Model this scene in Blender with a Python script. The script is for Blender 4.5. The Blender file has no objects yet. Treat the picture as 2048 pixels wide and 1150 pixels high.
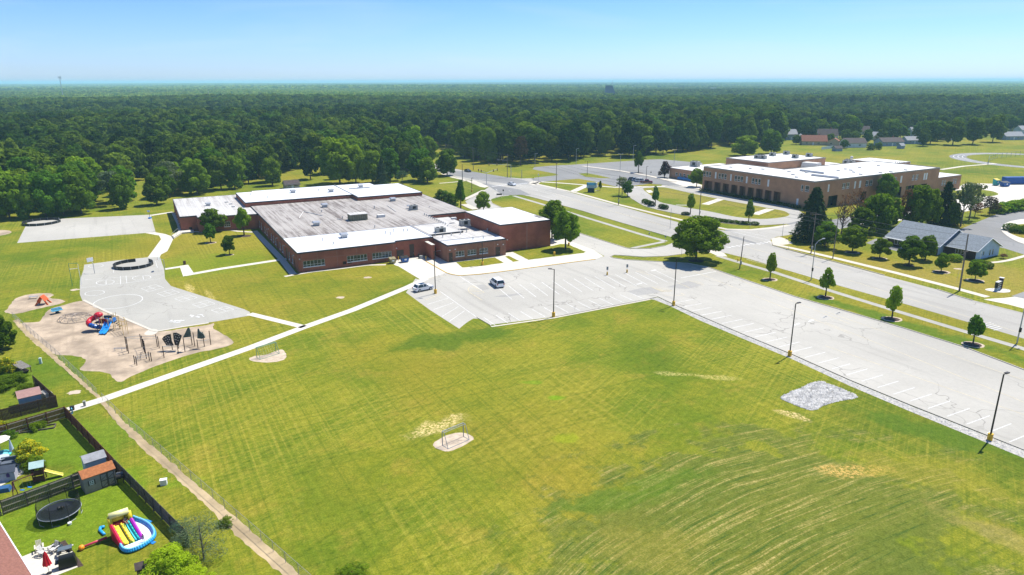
import bpy, bmesh, math, random
import numpy as np
from mathutils import Matrix, Vector
from mathutils.geometry import tessellate_polygon, delaunay_2d_cdt
R = math.radians
random.seed(7)
SC = bpy.context.scene
COL = SC.collection

# ------------------------------------------------------------------ camera, sky, sun, exposure
CAM_H, CAM_F = 45.0, 1385.0
PITCH, ROLL = math.atan((575 - 162) / CAM_F), R(0.14)
cam = bpy.data.cameras.new('camera')
cam.sensor_width = 36.0
cam.lens = CAM_F / 2048 * 36
cam.clip_start, cam.clip_end = 0.5, 60000
camo = bpy.data.objects.new('camera', cam)
COL.objects.link(camo)
camo.matrix_world = Matrix.Translation((0, 0, CAM_H)) @ Matrix.Rotation(math.pi / 2 - PITCH, 4, 'X') @ Matrix.Rotation(-ROLL, 4, 'Z')
SC.camera = camo

HAZE_D = 1.3e-4
SUN_EL, SUN_AZ = R(61), R(43)            # azimuth measured from +X towards +Y
world = bpy.data.worlds.new('World')
SC.world = world
world.use_nodes = True
wn = world.node_tree
for n in list(wn.nodes):
    wn.nodes.remove(n)
sky = wn.nodes.new('ShaderNodeTexSky')
sky.sky_type = 'NISHITA'
sky.sun_disc = False
sky.sun_elevation = SUN_EL
sky.sun_rotation = math.pi / 2 - SUN_AZ
sky.altitude = 200
sky.air_density = 1.0
sky.dust_density = 0.3
sky.ozone_density = 3.0
bg = wn.nodes.new('ShaderNodeBackground')
bg.inputs['Strength'].default_value = 0.08
wo = wn.nodes.new('ShaderNodeOutputWorld')
wtc = wn.nodes.new('ShaderNodeTexCoord'); wsx = wn.nodes.new('ShaderNodeSeparateXYZ'); wrp = wn.nodes.new('ShaderNodeValToRGB'); wmx = wn.nodes.new('ShaderNodeMix')
wn.links.new(wtc.outputs['Generated'], wsx.inputs[0]); wn.links.new(wsx.outputs[2], wrp.inputs[0])    # clear, slightly bluer air than the model's
wrp.color_ramp.elements[0].position = 0.0; wrp.color_ramp.elements[0].color = (0.80, 1.04, 1.66, 1)
wrp.color_ramp.elements[1].position = 0.14; wrp.color_ramp.elements[1].color = (0.56, 0.86, 1.32, 1)
wmx.data_type = 'RGBA'; wmx.blend_type = 'MULTIPLY'; wmx.inputs[0].default_value = 1.0
wn.links.new(sky.outputs[0], wmx.inputs[6]); wn.links.new(wrp.outputs[0], wmx.inputs[7])
wmp = wn.nodes.new('ShaderNodeMapping'); wmp.inputs[3].default_value = (1.6, 3.2, 15.0); wn.links.new(wtc.outputs['Generated'], wmp.inputs[0])
wnz = wn.nodes.new('ShaderNodeTexNoise'); wnz.inputs['Scale'].default_value = 1.7; wnz.inputs['Detail'].default_value = 6; wnz.inputs['Distortion'].default_value = 0.6; wn.links.new(wmp.outputs[0], wnz.inputs['Vector'])
wmr = wn.nodes.new('ShaderNodeMapRange'); wn.links.new(wnz.outputs[0], wmr.inputs[0]); wmr.inputs[1].default_value = 0.48; wmr.inputs[2].default_value = 0.80; wmr.inputs[4].default_value = 0.30
wcl = wn.nodes.new('ShaderNodeMix'); wcl.data_type = 'RGBA'; wn.links.new(wmr.outputs[0], wcl.inputs[0]); wn.links.new(wmx.outputs[2], wcl.inputs[6]); wcl.inputs[7].default_value = (6.2, 7.4, 8.4, 1)   # thin high cirrus
wn.links.new(wcl.outputs[2], bg.inputs['Color'])
wn.links.new(bg.outputs[0], wo.inputs['Surface'])

sl = bpy.data.lights.new('sun', 'SUN')
sl.energy = 4.8
sl.angle = R(0.5)
sl.color = (1.0, 0.965, 0.90)
so = bpy.data.objects.new('sun', sl)
COL.objects.link(so)
sd = Vector((math.cos(SUN_EL) * math.cos(SUN_AZ), math.cos(SUN_EL) * math.sin(SUN_AZ), math.sin(SUN_EL)))
so.rotation_euler = sd.to_track_quat('Z', 'Y').to_euler()
so.location = (60, 60, 120)

SC.view_settings.view_transform = 'Standard'
SC.view_settings.look = 'None'
SC.view_settings.exposure = 0.6
SC.view_settings.gamma = 1.0
SC.view_settings.use_curve_mapping = False
SC.render.engine = 'CYCLES'
SC.cycles.max_bounces = 5
SC.cycles.diffuse_bounces = 2
SC.cycles.glossy_bounces = 2
SC.cycles.transmission_bounces = 3
SC.cycles.transparent_max_bounces = 6
SC.cycles.volume_bounces = 1
SC.cycles.caustics_reflective = False
SC.cycles.caustics_refractive = False

# ------------------------------------------------------------------ survey: where the photograph's points lie on the ground
def ray(x, y):
    u, v = x - 1024.0, 575.0 - y
    c, s = math.cos(ROLL), math.sin(ROLL)
    u, v = u * c + v * s, -u * s + v * c
    return (u, CAM_F * math.cos(PITCH) + v * math.sin(PITCH), -CAM_F * math.sin(PITCH) + v * math.cos(PITCH))
def P(x, y, z=0.0):
    d = ray(x, y)
    t = (CAM_H - z) / -d[2]
    return (d[0] * t, d[1] * t)
def Q(X, Y, Z=0.0):                      # world to photograph (numpy friendly)
    a, b = Y, Z - CAM_H
    dep = a * math.cos(PITCH) - b * math.sin(PITCH)
    v = (a * math.sin(PITCH) + b * math.cos(PITCH)) / dep * CAM_F
    u = X / dep * CAM_F
    c, s = math.cos(ROLL), math.sin(ROLL)
    return 1024 + u * c - v * s, 575 - (u * s + v * c)
VW = dict(v1=(0, 560, 3.834), v2=(0, 840, 3.71), v3=(0, 400, 4.096), v4=(320, 350, 4.096), v5=(700, 350, 4.096),
          v6=(800, 500, 4.096), v7=(1250, 480, 4.107), v8=(1650, 560, 3.193), w1=(1550, 380, 4.112), w2=(1250, 250, 5.0),
          w3=(1600, 260, 4.571), w4=(880, 280, 4.876), w5=(0, 130, 3.594), w6=(450, 150, 4.096), w8=(1450, 130, 3.425),
          x1=(320, 360, 5.75), x2=(580, 440, 6.4), x3=(880, 380, 6.3875), x4=(0, 840, 3.709), x5=(160, 600, 6.3875),
          y1=(1130, 420, 6.3875), y2=(860, 340, 6.3875), y3=(1000, 300, 6.3875), y4=(1240, 380, 5.12),
          y5=(1728, 320, 6.3875), y6=(0, 680, 6.3875), y7=(1640, 440, 5.0196), y8=(0, 500, 6.3875),
          z1=(140, 1000, 10.453), z2=(0, 870, 8.846), z3=(40, 1070, 14.37), z5=(800, 540, 8.533), x6=(1540, 740, 10.24))
def V(view, *pts):                       # readings off an enlarged view of the photograph -> photograph coordinates
    ox, oy, s = VW[view]
    return [(ox + x / s, oy + y / s) for x, y in pts]

# ------------------------------------------------------------------ objects
def tag(o, label=None, cat=None, group=None, kind=None):
    if label: o['label'] = label
    if cat: o['category'] = cat
    if group: o['group'] = group
    if kind: o['kind'] = kind
    return o
def thing(name, label, cat, loc=(0, 0, 0), rz=0.0, group=None, sc=None):
    o = bpy.data.objects.new(name, None)
    o.empty_display_size = 0.3
    COL.objects.link(o)
    o.location = loc if len(loc) == 3 else (loc[0], loc[1], 0)
    o.rotation_euler = (0, 0, rz)
    if sc: o.scale = sc
    return tag(o, label, cat, group)
def link(name, mesh, parent=None, loc=None, rz=0):
    o = bpy.data.objects.new(name, mesh)
    COL.objects.link(o)
    if parent: o.parent = parent
    if loc: o.location = loc
    if rz: o.rotation_euler = (0, 0, rz)
    return o
KIDS = {}
def copy_thing(root, loc=None, rz=None, label=None, group=None, sc=None):
    r = root.copy(); COL.objects.link(r)
    if loc: r.location = loc if len(loc) == 3 else (loc[0], loc[1], 0)
    if rz is not None: r.rotation_euler = (0, 0, rz)
    if sc: r.scale = sc
    if label: r['label'] = label
    if group: r['group'] = group
    for ch in KIDS.get(root.name) or [o for o in COL.objects if o.parent == root]:
        c = ch.copy(); COL.objects.link(c); c.parent = r
        for g in KIDS.get(ch.name) or []:
            d = g.copy(); COL.objects.link(d); d.parent = c
    return r
def remember(root):                      # note a thing's parts and sub-parts once, so that copies are quick
    KIDS[root.name] = [o for o in COL.objects if o.parent == root]
    for ch in KIDS[root.name]:
        KIDS[ch.name] = [o for o in COL.objects if o.parent == ch]

class MB:
    def __init__(s): s.v, s.f, s.m = [], [], []
    def add(s, vs, fs, mi=0):
        k = len(s.v); s.v += [tuple(p) for p in vs]
        for f in fs: s.f.append([i + k for i in f]); s.m.append(mi)
        return s
    def box(s, c, d, rz=0.0, mi=0, taper=1.0):
        x, y, z = c; a, b, h = d[0] / 2, d[1] / 2, d[2] / 2
        co, si = math.cos(rz), math.sin(rz)
        vs = []
        for dz, t in ((-h, 1), (h, taper)):
            for dx, dy in ((-a, -b), (a, -b), (a, b), (-a, b)):
                dx *= t; dy *= t
                vs.append((x + dx * co - dy * si, y + dx * si + dy * co, z + dz))
        return s.add(vs, [(3, 2, 1, 0), (4, 5, 6, 7), (0, 1, 5, 4), (1, 2, 6, 5), (2, 3, 7, 6), (3, 0, 4, 7)], mi)
    def bx(s, x0, x1, y0, y1, z0, z1, mi=0):
        return s.box(((x0 + x1) / 2, (y0 + y1) / 2, (z0 + z1) / 2), (x1 - x0, y1 - y0, z1 - z0), 0, mi)
    def cyl(s, a, b, r0, r1=None, n=8, mi=0, caps=True):
        r1 = r0 if r1 is None else r1
        a, b = Vector(a), Vector(b); d = (b - a)
        if d.length < 1e-6: return s
        q = d.to_track_quat('Z', 'Y')
        vs = []
        for p, r in ((a, r0), (b, r1)):
            for i in range(n):
                t = 2 * math.pi * i / n
                vs.append(p + q @ Vector((r * math.cos(t), r * math.sin(t), 0)))
        fs = [(i, (i + 1) % n, n + (i + 1) % n, n + i) for i in range(n)]
        if caps: fs += [tuple(range(n))[::-1], tuple(range(n, 2 * n))]
        return s.add(vs, fs, mi)
    def tube(s, pts, r, n=6, mi=0):
        for a, b in zip(pts, pts[1:]): s.cyl(a, b, r, r, n, mi)
        return s
    def prism(s, pts, z0, z1, mi=0, top=True, bottom=False, top_mi=None):
        n = len(pts); vs = [(x, y, z0) for x, y in pts] + [(x, y, z1) for x, y in pts]
        s.add(vs, [(i, (i + 1) % n, n + (i + 1) % n, n + i) for i in range(n)], mi)
        tri = tessellate_polygon([[Vector((x, y, 0)) for x, y in pts]])
        def up(t):
            a, b, c = [pts[i] for i in t]
            return t if (b[0] - a[0]) * (c[1] - a[1]) - (b[1] - a[1]) * (c[0] - a[0]) > 0 else t[::-1]
        if top: s.add([(x, y, z1) for x, y in pts], [up(t) for t in tri], mi if top_mi is None else top_mi)
        if bottom: s.add([(x, y, z0) for x, y in pts], [up(t)[::-1] for t in tri], mi)
        return s
    def sphere(s, c, r, n=10, m=6, mi=0, half=False):
        rx, ry, rz = r if hasattr(r, '__len__') else (r, r, r)
        vs, fs = [], []
        for j in range(m + 1):
            t = math.pi * j / m if not half else math.pi / 2 * j / m
            for i in range(n):
                a = 2 * math.pi * i / n
                vs.append((c[0] + rx * math.sin(t) * math.cos(a), c[1] + ry * math.sin(t) * math.sin(a), c[2] + rz * math.cos(t)))
        for j in range(m):
            for i in range(n):
                fs.append((j * n + i, (j + 1) * n + i, (j + 1) * n + (i + 1) % n, j * n + (i + 1) % n))
        return s.add(vs, fs, mi)
    def mesh(s, name, mats):
        me = bpy.data.meshes.new(name)
        me.from_pydata(s.v, [], s.f)
        for m in (mats if isinstance(mats, (list, tuple)) else [mats]): me.materials.append(m)
        if any(s.m): me.polygons.foreach_set('material_index', s.m)
        me.update()
        return me
    def build(s, name, mats, parent=None, loc=None, rz=0, smooth=False):
        me = s.mesh(name, mats)
        if smooth: me.polygons.foreach_set('use_smooth', [True] * len(me.polygons))
        return link(name, me, parent, loc, rz)

def single(name, mb, mats, label, cat, loc=(0, 0, 0), rz=0, group=None, kind=None, smooth=False):
    o = mb.build(name, mats, None, loc if len(loc) == 3 else (loc[0], loc[1], 0), rz, smooth)
    return tag(o, label, cat, group, kind)

# ------------------------------------------------------------------ materials
MATS = {}
def nodes_of(name):
    m = bpy.data.materials.new(name); m.use_nodes = True
    nt = m.node_tree
    return m, nt, nt.nodes['Principled BSDF']
def N(nt, kind, **kw):
    n = nt.nodes.new('ShaderNode' + kind)
    for k, v in kw.items():
        if k in n.inputs: n.inputs[k].default_value = v
        else: setattr(n, k, v)
    return n
def lk(nt, a, b): nt.links.new(a, b)
def mixc(nt, fac, a, b, mode='MIX'):
    m = nt.nodes.new('ShaderNodeMix'); m.data_type = 'RGBA'; m.blend_type = mode
    for s, val in ((m.inputs[0], fac), (m.inputs[6], a), (m.inputs[7], b)):
        if isinstance(val, bpy.types.NodeSocket): nt.links.new(val, s)
        elif hasattr(val, '__len__'): s.default_value = (*val[:3], 1)
        else: s.default_value = val
    return m.outputs[2]
def mth(nt, op, a, b=None, c=None, clamp=False):
    m = nt.nodes.new('ShaderNodeMath'); m.operation = op; m.use_clamp = clamp
    for i, val in enumerate((a, b, c)):
        if val is None: continue
        if isinstance(val, bpy.types.NodeSocket): nt.links.new(val, m.inputs[i])
        else: m.inputs[i].default_value = val
    return m.outputs[0]
def noise(nt, vec, scale, detail=3, rough=0.5, dist=0.0):
    n = N(nt, 'TexNoise'); n.inputs['Scale'].default_value = scale; n.inputs['Detail'].default_value = detail
    n.inputs['Roughness'].default_value = rough; n.inputs['Distortion'].default_value = dist
    lk(nt, vec, n.inputs['Vector'])
    return n.outputs[0]
def ramp(nt, x, lo, hi):                 # smooth 0..1 step between lo and hi
    m = nt.nodes.new('ShaderNodeMapRange'); m.interpolation_type = 'SMOOTHSTEP'
    lk(nt, x, m.inputs[0]); m.inputs[1].default_value = lo; m.inputs[2].default_value = hi
    return m.outputs[0]
def mapping(nt, vec, loc=(0, 0, 0), rz=0.0, sc=(1, 1, 1)):
    m = nt.nodes.new('ShaderNodeMapping'); lk(nt, vec, m.inputs[0])
    m.inputs[2].default_value = (0, 0, -rz)
    q = nt.nodes.new('ShaderNodeMapping'); lk(nt, m.outputs[0], q.inputs[0]); q.inputs[1].default_value = loc; q.inputs[3].default_value = sc
    return q.outputs[0]
def mat(name, col, rough=0.75, metal=0.0, ns=0.0, na=0.25, spec=0.3, emit=None):
    if name in MATS: return MATS[name]
    m, nt, b = nodes_of(name)
    b.inputs['Roughness'].default_value = rough
    b.inputs['Metallic'].default_value = metal
    b.inputs['Specular IOR Level'].default_value = spec
    tc = N(nt, 'TexCoord')
    k = noise(nt, tc.outputs['Object'], ns or 3.0, 4, 0.65)
    c = mixc(nt, ramp(nt, k, 0.3, 0.7), [x * (1 - (na if ns else 0.12)) for x in col], [min(1, x * (1 + (na if ns else 0.12) * 0.5)) for x in col])
    lk(nt, c, b.inputs['Base Color'])
    MATS[name] = m
    return m
def glass(name, col=(0.03, 0.045, 0.045)):
    m = mat(name, col, 0.08, 0, 0.6, 0.4, spec=0.6)
    return m

white_paint = mat('white_paint', (0.78, 0.78, 0.76), 0.5)
off_white = mat('off_white', (0.62, 0.6, 0.55), 0.7)
black_metal = mat('black_metal', (0.018, 0.016, 0.015), 0.5)
dark_bronze = mat('dark_bronze', (0.03, 0.022, 0.018), 0.5)
galv = mat('galvanized_steel', (0.42, 0.43, 0.44), 0.45, 0.4)
grey_unit = mat('grey_unit', (0.36, 0.36, 0.33), 0.6, 0, 1.2, 0.3)
yellow_paint = mat('yellow_paint', (0.72, 0.42, 0.03), 0.6, 0, 2.5, 0.3)
faded_yellow = mat('faded_yellow_line', (0.58, 0.49, 0.30), 0.85, 0, 0.6, 0.25)
white_line = mat('white_line', (0.63, 0.62, 0.58), 0.8, 0, 0.9, 0.22)
wood_pole = mat('wood_pole', (0.19, 0.16, 0.13), 0.9, 0, 1.5, 0.35)
tyre = mat('tyre_rubber', (0.015, 0.015, 0.015), 0.85)
dark_glass = glass('dark_glass')
window_glass = glass('window_glass', (0.045, 0.06, 0.055))
mulch = mat('mulch', (0.07, 0.045, 0.035), 0.95, 0, 2.5, 0.5)
dirt = mat('bare_dirt', (0.50, 0.40, 0.29), 0.95, 0, 0.9, 0.25)
bark = mat('bark', (0.10, 0.075, 0.055), 0.95, 0, 2, 0.4)
blue_plastic = mat('blue_plastic', (0.02, 0.2, 0.62), 0.35)
red_plastic = mat('red_plastic', (0.5, 0.015, 0.03), 0.35)
# ------------------------------------------------------------------ ground materials
def grass_material():
    m, nt, b = nodes_of('mown_grass')
    b.inputs['Roughness'].default_value = 0.95
    b.inputs['Specular IOR Level'].default_value = 0.1
    co = N(nt, 'NewGeometry').outputs['Position']
    big = noise(nt, co, 0.018, 3, 0.55, 0.3)
    mid = noise(nt, co, 0.07, 5, 0.62, 0.2)
    fine = noise(nt, co, 1.1, 5, 0.75); brk = noise(nt, co, 0.16, 5, 0.65)
    vfine = noise(nt, co, 5.0, 3, 0.7)
    green, olive, straw, deep = (0.078, 0.125, 0.010), (0.150, 0.168, 0.020), (0.295, 0.245, 0.085), (0.042, 0.082, 0.008)
    c = mixc(nt, ramp(nt, mid, 0.36, 0.66), green, olive)
    c = mixc(nt, mth(nt, 'MULTIPLY', ramp(nt, big, 0.45, 0.66), 0.85), c, (0.185, 0.165, 0.026))
    c = mixc(nt, mth(nt, 'MULTIPLY', ramp(nt, noise(nt, co, 0.11, 4, 0.7), 0.52, 0.70), 0.55), c, (0.21, 0.175, 0.04))
    c = mixc(nt, mth(nt, 'MULTIPLY', ramp(nt, big, 0.46, 0.30), 0.6), c, deep)
    # mower passes in two directions, as thin streaks of stretched noise
    for rz, amp, off in ((R(58), 0.62, 3.0), (R(-61), 0.55, 11.0), (R(28), 0.35, 31.0)):
        sv = mapping(nt, co, (off, off, 0), rz, (0.010, 2.1, 1))
        st = noise(nt, sv, 1.0, 4, 0.7)
        msk = noise(nt, co, 0.03, 2, 0.5)
        a = mth(nt, 'MULTIPLY', ramp(nt, st, 0.46, 0.70), mth(nt, 'MULTIPLY', ramp(nt, msk, 0.36, 0.62), amp))
        c = mixc(nt, a, c, (0.235, 0.225, 0.050))
        a2 = mth(nt, 'MULTIPLY', ramp(nt, st, 0.48, 0.34), 0.35)
        c = mixc(nt, a2, c, deep)
    def blob(px, py, rx, ry, rz, soft=0.5):
        x, y = P(px, py)
        v = N(nt, 'VectorMath', operation='SUBTRACT'); lk(nt, co, v.inputs[0]); v.inputs[1].default_value = (x, y, 0)
        v2 = mapping(nt, v.outputs[0], (0, 0, 0), rz, (1 / rx, 1 / ry, 0))
        L = N(nt, 'VectorMath', operation='LENGTH'); lk(nt, v2, L.inputs[0])
        w = mth(nt, 'ADD', L.outputs['Value'], mth(nt, 'MULTIPLY', mth(nt, 'SUBTRACT', brk, 0.5), 2.4))
        return ramp(nt, w, 1.0, 1.0 - soft)
    # wheel ruts and windrows of dry clippings on the low ground, curving with the mower
    zone = blob(1540, 1035, 29, 19, R(25), 0.25)
    cx, cy = P(1950, 1350)
    v = N(nt, 'VectorMath', operation='SUBTRACT'); lk(nt, co, v.inputs[0]); v.inputs[1].default_value = (26, 68, 0)
    wob = noise(nt, co, 0.035, 2, 0.5)
    sv = mapping(nt, v.outputs[0], (0, 0, 0), R(28), (1, 1, 1))
    sx = N(nt, 'SeparateXYZ'); lk(nt, sv, sx.inputs[0])
    bend = mth(nt, 'MULTIPLY', mth(nt, 'POWER', mth(nt, 'ABSOLUTE', mth(nt, 'SUBTRACT', sx.outputs[0], 6.0)), 2.0), 0.006)
    phase = mth(nt, 'ADD', sx.outputs[1], mth(nt, 'ADD', mth(nt, 'MULTIPLY', wob, 5.0), bend))
    cmb = N(nt, 'CombineXYZ'); lk(nt, phase, cmb.inputs[0]); lk(nt, mth(nt, 'MULTIPLY', sx.outputs[0], 0.03), cmb.inputs[1])
    rut = noise(nt, cmb.outputs[0], 2.0, 3, 0.8)
    gran = noise(nt, co, 3.2, 3, 0.8)
    zone2 = mth(nt, 'MULTIPLY', zone, ramp(nt, noise(nt, co, 0.06, 3, 0.6), 0.30, 0.55))
    c = mixc(nt, mth(nt, 'MULTIPLY', zone, 0.72), c, (0.072, 0.100, 0.026))
    tan = mth(nt, 'MULTIPLY', mth(nt, 'MULTIPLY', ramp(nt, rut, 0.50, 0.62), ramp(nt, gran, 0.34, 0.58)), zone2)
    c = mixc(nt, mth(nt, 'MULTIPLY', tan, 0.75), c, (0.30, 0.26, 0.14))
    c = mixc(nt, mth(nt, 'MULTIPLY', mth(nt, 'MULTIPLY', ramp(nt, rut, 0.44, 0.36), zone), 0.8), c, (0.035, 0.075, 0.018))
    # thin, straw-coloured or bare places
    for px, py, rx, ry, rz, amt, col in ((880, 852, 5, 2.6, R(40), 0.95, (0.50, 0.42, 0.30)), (1350, 748, 4, 1.2, R(-10), 0.5, (0.50, 0.44, 0.27)), (1440, 756, 3.5, 1.0, R(-10), 0.5, (0.50, 0.44, 0.27)),
            (1590, 832, 3.5, 1.0, R(-45), 0.9, (0.46, 0.38, 0.28)), (1700, 940, 4.5, 2.0, R(0), 0.9, (0.42, 0.29, 0.13)), (2020, 1080, 8, 2.6, R(-50), 0.3, (0.30, 0.24, 0.13)),
            (420, 592, 7, .9, R(-58), 0.5, (0.5, 0.42, 0.24)), (380, 577, 5, 1.0, R(-58), 0.7, (0.55, 0.46, 0.3)), (1900, 560, 34, 7, R(-58), 0.7, (0.19, 0.165, 0.05)),
            (1960, 540, 20, 12, R(-58), 0.65, (0.19, 0.165, 0.05)), (1430, 400, 50, 16, R(-50), 0.6, (0.18, 0.165, 0.05)), (1850, 940, 16, 5, R(-25), 0.45, (0.20, 0.19, 0.03)),
            (1250, 460, 30, 6, R(-58), 0.5, (0.15, 0.17, 0.03)), (1980, 465, 30, 18, 0, 0.7, (0.22, 0.18, 0.05)), (1310, 1100, 7, 5, 0, 0.3, (0.2, 0.18, 0.05))):
        g = mth(nt, 'MULTIPLY', blob(px, py, rx, ry, rz), amt)
        if amt >= 0.9 or col[0] > 0.45:
            g = mth(nt, 'MULTIPLY', g, ramp(nt, noise(nt, co, 2.3, 4, 0.8), 0.42, 0.60))
        c = mixc(nt, g, c, col)
    # lush, well watered places
    for px, py, rx, ry, rz, amt, col in ((900, 680, 12, 6, R(20), 0.75, (0.050, 0.100, 0.010)), (1110, 795, 1.6, 1.0, 0, 0.9, (0.11, 0.21, 0.01)), (1065, 765, 2.4, 1.2, 0, 0.7, (0.11, 0.2, 0.012)),
            (1130, 875, 2.5, 1.6, 0, 0.7, (0.17, 0.22, 0.015)), (150, 1010, 12, 10, 0, 0.85, (0.095, 0.165, 0.012)), (120, 880, 12, 8, 0, 0.7, (0.09, 0.16, 0.014)), (1900, 870, 14, 4, R(-35), 0.8, (0.052, 0.105, 0.012)),
            (1260, 985, 12, 3, R(25), 0.6, (0.06, 0.12, 0.012)), (400, 530, 26, 14, R(30), 0.5, (0.115, 0.17, 0.014)), (40, 760, 10, 12, 0, 0.6, (0.06, 0.12, 0.012)), (1800, 645, 26, 3, R(-60), 0.8, (0.055, 0.115, 0.012))):
        c = mixc(nt, mth(nt, 'MULTIPLY', blob(px, py, rx, ry, rz), amt), c, col)
    # far away the sheet is woodland floor and meadow
    sy = N(nt, 'SeparateXYZ'); lk(nt, co, sy.inputs[0])
    c = mixc(nt, ramp(nt, sy.outputs[1], 520, 700), c, (0.035, 0.060, 0.018))
    c = mixc(nt, mth(nt, 'MULTIPLY', ramp(nt, fine, 0.30, 0.72), 0.55), mixc(nt, 1.0, c, (0.62, 0.66, 0.55), 'MULTIPLY'), mixc(nt, 1.0, c, (1.30, 1.25, 1.5), 'MULTIPLY'))
    c = mixc(nt, mth(nt, 'MULTIPLY', ramp(nt, vfine, 0.35, 0.68), 0.9), mixc(nt, 1.0, c, (0.74, 0.80, 0.65), 'MULTIPLY'), mixc(nt, 1.0, c, (1.26, 1.20, 1.45), 'MULTIPLY'))
    c = mixc(nt, 1.0, c, (1.66, 1.46, 0.88), 'MULTIPLY')
    lk(nt, c, b.inputs['Base Color'])
    return m
grass_mat = grass_material()

def pavement(name, base, var, crack=0.5, patch=0.0, big=0.03):
    m, nt, b = nodes_of(name)
    b.inputs['Roughness'].default_value = 0.9
    b.inputs['Specular IOR Level'].default_value = 0.2
    co = N(nt, 'NewGeometry').outputs['Position']
    l = noise(nt, co, big, 4, 0.6); f = noise(nt, co, 1.6, 5, 0.7)
    c = mixc(nt, ramp(nt, l, 0.3, 0.7), [x * (1 - var) for x in base], [x * (1 + var * 0.5) for x in base])
    c = mixc(nt, mth(nt, 'MULTIPLY', ramp(nt, f, 0.3, 0.75), 0.5), mixc(nt, 1.0, c, (0.88, 0.88, 0.88), 'MULTIPLY'), mixc(nt, 1.0, c, (1.05, 1.05, 1.04), 'MULTIPLY'))
    if crack:
        vo = N(nt, 'TexVoronoi', feature='DISTANCE_TO_EDGE'); vo.inputs['Scale'].default_value = 0.085
        wv = N(nt, 'VectorMath', operation='ADD'); lk(nt, co, wv.inputs[0])
        nn = N(nt, 'TexNoise'); nn.inputs['Scale'].default_value = 0.25; lk(nt, co, nn.inputs['Vector'])
        sc = N(nt, 'VectorMath', operation='SCALE'); sc.inputs['Scale'].default_value = 6.0; lk(nt, nn.outputs['Color'], sc.inputs[0]); lk(nt, sc.outputs[0], wv.inputs[1])
        lk(nt, wv.outputs[0], vo.inputs['Vector'])
        a = mth(nt, 'MULTIPLY', ramp(nt, vo.outputs['Distance'], 0.011, 0.004), mth(nt, 'MULTIPLY', ramp(nt, noise(nt, co, 0.06, 3), 0.45, 0.62), crack))
        c = mixc(nt, a, c, [x * 0.45 for x in base])
    if patch:
        s = noise(nt, mapping(nt, co, (5, 9, 0), R(-60), (0.02, 0.35, 1)), 1.0, 4, 0.6)
        c = mixc(nt, mth(nt, 'MULTIPLY', ramp(nt, s, 0.52, 0.70), patch), c, [x * 0.62 for x in base])
    lk(nt, c, b.inputs['Base Color'])
    return m
lot_mat = pavement('parking_asphalt', (0.445, 0.420, 0.362), 0.13, 0.7, 0.42)
road_mat = pavement('road_asphalt', (0.40, 0.378, 0.33), 0.10, 0.6, 0.45)
old_mat = pavement('old_asphalt', (0.25, 0.245, 0.232), 0.15, 0.6, 0.5)
play_mat = pavement('playground_asphalt', (0.41, 0.39, 0.335), 0.14, 0.5, 0.3)
conc_mat = pavement('concrete', (0.58, 0.525, 0.43), 0.07, 0.0, 0.15)
conc_new = pavement('pale_concrete', (0.62, 0.575, 0.485), 0.05, 0.0, 0.1)
walk_mat = pavement('sidewalk_concrete', (0.40, 0.38, 0.325), 0.12, 0.0, 0.3, 0.2)
chip_mat = pavement('wood_chips', (0.45, 0.35, 0.245), 0.38, 0.0, 0.75, 0.22)
patch_mat = pavement('fresh_asphalt_patch', (0.36, 0.345, 0.31), 0.12, 0.3, 0.2)
dryg_mat = pavement('dry_grass_strip', (0.46, 0.35, 0.20), 0.30, 0.0, 0.4, 0.25)

def smooth_closed(pts, k=4):
    out = []; n = len(pts)
    for i in range(n):
        p0, p1, p2, p3 = [Vector((*pts[(i + j - 1) % n], 0)) for j in range(4)]
        for q in range(k):
            t = q / k
            v = 0.5 * ((2 * p1) + (p2 - p0) * t + (2 * p0 - 5 * p1 + 4 * p2 - p3) * t * t + (3 * p1 - p0 - 3 * p2 + p3) * t ** 3)
            out.append((v.x, v.y))
    return out
def smooth_open(pts, k=4):
    n = len(pts); out = []
    for i in range(n - 1):
        p0, p1, p2, p3 = [Vector((*pts[min(max(i + j - 1, 0), n - 1)], 0)) for j in range(4)]
        for q in range(k):
            t = q / k
            v = 0.5 * ((2 * p1) + (p2 - p0) * t + (2 * p0 - 5 * p1 + 4 * p2 - p3) * t * t + (3 * p1 - p0 - 3 * p2 + p3) * t ** 3)
            out.append((v.x, v.y))
    return out + [tuple(pts[-1])]
def G(px): return [P(*p) for p in px]
def sheet(name, pts, z, m, kind='structure', label=None, wob=0.0):
    if wob:
        q = []
        for i, (a, b) in enumerate(zip(pts, pts[1:] + pts[:1])):
            L = math.hypot(b[0] - a[0], b[1] - a[1]); k = max(1, int(L / 0.7))
            for j in range(k):
                t = j / k
                q.append((a[0] + (b[0] - a[0]) * t + random.uniform(-wob, wob), a[1] + (b[1] - a[1]) * t + random.uniform(-wob, wob)))
        pts = q
    ox, oy = pts[0]                       # triangulated near the origin for precision
    vv, _, ff, _, _, _ = delaunay_2d_cdt([Vector((x - ox, y - oy)) for x, y in pts], [], [list(range(len(pts)))], 1, 1e-4)
    mb = MB(); fs = []
    for t in ff:
        t = list(t); a, b, c = [vv[i] for i in t[:3]]
        fs.append(t if (b[0] - a[0]) * (c[1] - a[1]) - (b[1] - a[1]) * (c[0] - a[0]) > 0 else t[::-1])
    mb.add([(v.x + ox, v.y + oy, z) for v in vv], fs)
    return tag(mb.build(name, m), label, kind=kind)
def stroke_pts(pts, w, side=0.0):
    L, Rr = [], []
    n = len(pts)
    for i in range(n):
        a = Vector(pts[max(i - 1, 0)][:2]); b = Vector(pts[min(i + 1, n - 1)][:2]); d = (b - a).normalized(); nn = Vector((-d.y, d.x))
        p = Vector(pts[i][:2]) + nn * side
        L.append(tuple(p + nn * w / 2)); Rr.append(tuple(p - nn * w / 2))
    return L, Rr
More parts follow.
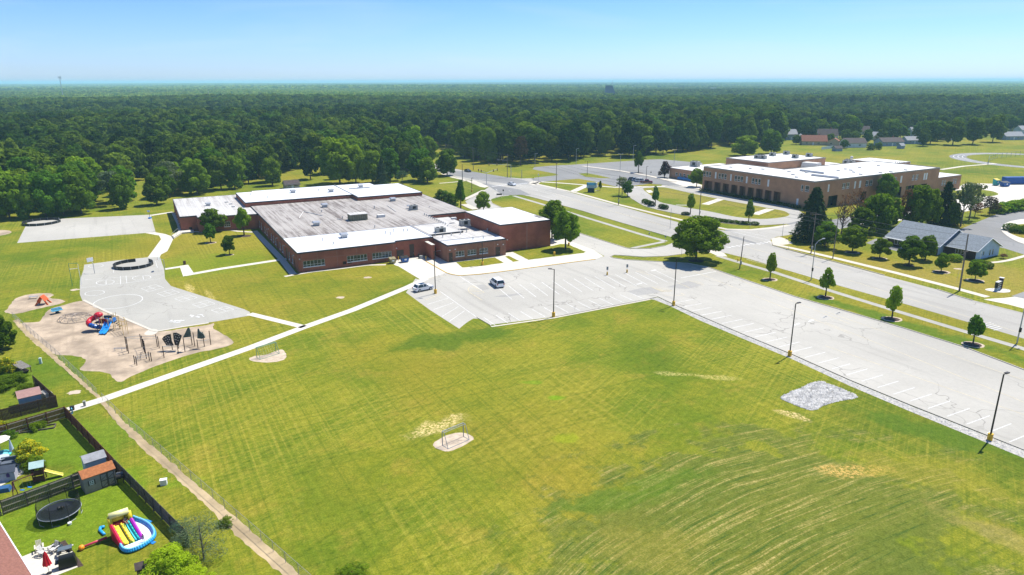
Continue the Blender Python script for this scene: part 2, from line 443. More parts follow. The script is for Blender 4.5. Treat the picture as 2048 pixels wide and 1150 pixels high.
def stroke(mb, pts, w, z, side=0.0, mi=0):
    L, Rr = stroke_pts(pts, w, side); n = len(pts)
    mb.add([(x, y, z) for x, y in Rr] + [(x, y, z) for x, y in L], [(i, i + 1, n + i + 1, n + i) for i in range(n - 1)], mi)
def ridge(mb, pts, w, z0, z1, side=0.0, mi=0):
    L, Rr = stroke_pts(pts, w, side); n = len(pts)
    vs = [(x, y, z0) for x, y in Rr] + [(x, y, z0) for x, y in L] + [(x, y, z1) for x, y in Rr] + [(x, y, z1) for x, y in L]
    fs = []
    for i in range(n - 1):
        fs += [(2 * n + i, 2 * n + i + 1, 3 * n + i + 1, 3 * n + i), (i, i + 1, 2 * n + i + 1, 2 * n + i), (n + i + 1, n + i, 3 * n + i, 3 * n + i + 1)]
    fs += [(0, 2 * n, 3 * n, n), (n - 1, 2 * n - 1, 4 * n - 1, 3 * n - 1)]
    mb.add(vs, fs, mi)
def walk(name, px, w, z=0.014, m=None, sm=False):
    pts = G(px)
    if sm: pts = smooth_open(pts)
    mb = MB(); stroke(mb, pts, w, z)
    return tag(mb.build(name, m or walk_mat), kind='structure')
def kerb(px, w=0.16, h=0.13, m=None, sm=False, side=0.0, name='kerb'):
    pts = G(px)
    if sm: pts = smooth_open(pts)
    mb = MB(); ridge(mb, pts, w, 0.0, h, side)
    return tag(mb.build(name, m or conc_mat), kind='structure')

# ------------------------------------------------------------------ ground sheets
mb = MB()
mb.add([(-26000, -300, 0), (26000, -300, 0), (26000, 26000, 0), (-26000, 26000, 0)], [(0, 1, 2, 3)])
tag(mb.build('ground', grass_mat), kind='structure')

lot_lower = V('v6', (485, 645)) + [(1493.5, 671)]
lot_px = ([(812, 585), (860, 620)] + V('v6', (485, 645), (520, 615), (560, 585), (600, 562), (640, 562), (745, 612)) + [(1107, 634), (1300, 597), (1315.7, 593.2), (1357, 612.7), (1493.5, 671), (1583.6, 707.7), (1700, 759.5),
          (1816, 807.4), (1975.7, 870.5), (2090, 916), (2300, 1000), (2300, 830)] + [(2048, 739), (1932, 694.7), (1806.6, 655.5), (1700, 624), (1591, 593), (1493.5, 560), (1415.6, 533.6), (1376.6, 526), (1323, 523),
          (1250, 519), (1226, 516), (1221, 513), (1228, 510.5), (1241, 511), (1286.6, 514.2), (1333.5, 512.7), (1365, 508.5), (1395, 503), (1423.6, 506), (1442, 505), (1440, 490), (1400, 478), (1350, 484), (1329, 492), (1302, 497.5), (1278.7, 498), (1263, 497.5), (1253.7, 496.7),
          (1208.3, 482.6), (1162, 467.7), (1100, 446), (1005.6, 416.7), (985, 407.3), (980.5, 400.3), (985, 397.6), (1004, 392.5), (1016.6, 391.4), (1030, 385), (982, 371), (968, 380.7), (930.4, 402.6), (938, 412), (955, 420), (1000, 433), (1060, 454), (1130, 478), (1158, 489),
          (1186.4, 499.8), (1209, 512.4), (1191, 518.6), (1130, 526.5), (1027, 540.4), (919.7, 551.4), (893, 545.5), (844, 561), (831, 557)])
sheet('parking_lot', G(lot_px), 0.008, lot_mat)
near_edge = [(2300, 757), (2048, 677.4), (1932, 643), (1806.6, 607), (1669, 568.8), (1615, 552.5), (1560, 536), (1493.5, 516.5), (1442, 504), (1400, 491), (1333.5, 471.4), (1299, 461.5), (1255, 448.5), (1208.3, 434.9), (1166, 421.6), (1128.4, 411.5), (1097, 402.5), (1058, 392.4), (1044, 389.5), (1030, 388),
             (1004, 386), (982, 372.5), (969.6, 368.5), (954, 362.5), (922.6, 357.5), (885, 346.3), (850, 336), (800, 321)]
far_edge = [(800, 312), (860, 325.5), (896.4, 335), (941.5, 343.6), (1011, 354.2), (1042, 357), (1062, 356.5), (1072, 366.5), (1115.9, 378), (1233.3, 410.4), (1320, 434.6), (1385, 452), (1451, 461.5), (1500, 470), (1541, 479.5), (1544.7, 491.3), (1572, 499), (1640, 516.7), (1700, 532.6), (1768.9, 551.4), (1875.9, 579.4), (1944, 600), (2048, 626), (2300, 690)]
sheet('road', G(near_edge + far_edge), 0.012, road_mat)
# high school drives and lots
hs_lot = [(1042, 357.2), (1056, 357.2), (1085, 353.5), (1117, 350.2), (1112, 347.5), (1064.6, 338.5), (1068.7, 334.3), (1100, 331.6), (1146.6, 329.2), (1300, 319), (1322, 318.5), (1362, 322), (1405, 326), (1400, 338), (1345, 350), (1372, 362), (1400, 380), (1480, 396), (1570, 412), (1596, 420), (1612, 431), (1640, 440), (1654.6, 440.8), (1700, 433.5), (1720, 431), (1760, 441), (1681, 458),
          (1620, 464), (1579.8, 469.8), (1552.5, 473.8), (1541, 479.5), (1451, 461.5), (1449, 458.2), (1466.6, 459.8), (1501.7, 458.5), (1544.7, 453.5), (1577.9, 449), (1572, 447.5), (1510, 450), (1450, 446), (1390, 434), (1320, 420), (1286, 410), (1262, 396), (1256, 390), (1252, 381), (1245, 376), (1235, 374), (1200, 365), (1157, 357.5), (1081, 363.5), (1066, 367)]
sheet('school_drive', G(hs_lot), 0.006, old_mat)
loop_px = [(1245, 378), (1256, 391), (1262, 397), (1286, 410.5), (1320, 420.5), (1390, 434.5), (1450, 446.5), (1510, 450.5), (1572, 448), (1600, 441), (1612, 431), (1596, 420), (1570, 412), (1480, 396), (1400, 380.5), (1372, 372), (1320, 370), (1280, 372)]
sheet('bus_loop', G(loop_px), 0.016, road_mat)
sheet('drive_exit', G([(1451, 461.8), (1466.6, 460.2), (1501.7, 459), (1544.7, 454), (1577.9, 449.5), (1620, 441), (1654.6, 440.8), (1681, 458), (1579.8, 469.8), (1552.5, 473.8), (1541, 479.5)]), 0.016, road_mat)
island = [(1286, 377.5), (1302, 375.5), (1330, 375), (1380, 386), (1436, 397.5), (1490, 407.5), (1536, 416), (1564, 421), (1576, 426), (1578, 430.5), (1562, 435), (1520, 438), (1470, 433.5), (1420, 423), (1370, 414.5), (1345, 409.5), (1320, 404), (1302, 391)]
sheet('lawn_island', smooth_closed(G(island), 3), 0.020, grass_mat)
sheet('lawn_island', G(V('w4', (1350, 328), (1430, 322), (1550, 345), (1670, 372), (1560, 372), (1420, 358))), 0.020, grass_mat)
sheet('lawn_island', G([(1265, 371.5), (1300, 367.5), (1325, 369.5), (1322, 372), (1285, 373)]), 0.020, grass_mat)
for a in (V('y4', (870, 148), (1035, 92)), V('y4', (1380, 250), (1540, 195))):
    walk('walkway', a, 3.0, 0.024, conc_new)
walk('walkway', V('w2', (510, 800), (640, 803)), 1.6, 0.024)
sheet('bus_loop_nub', G(V('w2', (205, 655), (260, 652), (282, 672), (240, 680))), 0.024, conc_new)
sheet('school_entry_plaza', G(V('w2', (430, 533), (510, 545), (640, 558), (770, 600), (765, 645), (620, 622), (540, 598), (440, 565))), 0.018, conc_new)
walk('walkway', [(1165, 332.3), (1239, 341.8), (1300, 352.5), (1350, 364)], 2.6, 0.14, conc_mat)
walk('walkway', [(1072, 365.5), (1078, 363.4), (1120, 366), (1175, 370.2), (1231.7, 374.8), (1275, 373.8), (1330, 372.5)], 2.0, 0.018, conc_new)
walk('walkway', [(1173.8, 370.8), (1146, 383)], 3.2, 0.018, conc_new)
kerb([(1256, 391.6), (1286, 410.8), (1320, 420.8), (1390, 434.8), (1450, 446.8), (1510, 450.8), (1572, 448.2)], sm=True)
# sidewalks of the street
walk('sidewalk', [(2300, 778), (2048, 697.8), (1916, 659), (1791, 621.5), (1665.7, 583), (1615, 566.5), (1542, 542.5), (1481, 525.5), (1435, 511.7)], 1.7)
walk('sidewalk', [(1332, 482.6), (1286.6, 470), (1224, 451), (1156.6, 430.4), (1078, 406.5), (1027, 391.5)], 1.7)
walk('sidewalk', V('y1', (1265, 405), (860, 487)), 1.5)
walk('sidewalk', [(1064, 366), (1094, 372.6), (1156.6, 386.6), (1238, 409.2), (1320, 429.5), (1365, 440.5), (1453, 458.4), (1502, 459.6), (1545, 455.6), (1578, 450.2)], 1.8, 0.018, conc_mat)
walk('sidewalk', [(1545, 484), (1550, 489), (1586.5, 496.7), (1681, 518.6), (1793, 546), (1914.8, 577.5), (1975, 594)], 1.9, 0.014, conc_mat)
walk('sidewalk', V('y2', (155, 45), (300, 95), (480, 135), (640, 200), (690, 205)), 2.0, 0.014, conc_mat)
walk('sidewalk', V('y2', (470, 135), (300, 155), (120, 170)), 1.5, 0.014, conc_mat)
sheet('kerb_ramp', G(V('y2', (560, 130), (640, 160), (760, 180), (780, 205), (700, 225), (640, 215), (500, 150))), 0.016, conc_mat)
walk('sidewalk', V('y2', (690, 262), (520, 345), (430, 382)), 2.2, 0.14, conc_mat)
walk('sidewalk', V('y2', (440, 440), (520, 480), (590, 505)), 3.0, 0.14, conc_mat)
sheet('corner_apron', G(V('w4', (855, 422), (905, 400), (1000, 402), (960, 425), (915, 440))), 0.018, conc_mat)
sheet('corner_apron', G([(1435, 512), (1423, 506.5), (1408, 502), (1425, 498.5), (1448, 506), (1455, 513)]), 0.017, conc_mat)
sheet('corner_apron', G(V('w1', (-30, 400), (40, 385), (110, 410), (150, 440), (60, 452), (-20, 440))), 0.017, conc_mat)
sheet('business_driveway', G(V('y7', (1640, 797), (1720, 790), (1850, 783), (2100, 755), (2400, 700), (2400, 930), (2048, 890), (1900, 850))), 0.017, conc_new)
sheet('business_driveway', G(V('y7', (1920, 765), (2048, 720), (2300, 690), (2300, 760), (2048, 790))), 0.021, old_mat)
# kerbs along road and lots
kerb([(1333.5, 471.9), (1299, 462), (1255, 449), (1208.3, 435.4), (1166, 422.1), (1128.4, 412), (1097, 403), (1058, 392.9), (1044, 390), (1032, 390.2)])
kerb([(1545.5, 484), (1546.5, 491.3), (1572, 498.2), (1640, 515.9), (1700, 531.8), (1768.9, 550.6)], m=conc_mat)
kerb(V('y7', (1175, 697), (1400, 770), (1530, 808)), m=conc_mat)
kerb([(2300, 832), (2048, 739.8), (1932, 695.5), (1806.6, 656.3), (1700, 624.8), (1591, 593.8), (1493.5, 560.8), (1415.6, 534.4), (1376.6, 526.8), (1323, 523.8), (1250, 519.6), (1226, 516), (1221, 513), (1228, 510.2), (1241, 510.6), (1286.6, 513.8), (1333.5, 512.3), (1365, 508.1), (1395, 503)])
kerb([(1329, 491.6), (1302, 497.1), (1278.7, 497.6), (1253.7, 496.3), (1208.3, 482.2), (1162, 467.3), (1100, 445.6), (1005.6, 416.3), (985, 406.9), (980.5, 400.3), (985, 397.2), (1004, 392.1)])
kerb(V('y4', (1535, 530), (1560, 568), (1700, 612), (1900, 665), (2048, 706)), m=black_metal, h=0.02, w=0.1, side=0.25, name='gutter_joint')
kerb([(1107, 634.6), (1300, 597.6), (1315.7, 593.6), (1357, 613.2), (1493.5, 671.8), (1583.6, 708.7), (1700, 760.5), (1816, 808.6), (1975.7, 871.7), (2090, 917), (2300, 1001)], w=0.12, h=0.05, m=black_metal, name='edge_joint')
kerb([(982, 653), (1107, 635.6), (1300, 598.4)], w=0.5, h=0.03, m=conc_mat, side=-0.1)
kerb(V('v6', (630, 552), (740, 615)) + [(982, 652)], w=0.15, h=0.12)
# concrete in front of the school
sheet('school_plaza', G([(790, 530.5), (797.7, 533), (844, 561), (893, 545.5), (919.7, 551.4), (1027, 540.4), (1130, 526.5), (1191, 518.6), (1207, 512.6), (1186.4, 499.8), (1158, 489), (1130, 478), (1101, 467), (1101, 494), (1010, 506), (950, 500), (857, 500), (800, 510), (780, 522)]), 0.018, conc_new)
kerb([(852, 523), (893, 546), (905, 549.6), (919.7, 551.6), (960, 549), (1027, 540.6), (1130, 526.7), (1191, 518.8)], m=yellow_paint, w=0.18, h=0.12)
sheet('lawn_patch', G(V('x3', (205, 922), (700, 862), (815, 930), (560, 968), (290, 992))), 0.022, grass_mat, wob=0.1)
sheet('lawn_patch', G(V('x3', (832, 848), (880, 842), (1012, 908), (930, 918))), 0.022, grass_mat, wob=0.08)
sheet('lawn_patch', G(V('x3', (920, 788), (1400, 722), (1540, 690), (1620, 690), (1862, 790), (1835, 805), (1130, 893))), 0.022, grass_mat, wob=0.08)
# play yard west of the school
play_px = [(168.5, 529.4), (234.4, 520.8), (295.4, 514.7), (319.8, 513.5), (328.4, 539.2), (330, 558), (341.8, 572), (415, 595.3), (488.3, 618.5), (500, 624), (498, 631.5), (427.7, 643.5), (310.4, 662.5), (211.3, 621.8), (182.6, 607), (164.3, 600.4), (159.6, 588.7), (160, 560), (167, 540)]
sheet('play_court', G(play_px), 0.010, play_mat)
sheet('upper_court', G([(34.2, 486), (57.4, 440.3), (301.5, 429.3), (311.3, 464.7), (290.5, 466)]), 0.010, lot_mat)
sheet('court_walk', G([(295.4, 514.9), (322.3, 478.5), (318, 471), (290.5, 466), (311.3, 464.7), (330, 468), (341.8, 472), (347, 476.5), (338, 496), (334.5, 502.5), (322, 509), (319.8, 513.7)]), 0.014, conc_new)
walk('walkway', [(301.5, 430.8), (346, 424)], 2.0, 0.012, conc_new)
sheet('walk_pad', G(V('v4', (160, 745), (230, 735), (275, 800), (190, 832))), 0.016, conc_new)
walk('walkway', V('v4', (40, 771), (165, 752)), 1.6, 0.014, conc_new)
walk('walkway', V('v4', (200, 822), (500, 768), (985, 694), (1046, 684)), 1.9, 0.014, conc_new)
walk('walkway', V('x1', (1085, 585), (1395, 905), (1525, 1075), (1590, 1085)), 1.7, 0.018, conc_mat)
walk('walkway', V('v4', (1020, 832), (1090, 818), (1250, 792), (1450, 770), (1700, 738), (1850, 735)), 1.1, 0.018, conc_mat)
walk('walkway', V('x1', (155, 380), (215, 500), (245, 600), (390, 592), (480, 600), (800, 575), (900, 590), (1080, 600)), 1.3, 0.018, conc_mat)
main_path = [(137, 820), (200, 800.8), (350, 748), (500, 695.3), (605, 655.5), (705, 620), (815, 574.5), (852, 557)]
walk('footpath', main_path, 2.0, 0.016, conc_new)
walk('footpath', [(499, 627.5), (608, 654)], 1.6, 0.016, conc_new)
# wood chip and dirt areas
chips = V('v1', (612, 160), (700, 180), (810, 235), (1170, 385), (1190, 400), (1590, 345), (1640, 330), (1640, 375), (1740, 430), (1795, 478), (1700, 520), (1500, 560), (1250, 640), (1100, 700), (1000, 740), (930, 780), (870, 760), (840, 720), (760, 700), (610, 690), (650, 640), (640, 600), (550, 580),
          (400, 565), (270, 470), (150, 340), (300, 320), (330, 280), (390, 220), (500, 190))
sheet('play_surface', smooth_closed(G(chips), 3), 0.006, chip_mat, wob=0.12)
sheet('play_surface', smooth_closed(G(V('y8', (90, 760), (130, 700), (200, 620), (330, 575), (500, 555), (640, 555), (690, 575), (640, 610), (760, 630), (830, 655), (760, 690), (600, 725), (400, 770), (240, 810), (140, 815), (60, 790))), 3), 0.006, chip_mat, wob=0.12)
sheet('play_surface', smooth_closed(G(V('v3', (-60, 250), (60, 248), (95, 265), (40, 285), (-60, 295))), 3), 0.006, chip_mat)
kerb(V('v1', (640, 155), (810, 240), (1000, 315), (1170, 388), (1200, 395), (1400, 360), (1600, 330)), w=0.55, h=0.06, m=conc_mat, name='court_edging')
sheet('bare_spot', smooth_closed(G(V('x5', (820, 440), (880, 380), (960, 370), (1000, 400), (930, 445))), 3), 0.014, conc_mat)
for pts in (V('v2', (0, 0)), ):
    pass
goal_patches = [[(497, 718), (510, 712), (533, 709), (560, 699), (568, 702), (573, 710), (568, 719), (545, 724.5), (515, 724)], [(865, 891), (876, 880), (900, 868), (930, 866), (948, 876), (940, 884), (915, 897), (890, 903)]]
for gp in goal_patches: sheet('goal_mouth', smooth_closed(G(gp), 3), 0.005, dirt, wob=0.08)
for c in (V('v3', (615, 735)) + V('v5', (140, 840)) + V('v4', (1480, 1003)) + V('y6', (950, 668)) + V('y7', (1380, 490)) + V('y3', (1240, 520))):
    x, y = P(*c)
    sheet('bare_spot', [(x + math.cos(t) * random.uniform(.75, 1.2), y + 0.8 * math.sin(t) * random.uniform(.75, 1.2)) for t in [i * math.pi / 7 for i in range(14)]], 0.005, dirt)
def disc(name, px, py, r, m, z, q=.85):
    x, y = P(px, py)
    sheet(name, [(x + r * math.cos(t) * random.uniform(.92, 1.08), y + q * r * math.sin(t) * random.uniform(.92, 1.08)) for t in [i * math.pi / 9 for i in range(18)]], z, m)
for px, py, r, edge in ((1539.8, 559, 1.35, 1), (1651, 595, 1.45, 1), (1784, 638, 1.5, 1), (1946, 689, 1.45, 1), (421.3, 485.5, 1.3, 1), (459.2, 509.5, .9, 1), (488.5, 472, 2.2, 0), (1882, 544, 1.6, 1), (1950, 561, 1.5, 1), (1704, 505, 1.5, 1), (1759, 517, 1.5, 1),
                        (1817, 531, 1.4, 0), (1310, 412, 2.2, 0), (1393, 375, 3.0, 0), (1392, 521.5, 2.0, 0), (1277, 346, 2.5, 0)):  # the ring under the big tree is shade painted in mulch colour
    if edge: disc('ring_edge', px, py, r * 1.3, dirt, 0.010)
    disc('mulch_ring', px, py, r, mulch, 0.015)
strip_l = [(26, 641), (52, 672), (104, 716.5), (150, 757), (193, 796), (226.4, 838), (285.7, 899.3), (337, 943), (404, 1003), (458, 1057), (515, 1108), (590, 1172)]
strip_r = [(625, 1172), (560, 1110), (500, 1059), (404, 977.5), (323.5, 907.4), (245, 840), (204, 796), (158, 755), (112, 712), (62, 668), (36, 638)]
sheet('dry_verge', G(strip_l + strip_r), 0.007, dryg_mat, wob=0.12)
# houses' patios
sheet('patio', G(V('x4', (150, 1020), (440, 905), (580, 1090), (430, 1150), (330, 1215), (150, 1300), (60, 1200))), 0.02, conc_new)
sheet('mulch_bed', G(V('x4', (440, 908), (482, 892), (622, 1082), (582, 1096))), 0.03, mulch, wob=0.04)
sheet('patio', G(V('z2', (-80, 380), (60, 360), (200, 400), (370, 480), (440, 600), (400, 700), (230, 780), (-80, 960))), 0.02, conc_mat)
sheet('mulch_bed', G(V('z2', (205, 830), (245, 820), (270, 960), (210, 1010))), 0.02, mulch)
# business car park and lane
sheet('business_lot', G([(1732, 486), (1750, 478), (1793, 470), (1850, 462), (1922, 457.8), (1951, 445.7), (1992.6, 428.6), (2048, 421), (2200, 402), (2200, 560), (2048, 509), (2010, 497), (1950, 483), (1880, 490), (1830, 500), (1792, 502)]), 0.007, old_mat)
isl = V('w1', (1860, 330), (1875, 290), (1925, 262), (1990, 248), (2060, 240), (2300, 240), (2300, 500), (2048, 446), (1950, 405), (1890, 365))
sheet('kerbed_island', smooth_closed(G(isl), 3), 0.10, conc_new)
sheet('island_lawn', smooth_closed(G(V('w1', (1925, 350), (1925, 310), (2000, 285), (2290, 285), (2290, 440), (2048, 400), (1970, 375))), 3), 0.104, grass_mat)
walk('walkway', V('w1', (1740, 600), (1850, 590), (1935, 575), (2080, 535)), 1.2, 0.014, conc_mat)
# service yard behind the high school
sheet('service_yard', G([(1925, 369), (1937, 366.5), (1990, 367.5), (2048, 368), (2300, 372), (2300, 380), (2048, 402), (1998, 409), (1960, 418), (1900, 428), (1800, 441), (1700, 452), (1720, 436), (1830, 420), (1905, 402), (1925, 394), (1900, 388)]), 0.012, conc_new)
sheet('lawn_island', smooth_closed(G(V('w3', (1370, 562), (1500, 548), (1640, 545), (1760, 560), (1815, 585), (1780, 600), (1700, 606), (1500, 602), (1400, 590))), 3), 0.02, grass_mat)
walk('walkway', V('w3', (1285, 362), (1500, 330), (1720, 312), (2100, 268)), 2.4, 0.012, conc_mat)
# running track at the right edge
tx, ty = P(2075, 322)
ring = lambda rx, ry: [(tx + rx * math.cos(t), ty + ry * math.sin(t)) for t in [i * math.pi / 24 for i in range(48)]]
sheet('running_track', ring(42, 48), 0.010, old_mat)
sheet('track_infield', ring(33, 39), 0.014, grass_mat)
mb = MB()
for k in (35.2, 37.5, 39.8): stroke(mb, ring(k, k + 6) + [ring(k, k + 6)[0]], 0.35, 0.018)
tag(mb.build('track_lines', white_line), kind='structure')

# ------------------------------------------------------------------ painted markings
def line(mb, a, b, w=0.12, z=0.014, mi=0): stroke(mb, [P(*a), P(*b)], w, z, 0, mi)
mb = MB()
LW = 0.13
ends = V('v7', (565, 487), (632, 520), (713, 552), (795, 585), (878, 617), (968, 650), (1057, 685), (1142, 722), (1238, 758), (1333, 797), (1437, 837), (1536, 878), (1645, 922), (1757, 967), (1848, 1018)) + V('v8', (272, 568), (368, 607), (470, 646), (572, 687), (682, 728), (800, 772), (923, 820), (1053, 866), (1190, 917), (1330, 972), (1470, 1030))
E0, E1 = Vector(P(1357, 612.7)), Vector(P(2090, 916)); ed = (E1 - E0).normalized(); en = Vector((-ed.y, ed.x))
if en.x < 0: en = -en
for e in ends:
    p = Vector(P(*e)); d = (p - E0).dot(en)
    q = p - en * (d - 0.35)
    if 2 < d < 9: stroke(mb, [tuple(p), tuple(q)], LW, 0.014)
F0, F1 = Vector(P(982, 653)), Vector(P(1300, 597.6)); fd = (F1 - F0).normalized(); fn = Vector((-fd.y, fd.x))
for i in range(16):                                   # stalls along the front edge of the lot
    a = F0 + fd * (1.0 + 2.75 * i)
    if (a - F0).length > (F1 - F0).length: break
    stroke(mb, [tuple(a + fn * 0.2), tuple(a + fn * 5.4)], LW, 0.014)
D0 = Vector(P(*V('z5', (1060, 130))[0]))               # double row in the middle of the lot
C0, C1 = Vector(P(*V('v6', (660, 372))[0])), Vector(P(*V('v6', (2048, 225))[0])); cd = (C1 - C0).normalized(); cn = Vector((-cd.y, cd.x))
for i in range(18):
    a = C0 + cd * (2.75 * i)
    if i in (0, 1): continue
    stroke(mb, [tuple(a - cn * 5.2), tuple(a + cn * 5.2)], LW, 0.014)
line(mb, *V('z5', (1020, 110), (1400, 350)), w=0.16)
line(mb, *V('z5', (1330, 420), (1640, 470)), w=0.0001)
for a, b in (((225, 445), (395, 395)), ((275, 488), (440, 430)), ((345, 545), (480, 462)), ((405, 585), (530, 497))): line(mb, *V('v6', a, b))
line(mb, *V('v6', (330, 340), (620, 545)))
line(mb, *V('y1', (1480, 868), (1930, 785)), w=0.22)
for i in range(7):                                     # painted slow marks near the right aisle
    pass
for p in V('v7', (1750, 603), (1642, 634), (1527, 664), (1412, 693)) + V('y1', (1130, 772), (950, 942)) + V('v8', (85, 212), (0, 236)):
    x, y = P(*p)
    mb.box((x, y, 0.016), (1.7, 0.22, 0.002), R(28)); mb.box((x + 0.3, y + 0.45, 0.019), (0.9, 0.25, 0.002), R(28)); mb.box((x - .35, y - .4, 0.022), (0.8, 0.22, 0.002), R(28))
tag(mb.build('stall_lines', white_line), kind='structure')
mb = MB()
for a, b in (((680, 225), (1848, 690)), ((520, 240), (1848, 770))): line(mb, *V('v7', a, b), w=0.1, z=0.0145)
Lines = [V('v8', (0, 200), (1271, 640)), V('v8', (0, 270), (1271, 780)), V('v8', (0, 420), (1271, 860))]
for a, b in Lines: line(mb, a, b, w=0.10, z=0.0145)
for t in range(5):
    a, b = V('y1', (1110 + 50 * t, 985 + 14 * t), (1260 + 26 * t, 1045 - 3 * t)); line(mb, a, b, w=0.12, z=0.019)
for a, b in (((1105, 985), (1240, 1045)), ((1240, 1045), (1370, 1030)), ((1370, 1030), (1160, 980)), ((1440, 932), (1590, 992)), ((1590, 905), (1770, 962)), ((1640, 905), (1770, 940)), ((910, 780), (1060, 825)), ((950, 775), (1060, 800)), ((1060, 825), (1150, 835)), ((1270, 1090), (1510, 1090)), ((1480, 1060), (1525, 1085))): line(mb, *V('y1', a, b), w=0.12, z=0.019)
arc = V('z5', (1250, 262), (1200, 285), (1165, 320), (1168, 355), (1200, 390), (1280, 440), (1400, 515))
stroke(mb, smooth_open(G(arc)), 0.12, 0.019)
for a, b in (((1250, 262), (1440, 385)), ((1440, 385), (1330, 405)), ((1175, 320), (1300, 345)), ((1185, 345), (1360, 375)), ((1210, 295), (1270, 305)), ((1170, 370), (1400, 360)), ((1240, 275), (1330, 330))): line(mb, *V('z5', a, b), w=0.11, z=0.019)
line(mb, *V('z5', (400, 160), (860, 90)), w=0.12, z=0.019)
line(mb, *V('z5', (440, 510), (700, 410)), w=0.12, z=0.019)
tag(mb.build('yellow_markings', faded_yellow), kind='structure')
for q in (V('y1', (790, 1040), (960, 1000), (1110, 982), (1240, 1045), (1100, 1070), (920, 1098)), V('y1', (1290, 985), (1590, 905), (1770, 955), (1560, 1010)), V('z5', (1290, 262), (1440, 245), (1530, 325), (1410, 345)), V('z5', (1590, 455), (1740, 430), (2048, 395), (2100, 415), (1800, 465))):
    sheet('asphalt_patch', G(q), 0.011, patch_mat)
# road paint
mb = MB()
for a, b in ((V('y3', (720, 590), (2044, 945)), 0), (V('y3', (650, 545), (1300, 735)), 0)): line(mb, *a, w=0.12, z=0.018, mi=1)
line(mb, *V('y1', (640, 30), (1330, 225)), w=0.12, z=0.018, mi=1)
line(mb, *V('y4', (1290, 580), (2048, 800)), w=0.14, z=0.018, mi=1)
line(mb, *V('v7', (1300, 85), (1848, 260)), w=0.10, z=0.0185, mi=1)
line(mb, *V('v8', (150, 0), (1271, 345)), w=0.12, z=0.018, mi=1)
for a, b in (((440, 560), (820, 665)), ((215, 462), (340, 440)), ((250, 485), (350, 462)), ((450, 510), (700, 580)), ((560, 520), (900, 610))): line(mb, *V('y3', a, b), w=0.14, z=0.018)
line(mb, *V('y4', (1140, 425), (1530, 515)), w=0.2, z=0.018); line(mb, *V('y4', (1200, 410), (1500, 478)), w=0.12, z=0.018)
line(mb, *V('v7', (1000, 160), (1848, 385)), w=0.10, z=0.018)
for i in range(9):                                     # ladder crosswalks
    a, b = V('y2', (790 + i * 24, 205 - i * 2.6), (815 + i * 24, 211 - i * 2.6)); line(mb, a, b, w=0.55, z=0.018)
for i in range(8):
    a, b = V('y2', (1085 + i * 22, 180 - i * 2.2), (1110 + i * 22, 186 - i * 2.2)); line(mb, a, b, w=0.55, z=0.018)
for i in range(6):
    a, b = V('y4', (1090 + 48 * i, 583 - 7 * i), (1135 + 48 * i, 590 - 7 * i)); line(mb, a, b, w=0.6, z=0.018)
for i in range(4):
    a, b = V('y4', (1395 + 38 * i, 548 - 8 * i), (1440 + 38 * i, 556 - 8 * i)); line(mb, a, b, w=0.6, z=0.018)
for a, b in (((840, 243), (860, 262)), ((820, 290), (850, 300)), ((1000, 265), (1040, 272)), ((560, 135), (700, 120)), ((700, 120), (800, 115))): line(mb, *V('y2', a, b), w=0.25, z=0.018)
for p in V('y3', (400, 470), (640, 520), (260, 440)):
    x, y = P(*p); mb.box((x, y, .021), (2.2, .2, .002), R(-52)); mb.box((x + .4, y - .4, .024), (.9, .25, .002), R(-10))
for k in range(5):
    a, b = V('v8', (1005 + 18 * k, 285 + 9 * k), (1060 + 18 * k, 270 + 9 * k)); line(mb, a, b, w=0.14, z=0.018)
tag(mb.build('road_markings', [white_line, faded_yellow]), kind='structure')
sheet('asphalt_patch', G(V('y4', (1070, 452), (1200, 480), (1380, 535), (1440, 558), (1300, 535), (1075, 465))), 0.0165, old_mat)
sheet('asphalt_patch', G(V('y2', (640, 160), (1150, 250), (1290, 320), (1110, 318), (940, 325), (770, 220))), 0.0165, old_mat)
sheet('asphalt_patch', G(V('y2', (250, 5), (540, 20), (1000, 95), (1180, 125), (1340, 175), (1100, 190), (780, 150), (600, 125), (330, 75), (150, 30))), 0.0162, old_mat)
# games painted on the play court
mb = MB()
def ell(view, cx, cy, rx, ry, w=0.10, a0=0, a1=360, n=40, tilt=-4):
    pts = []
    for i in range(n + 1):
        t = R(a0 + (a1 - a0) * i / n); k = R(tilt)
        x, y = rx * math.cos(t), ry * math.sin(t)
        pts.append(V(view, (cx + x * math.cos(k) - y * math.sin(k), cy + x * math.sin(k) + y * math.cos(k)))[0])
    stroke(mb, G(pts), w, 0.015)
ell('y8', 1505, 660, 320, 82, 0.16, tilt=-8); ell('y8', 1210, 550, 125, 30, 0.12, tilt=-6); ell('y8', 1225, 202, 95, 22, 0.10)
ell('y8', 1345, 412, 115, 30, 0.12); ell('y8', 1810, 355, 118, 28, 0.12)
for a, b in (((1540, 335), (1540, 440)), ((1610, 330), (1620, 425)), ((1355, 385), (1355, 440)), ((1825, 330), (1835, 382)), ((1085, 380), (2044, 310)), ((1030, 485), (2044, 370)), ((1465, 165), (1450, 290)), ((1985, 140), (2010, 225)), ((1690, 350), (1740, 340))): line(mb, *V('y8', a, b), w=0.10, z=0.015)
for cx, cy in ((1245, 720), (1375, 760), (1520, 803), (1665, 850), (1820, 897)):
    q = V('v3', (cx - 90, cy + 5), (cx + 30, cy - 27), (cx + 95, cy - 2), (cx - 25, cy + 32))
    g = [Vector(p) for p in G(q)]
    for i in range(4): stroke(mb, [tuple(g[i]), tuple(g[(i + 1) % 4])], 0.09, 0.015)
    for i in (0, 1): stroke(mb, [tuple((g[i] + g[i + 1]) / 2), tuple((g[i + 2] + g[(i + 3) % 4]) / 2)], 0.09, 0.015)
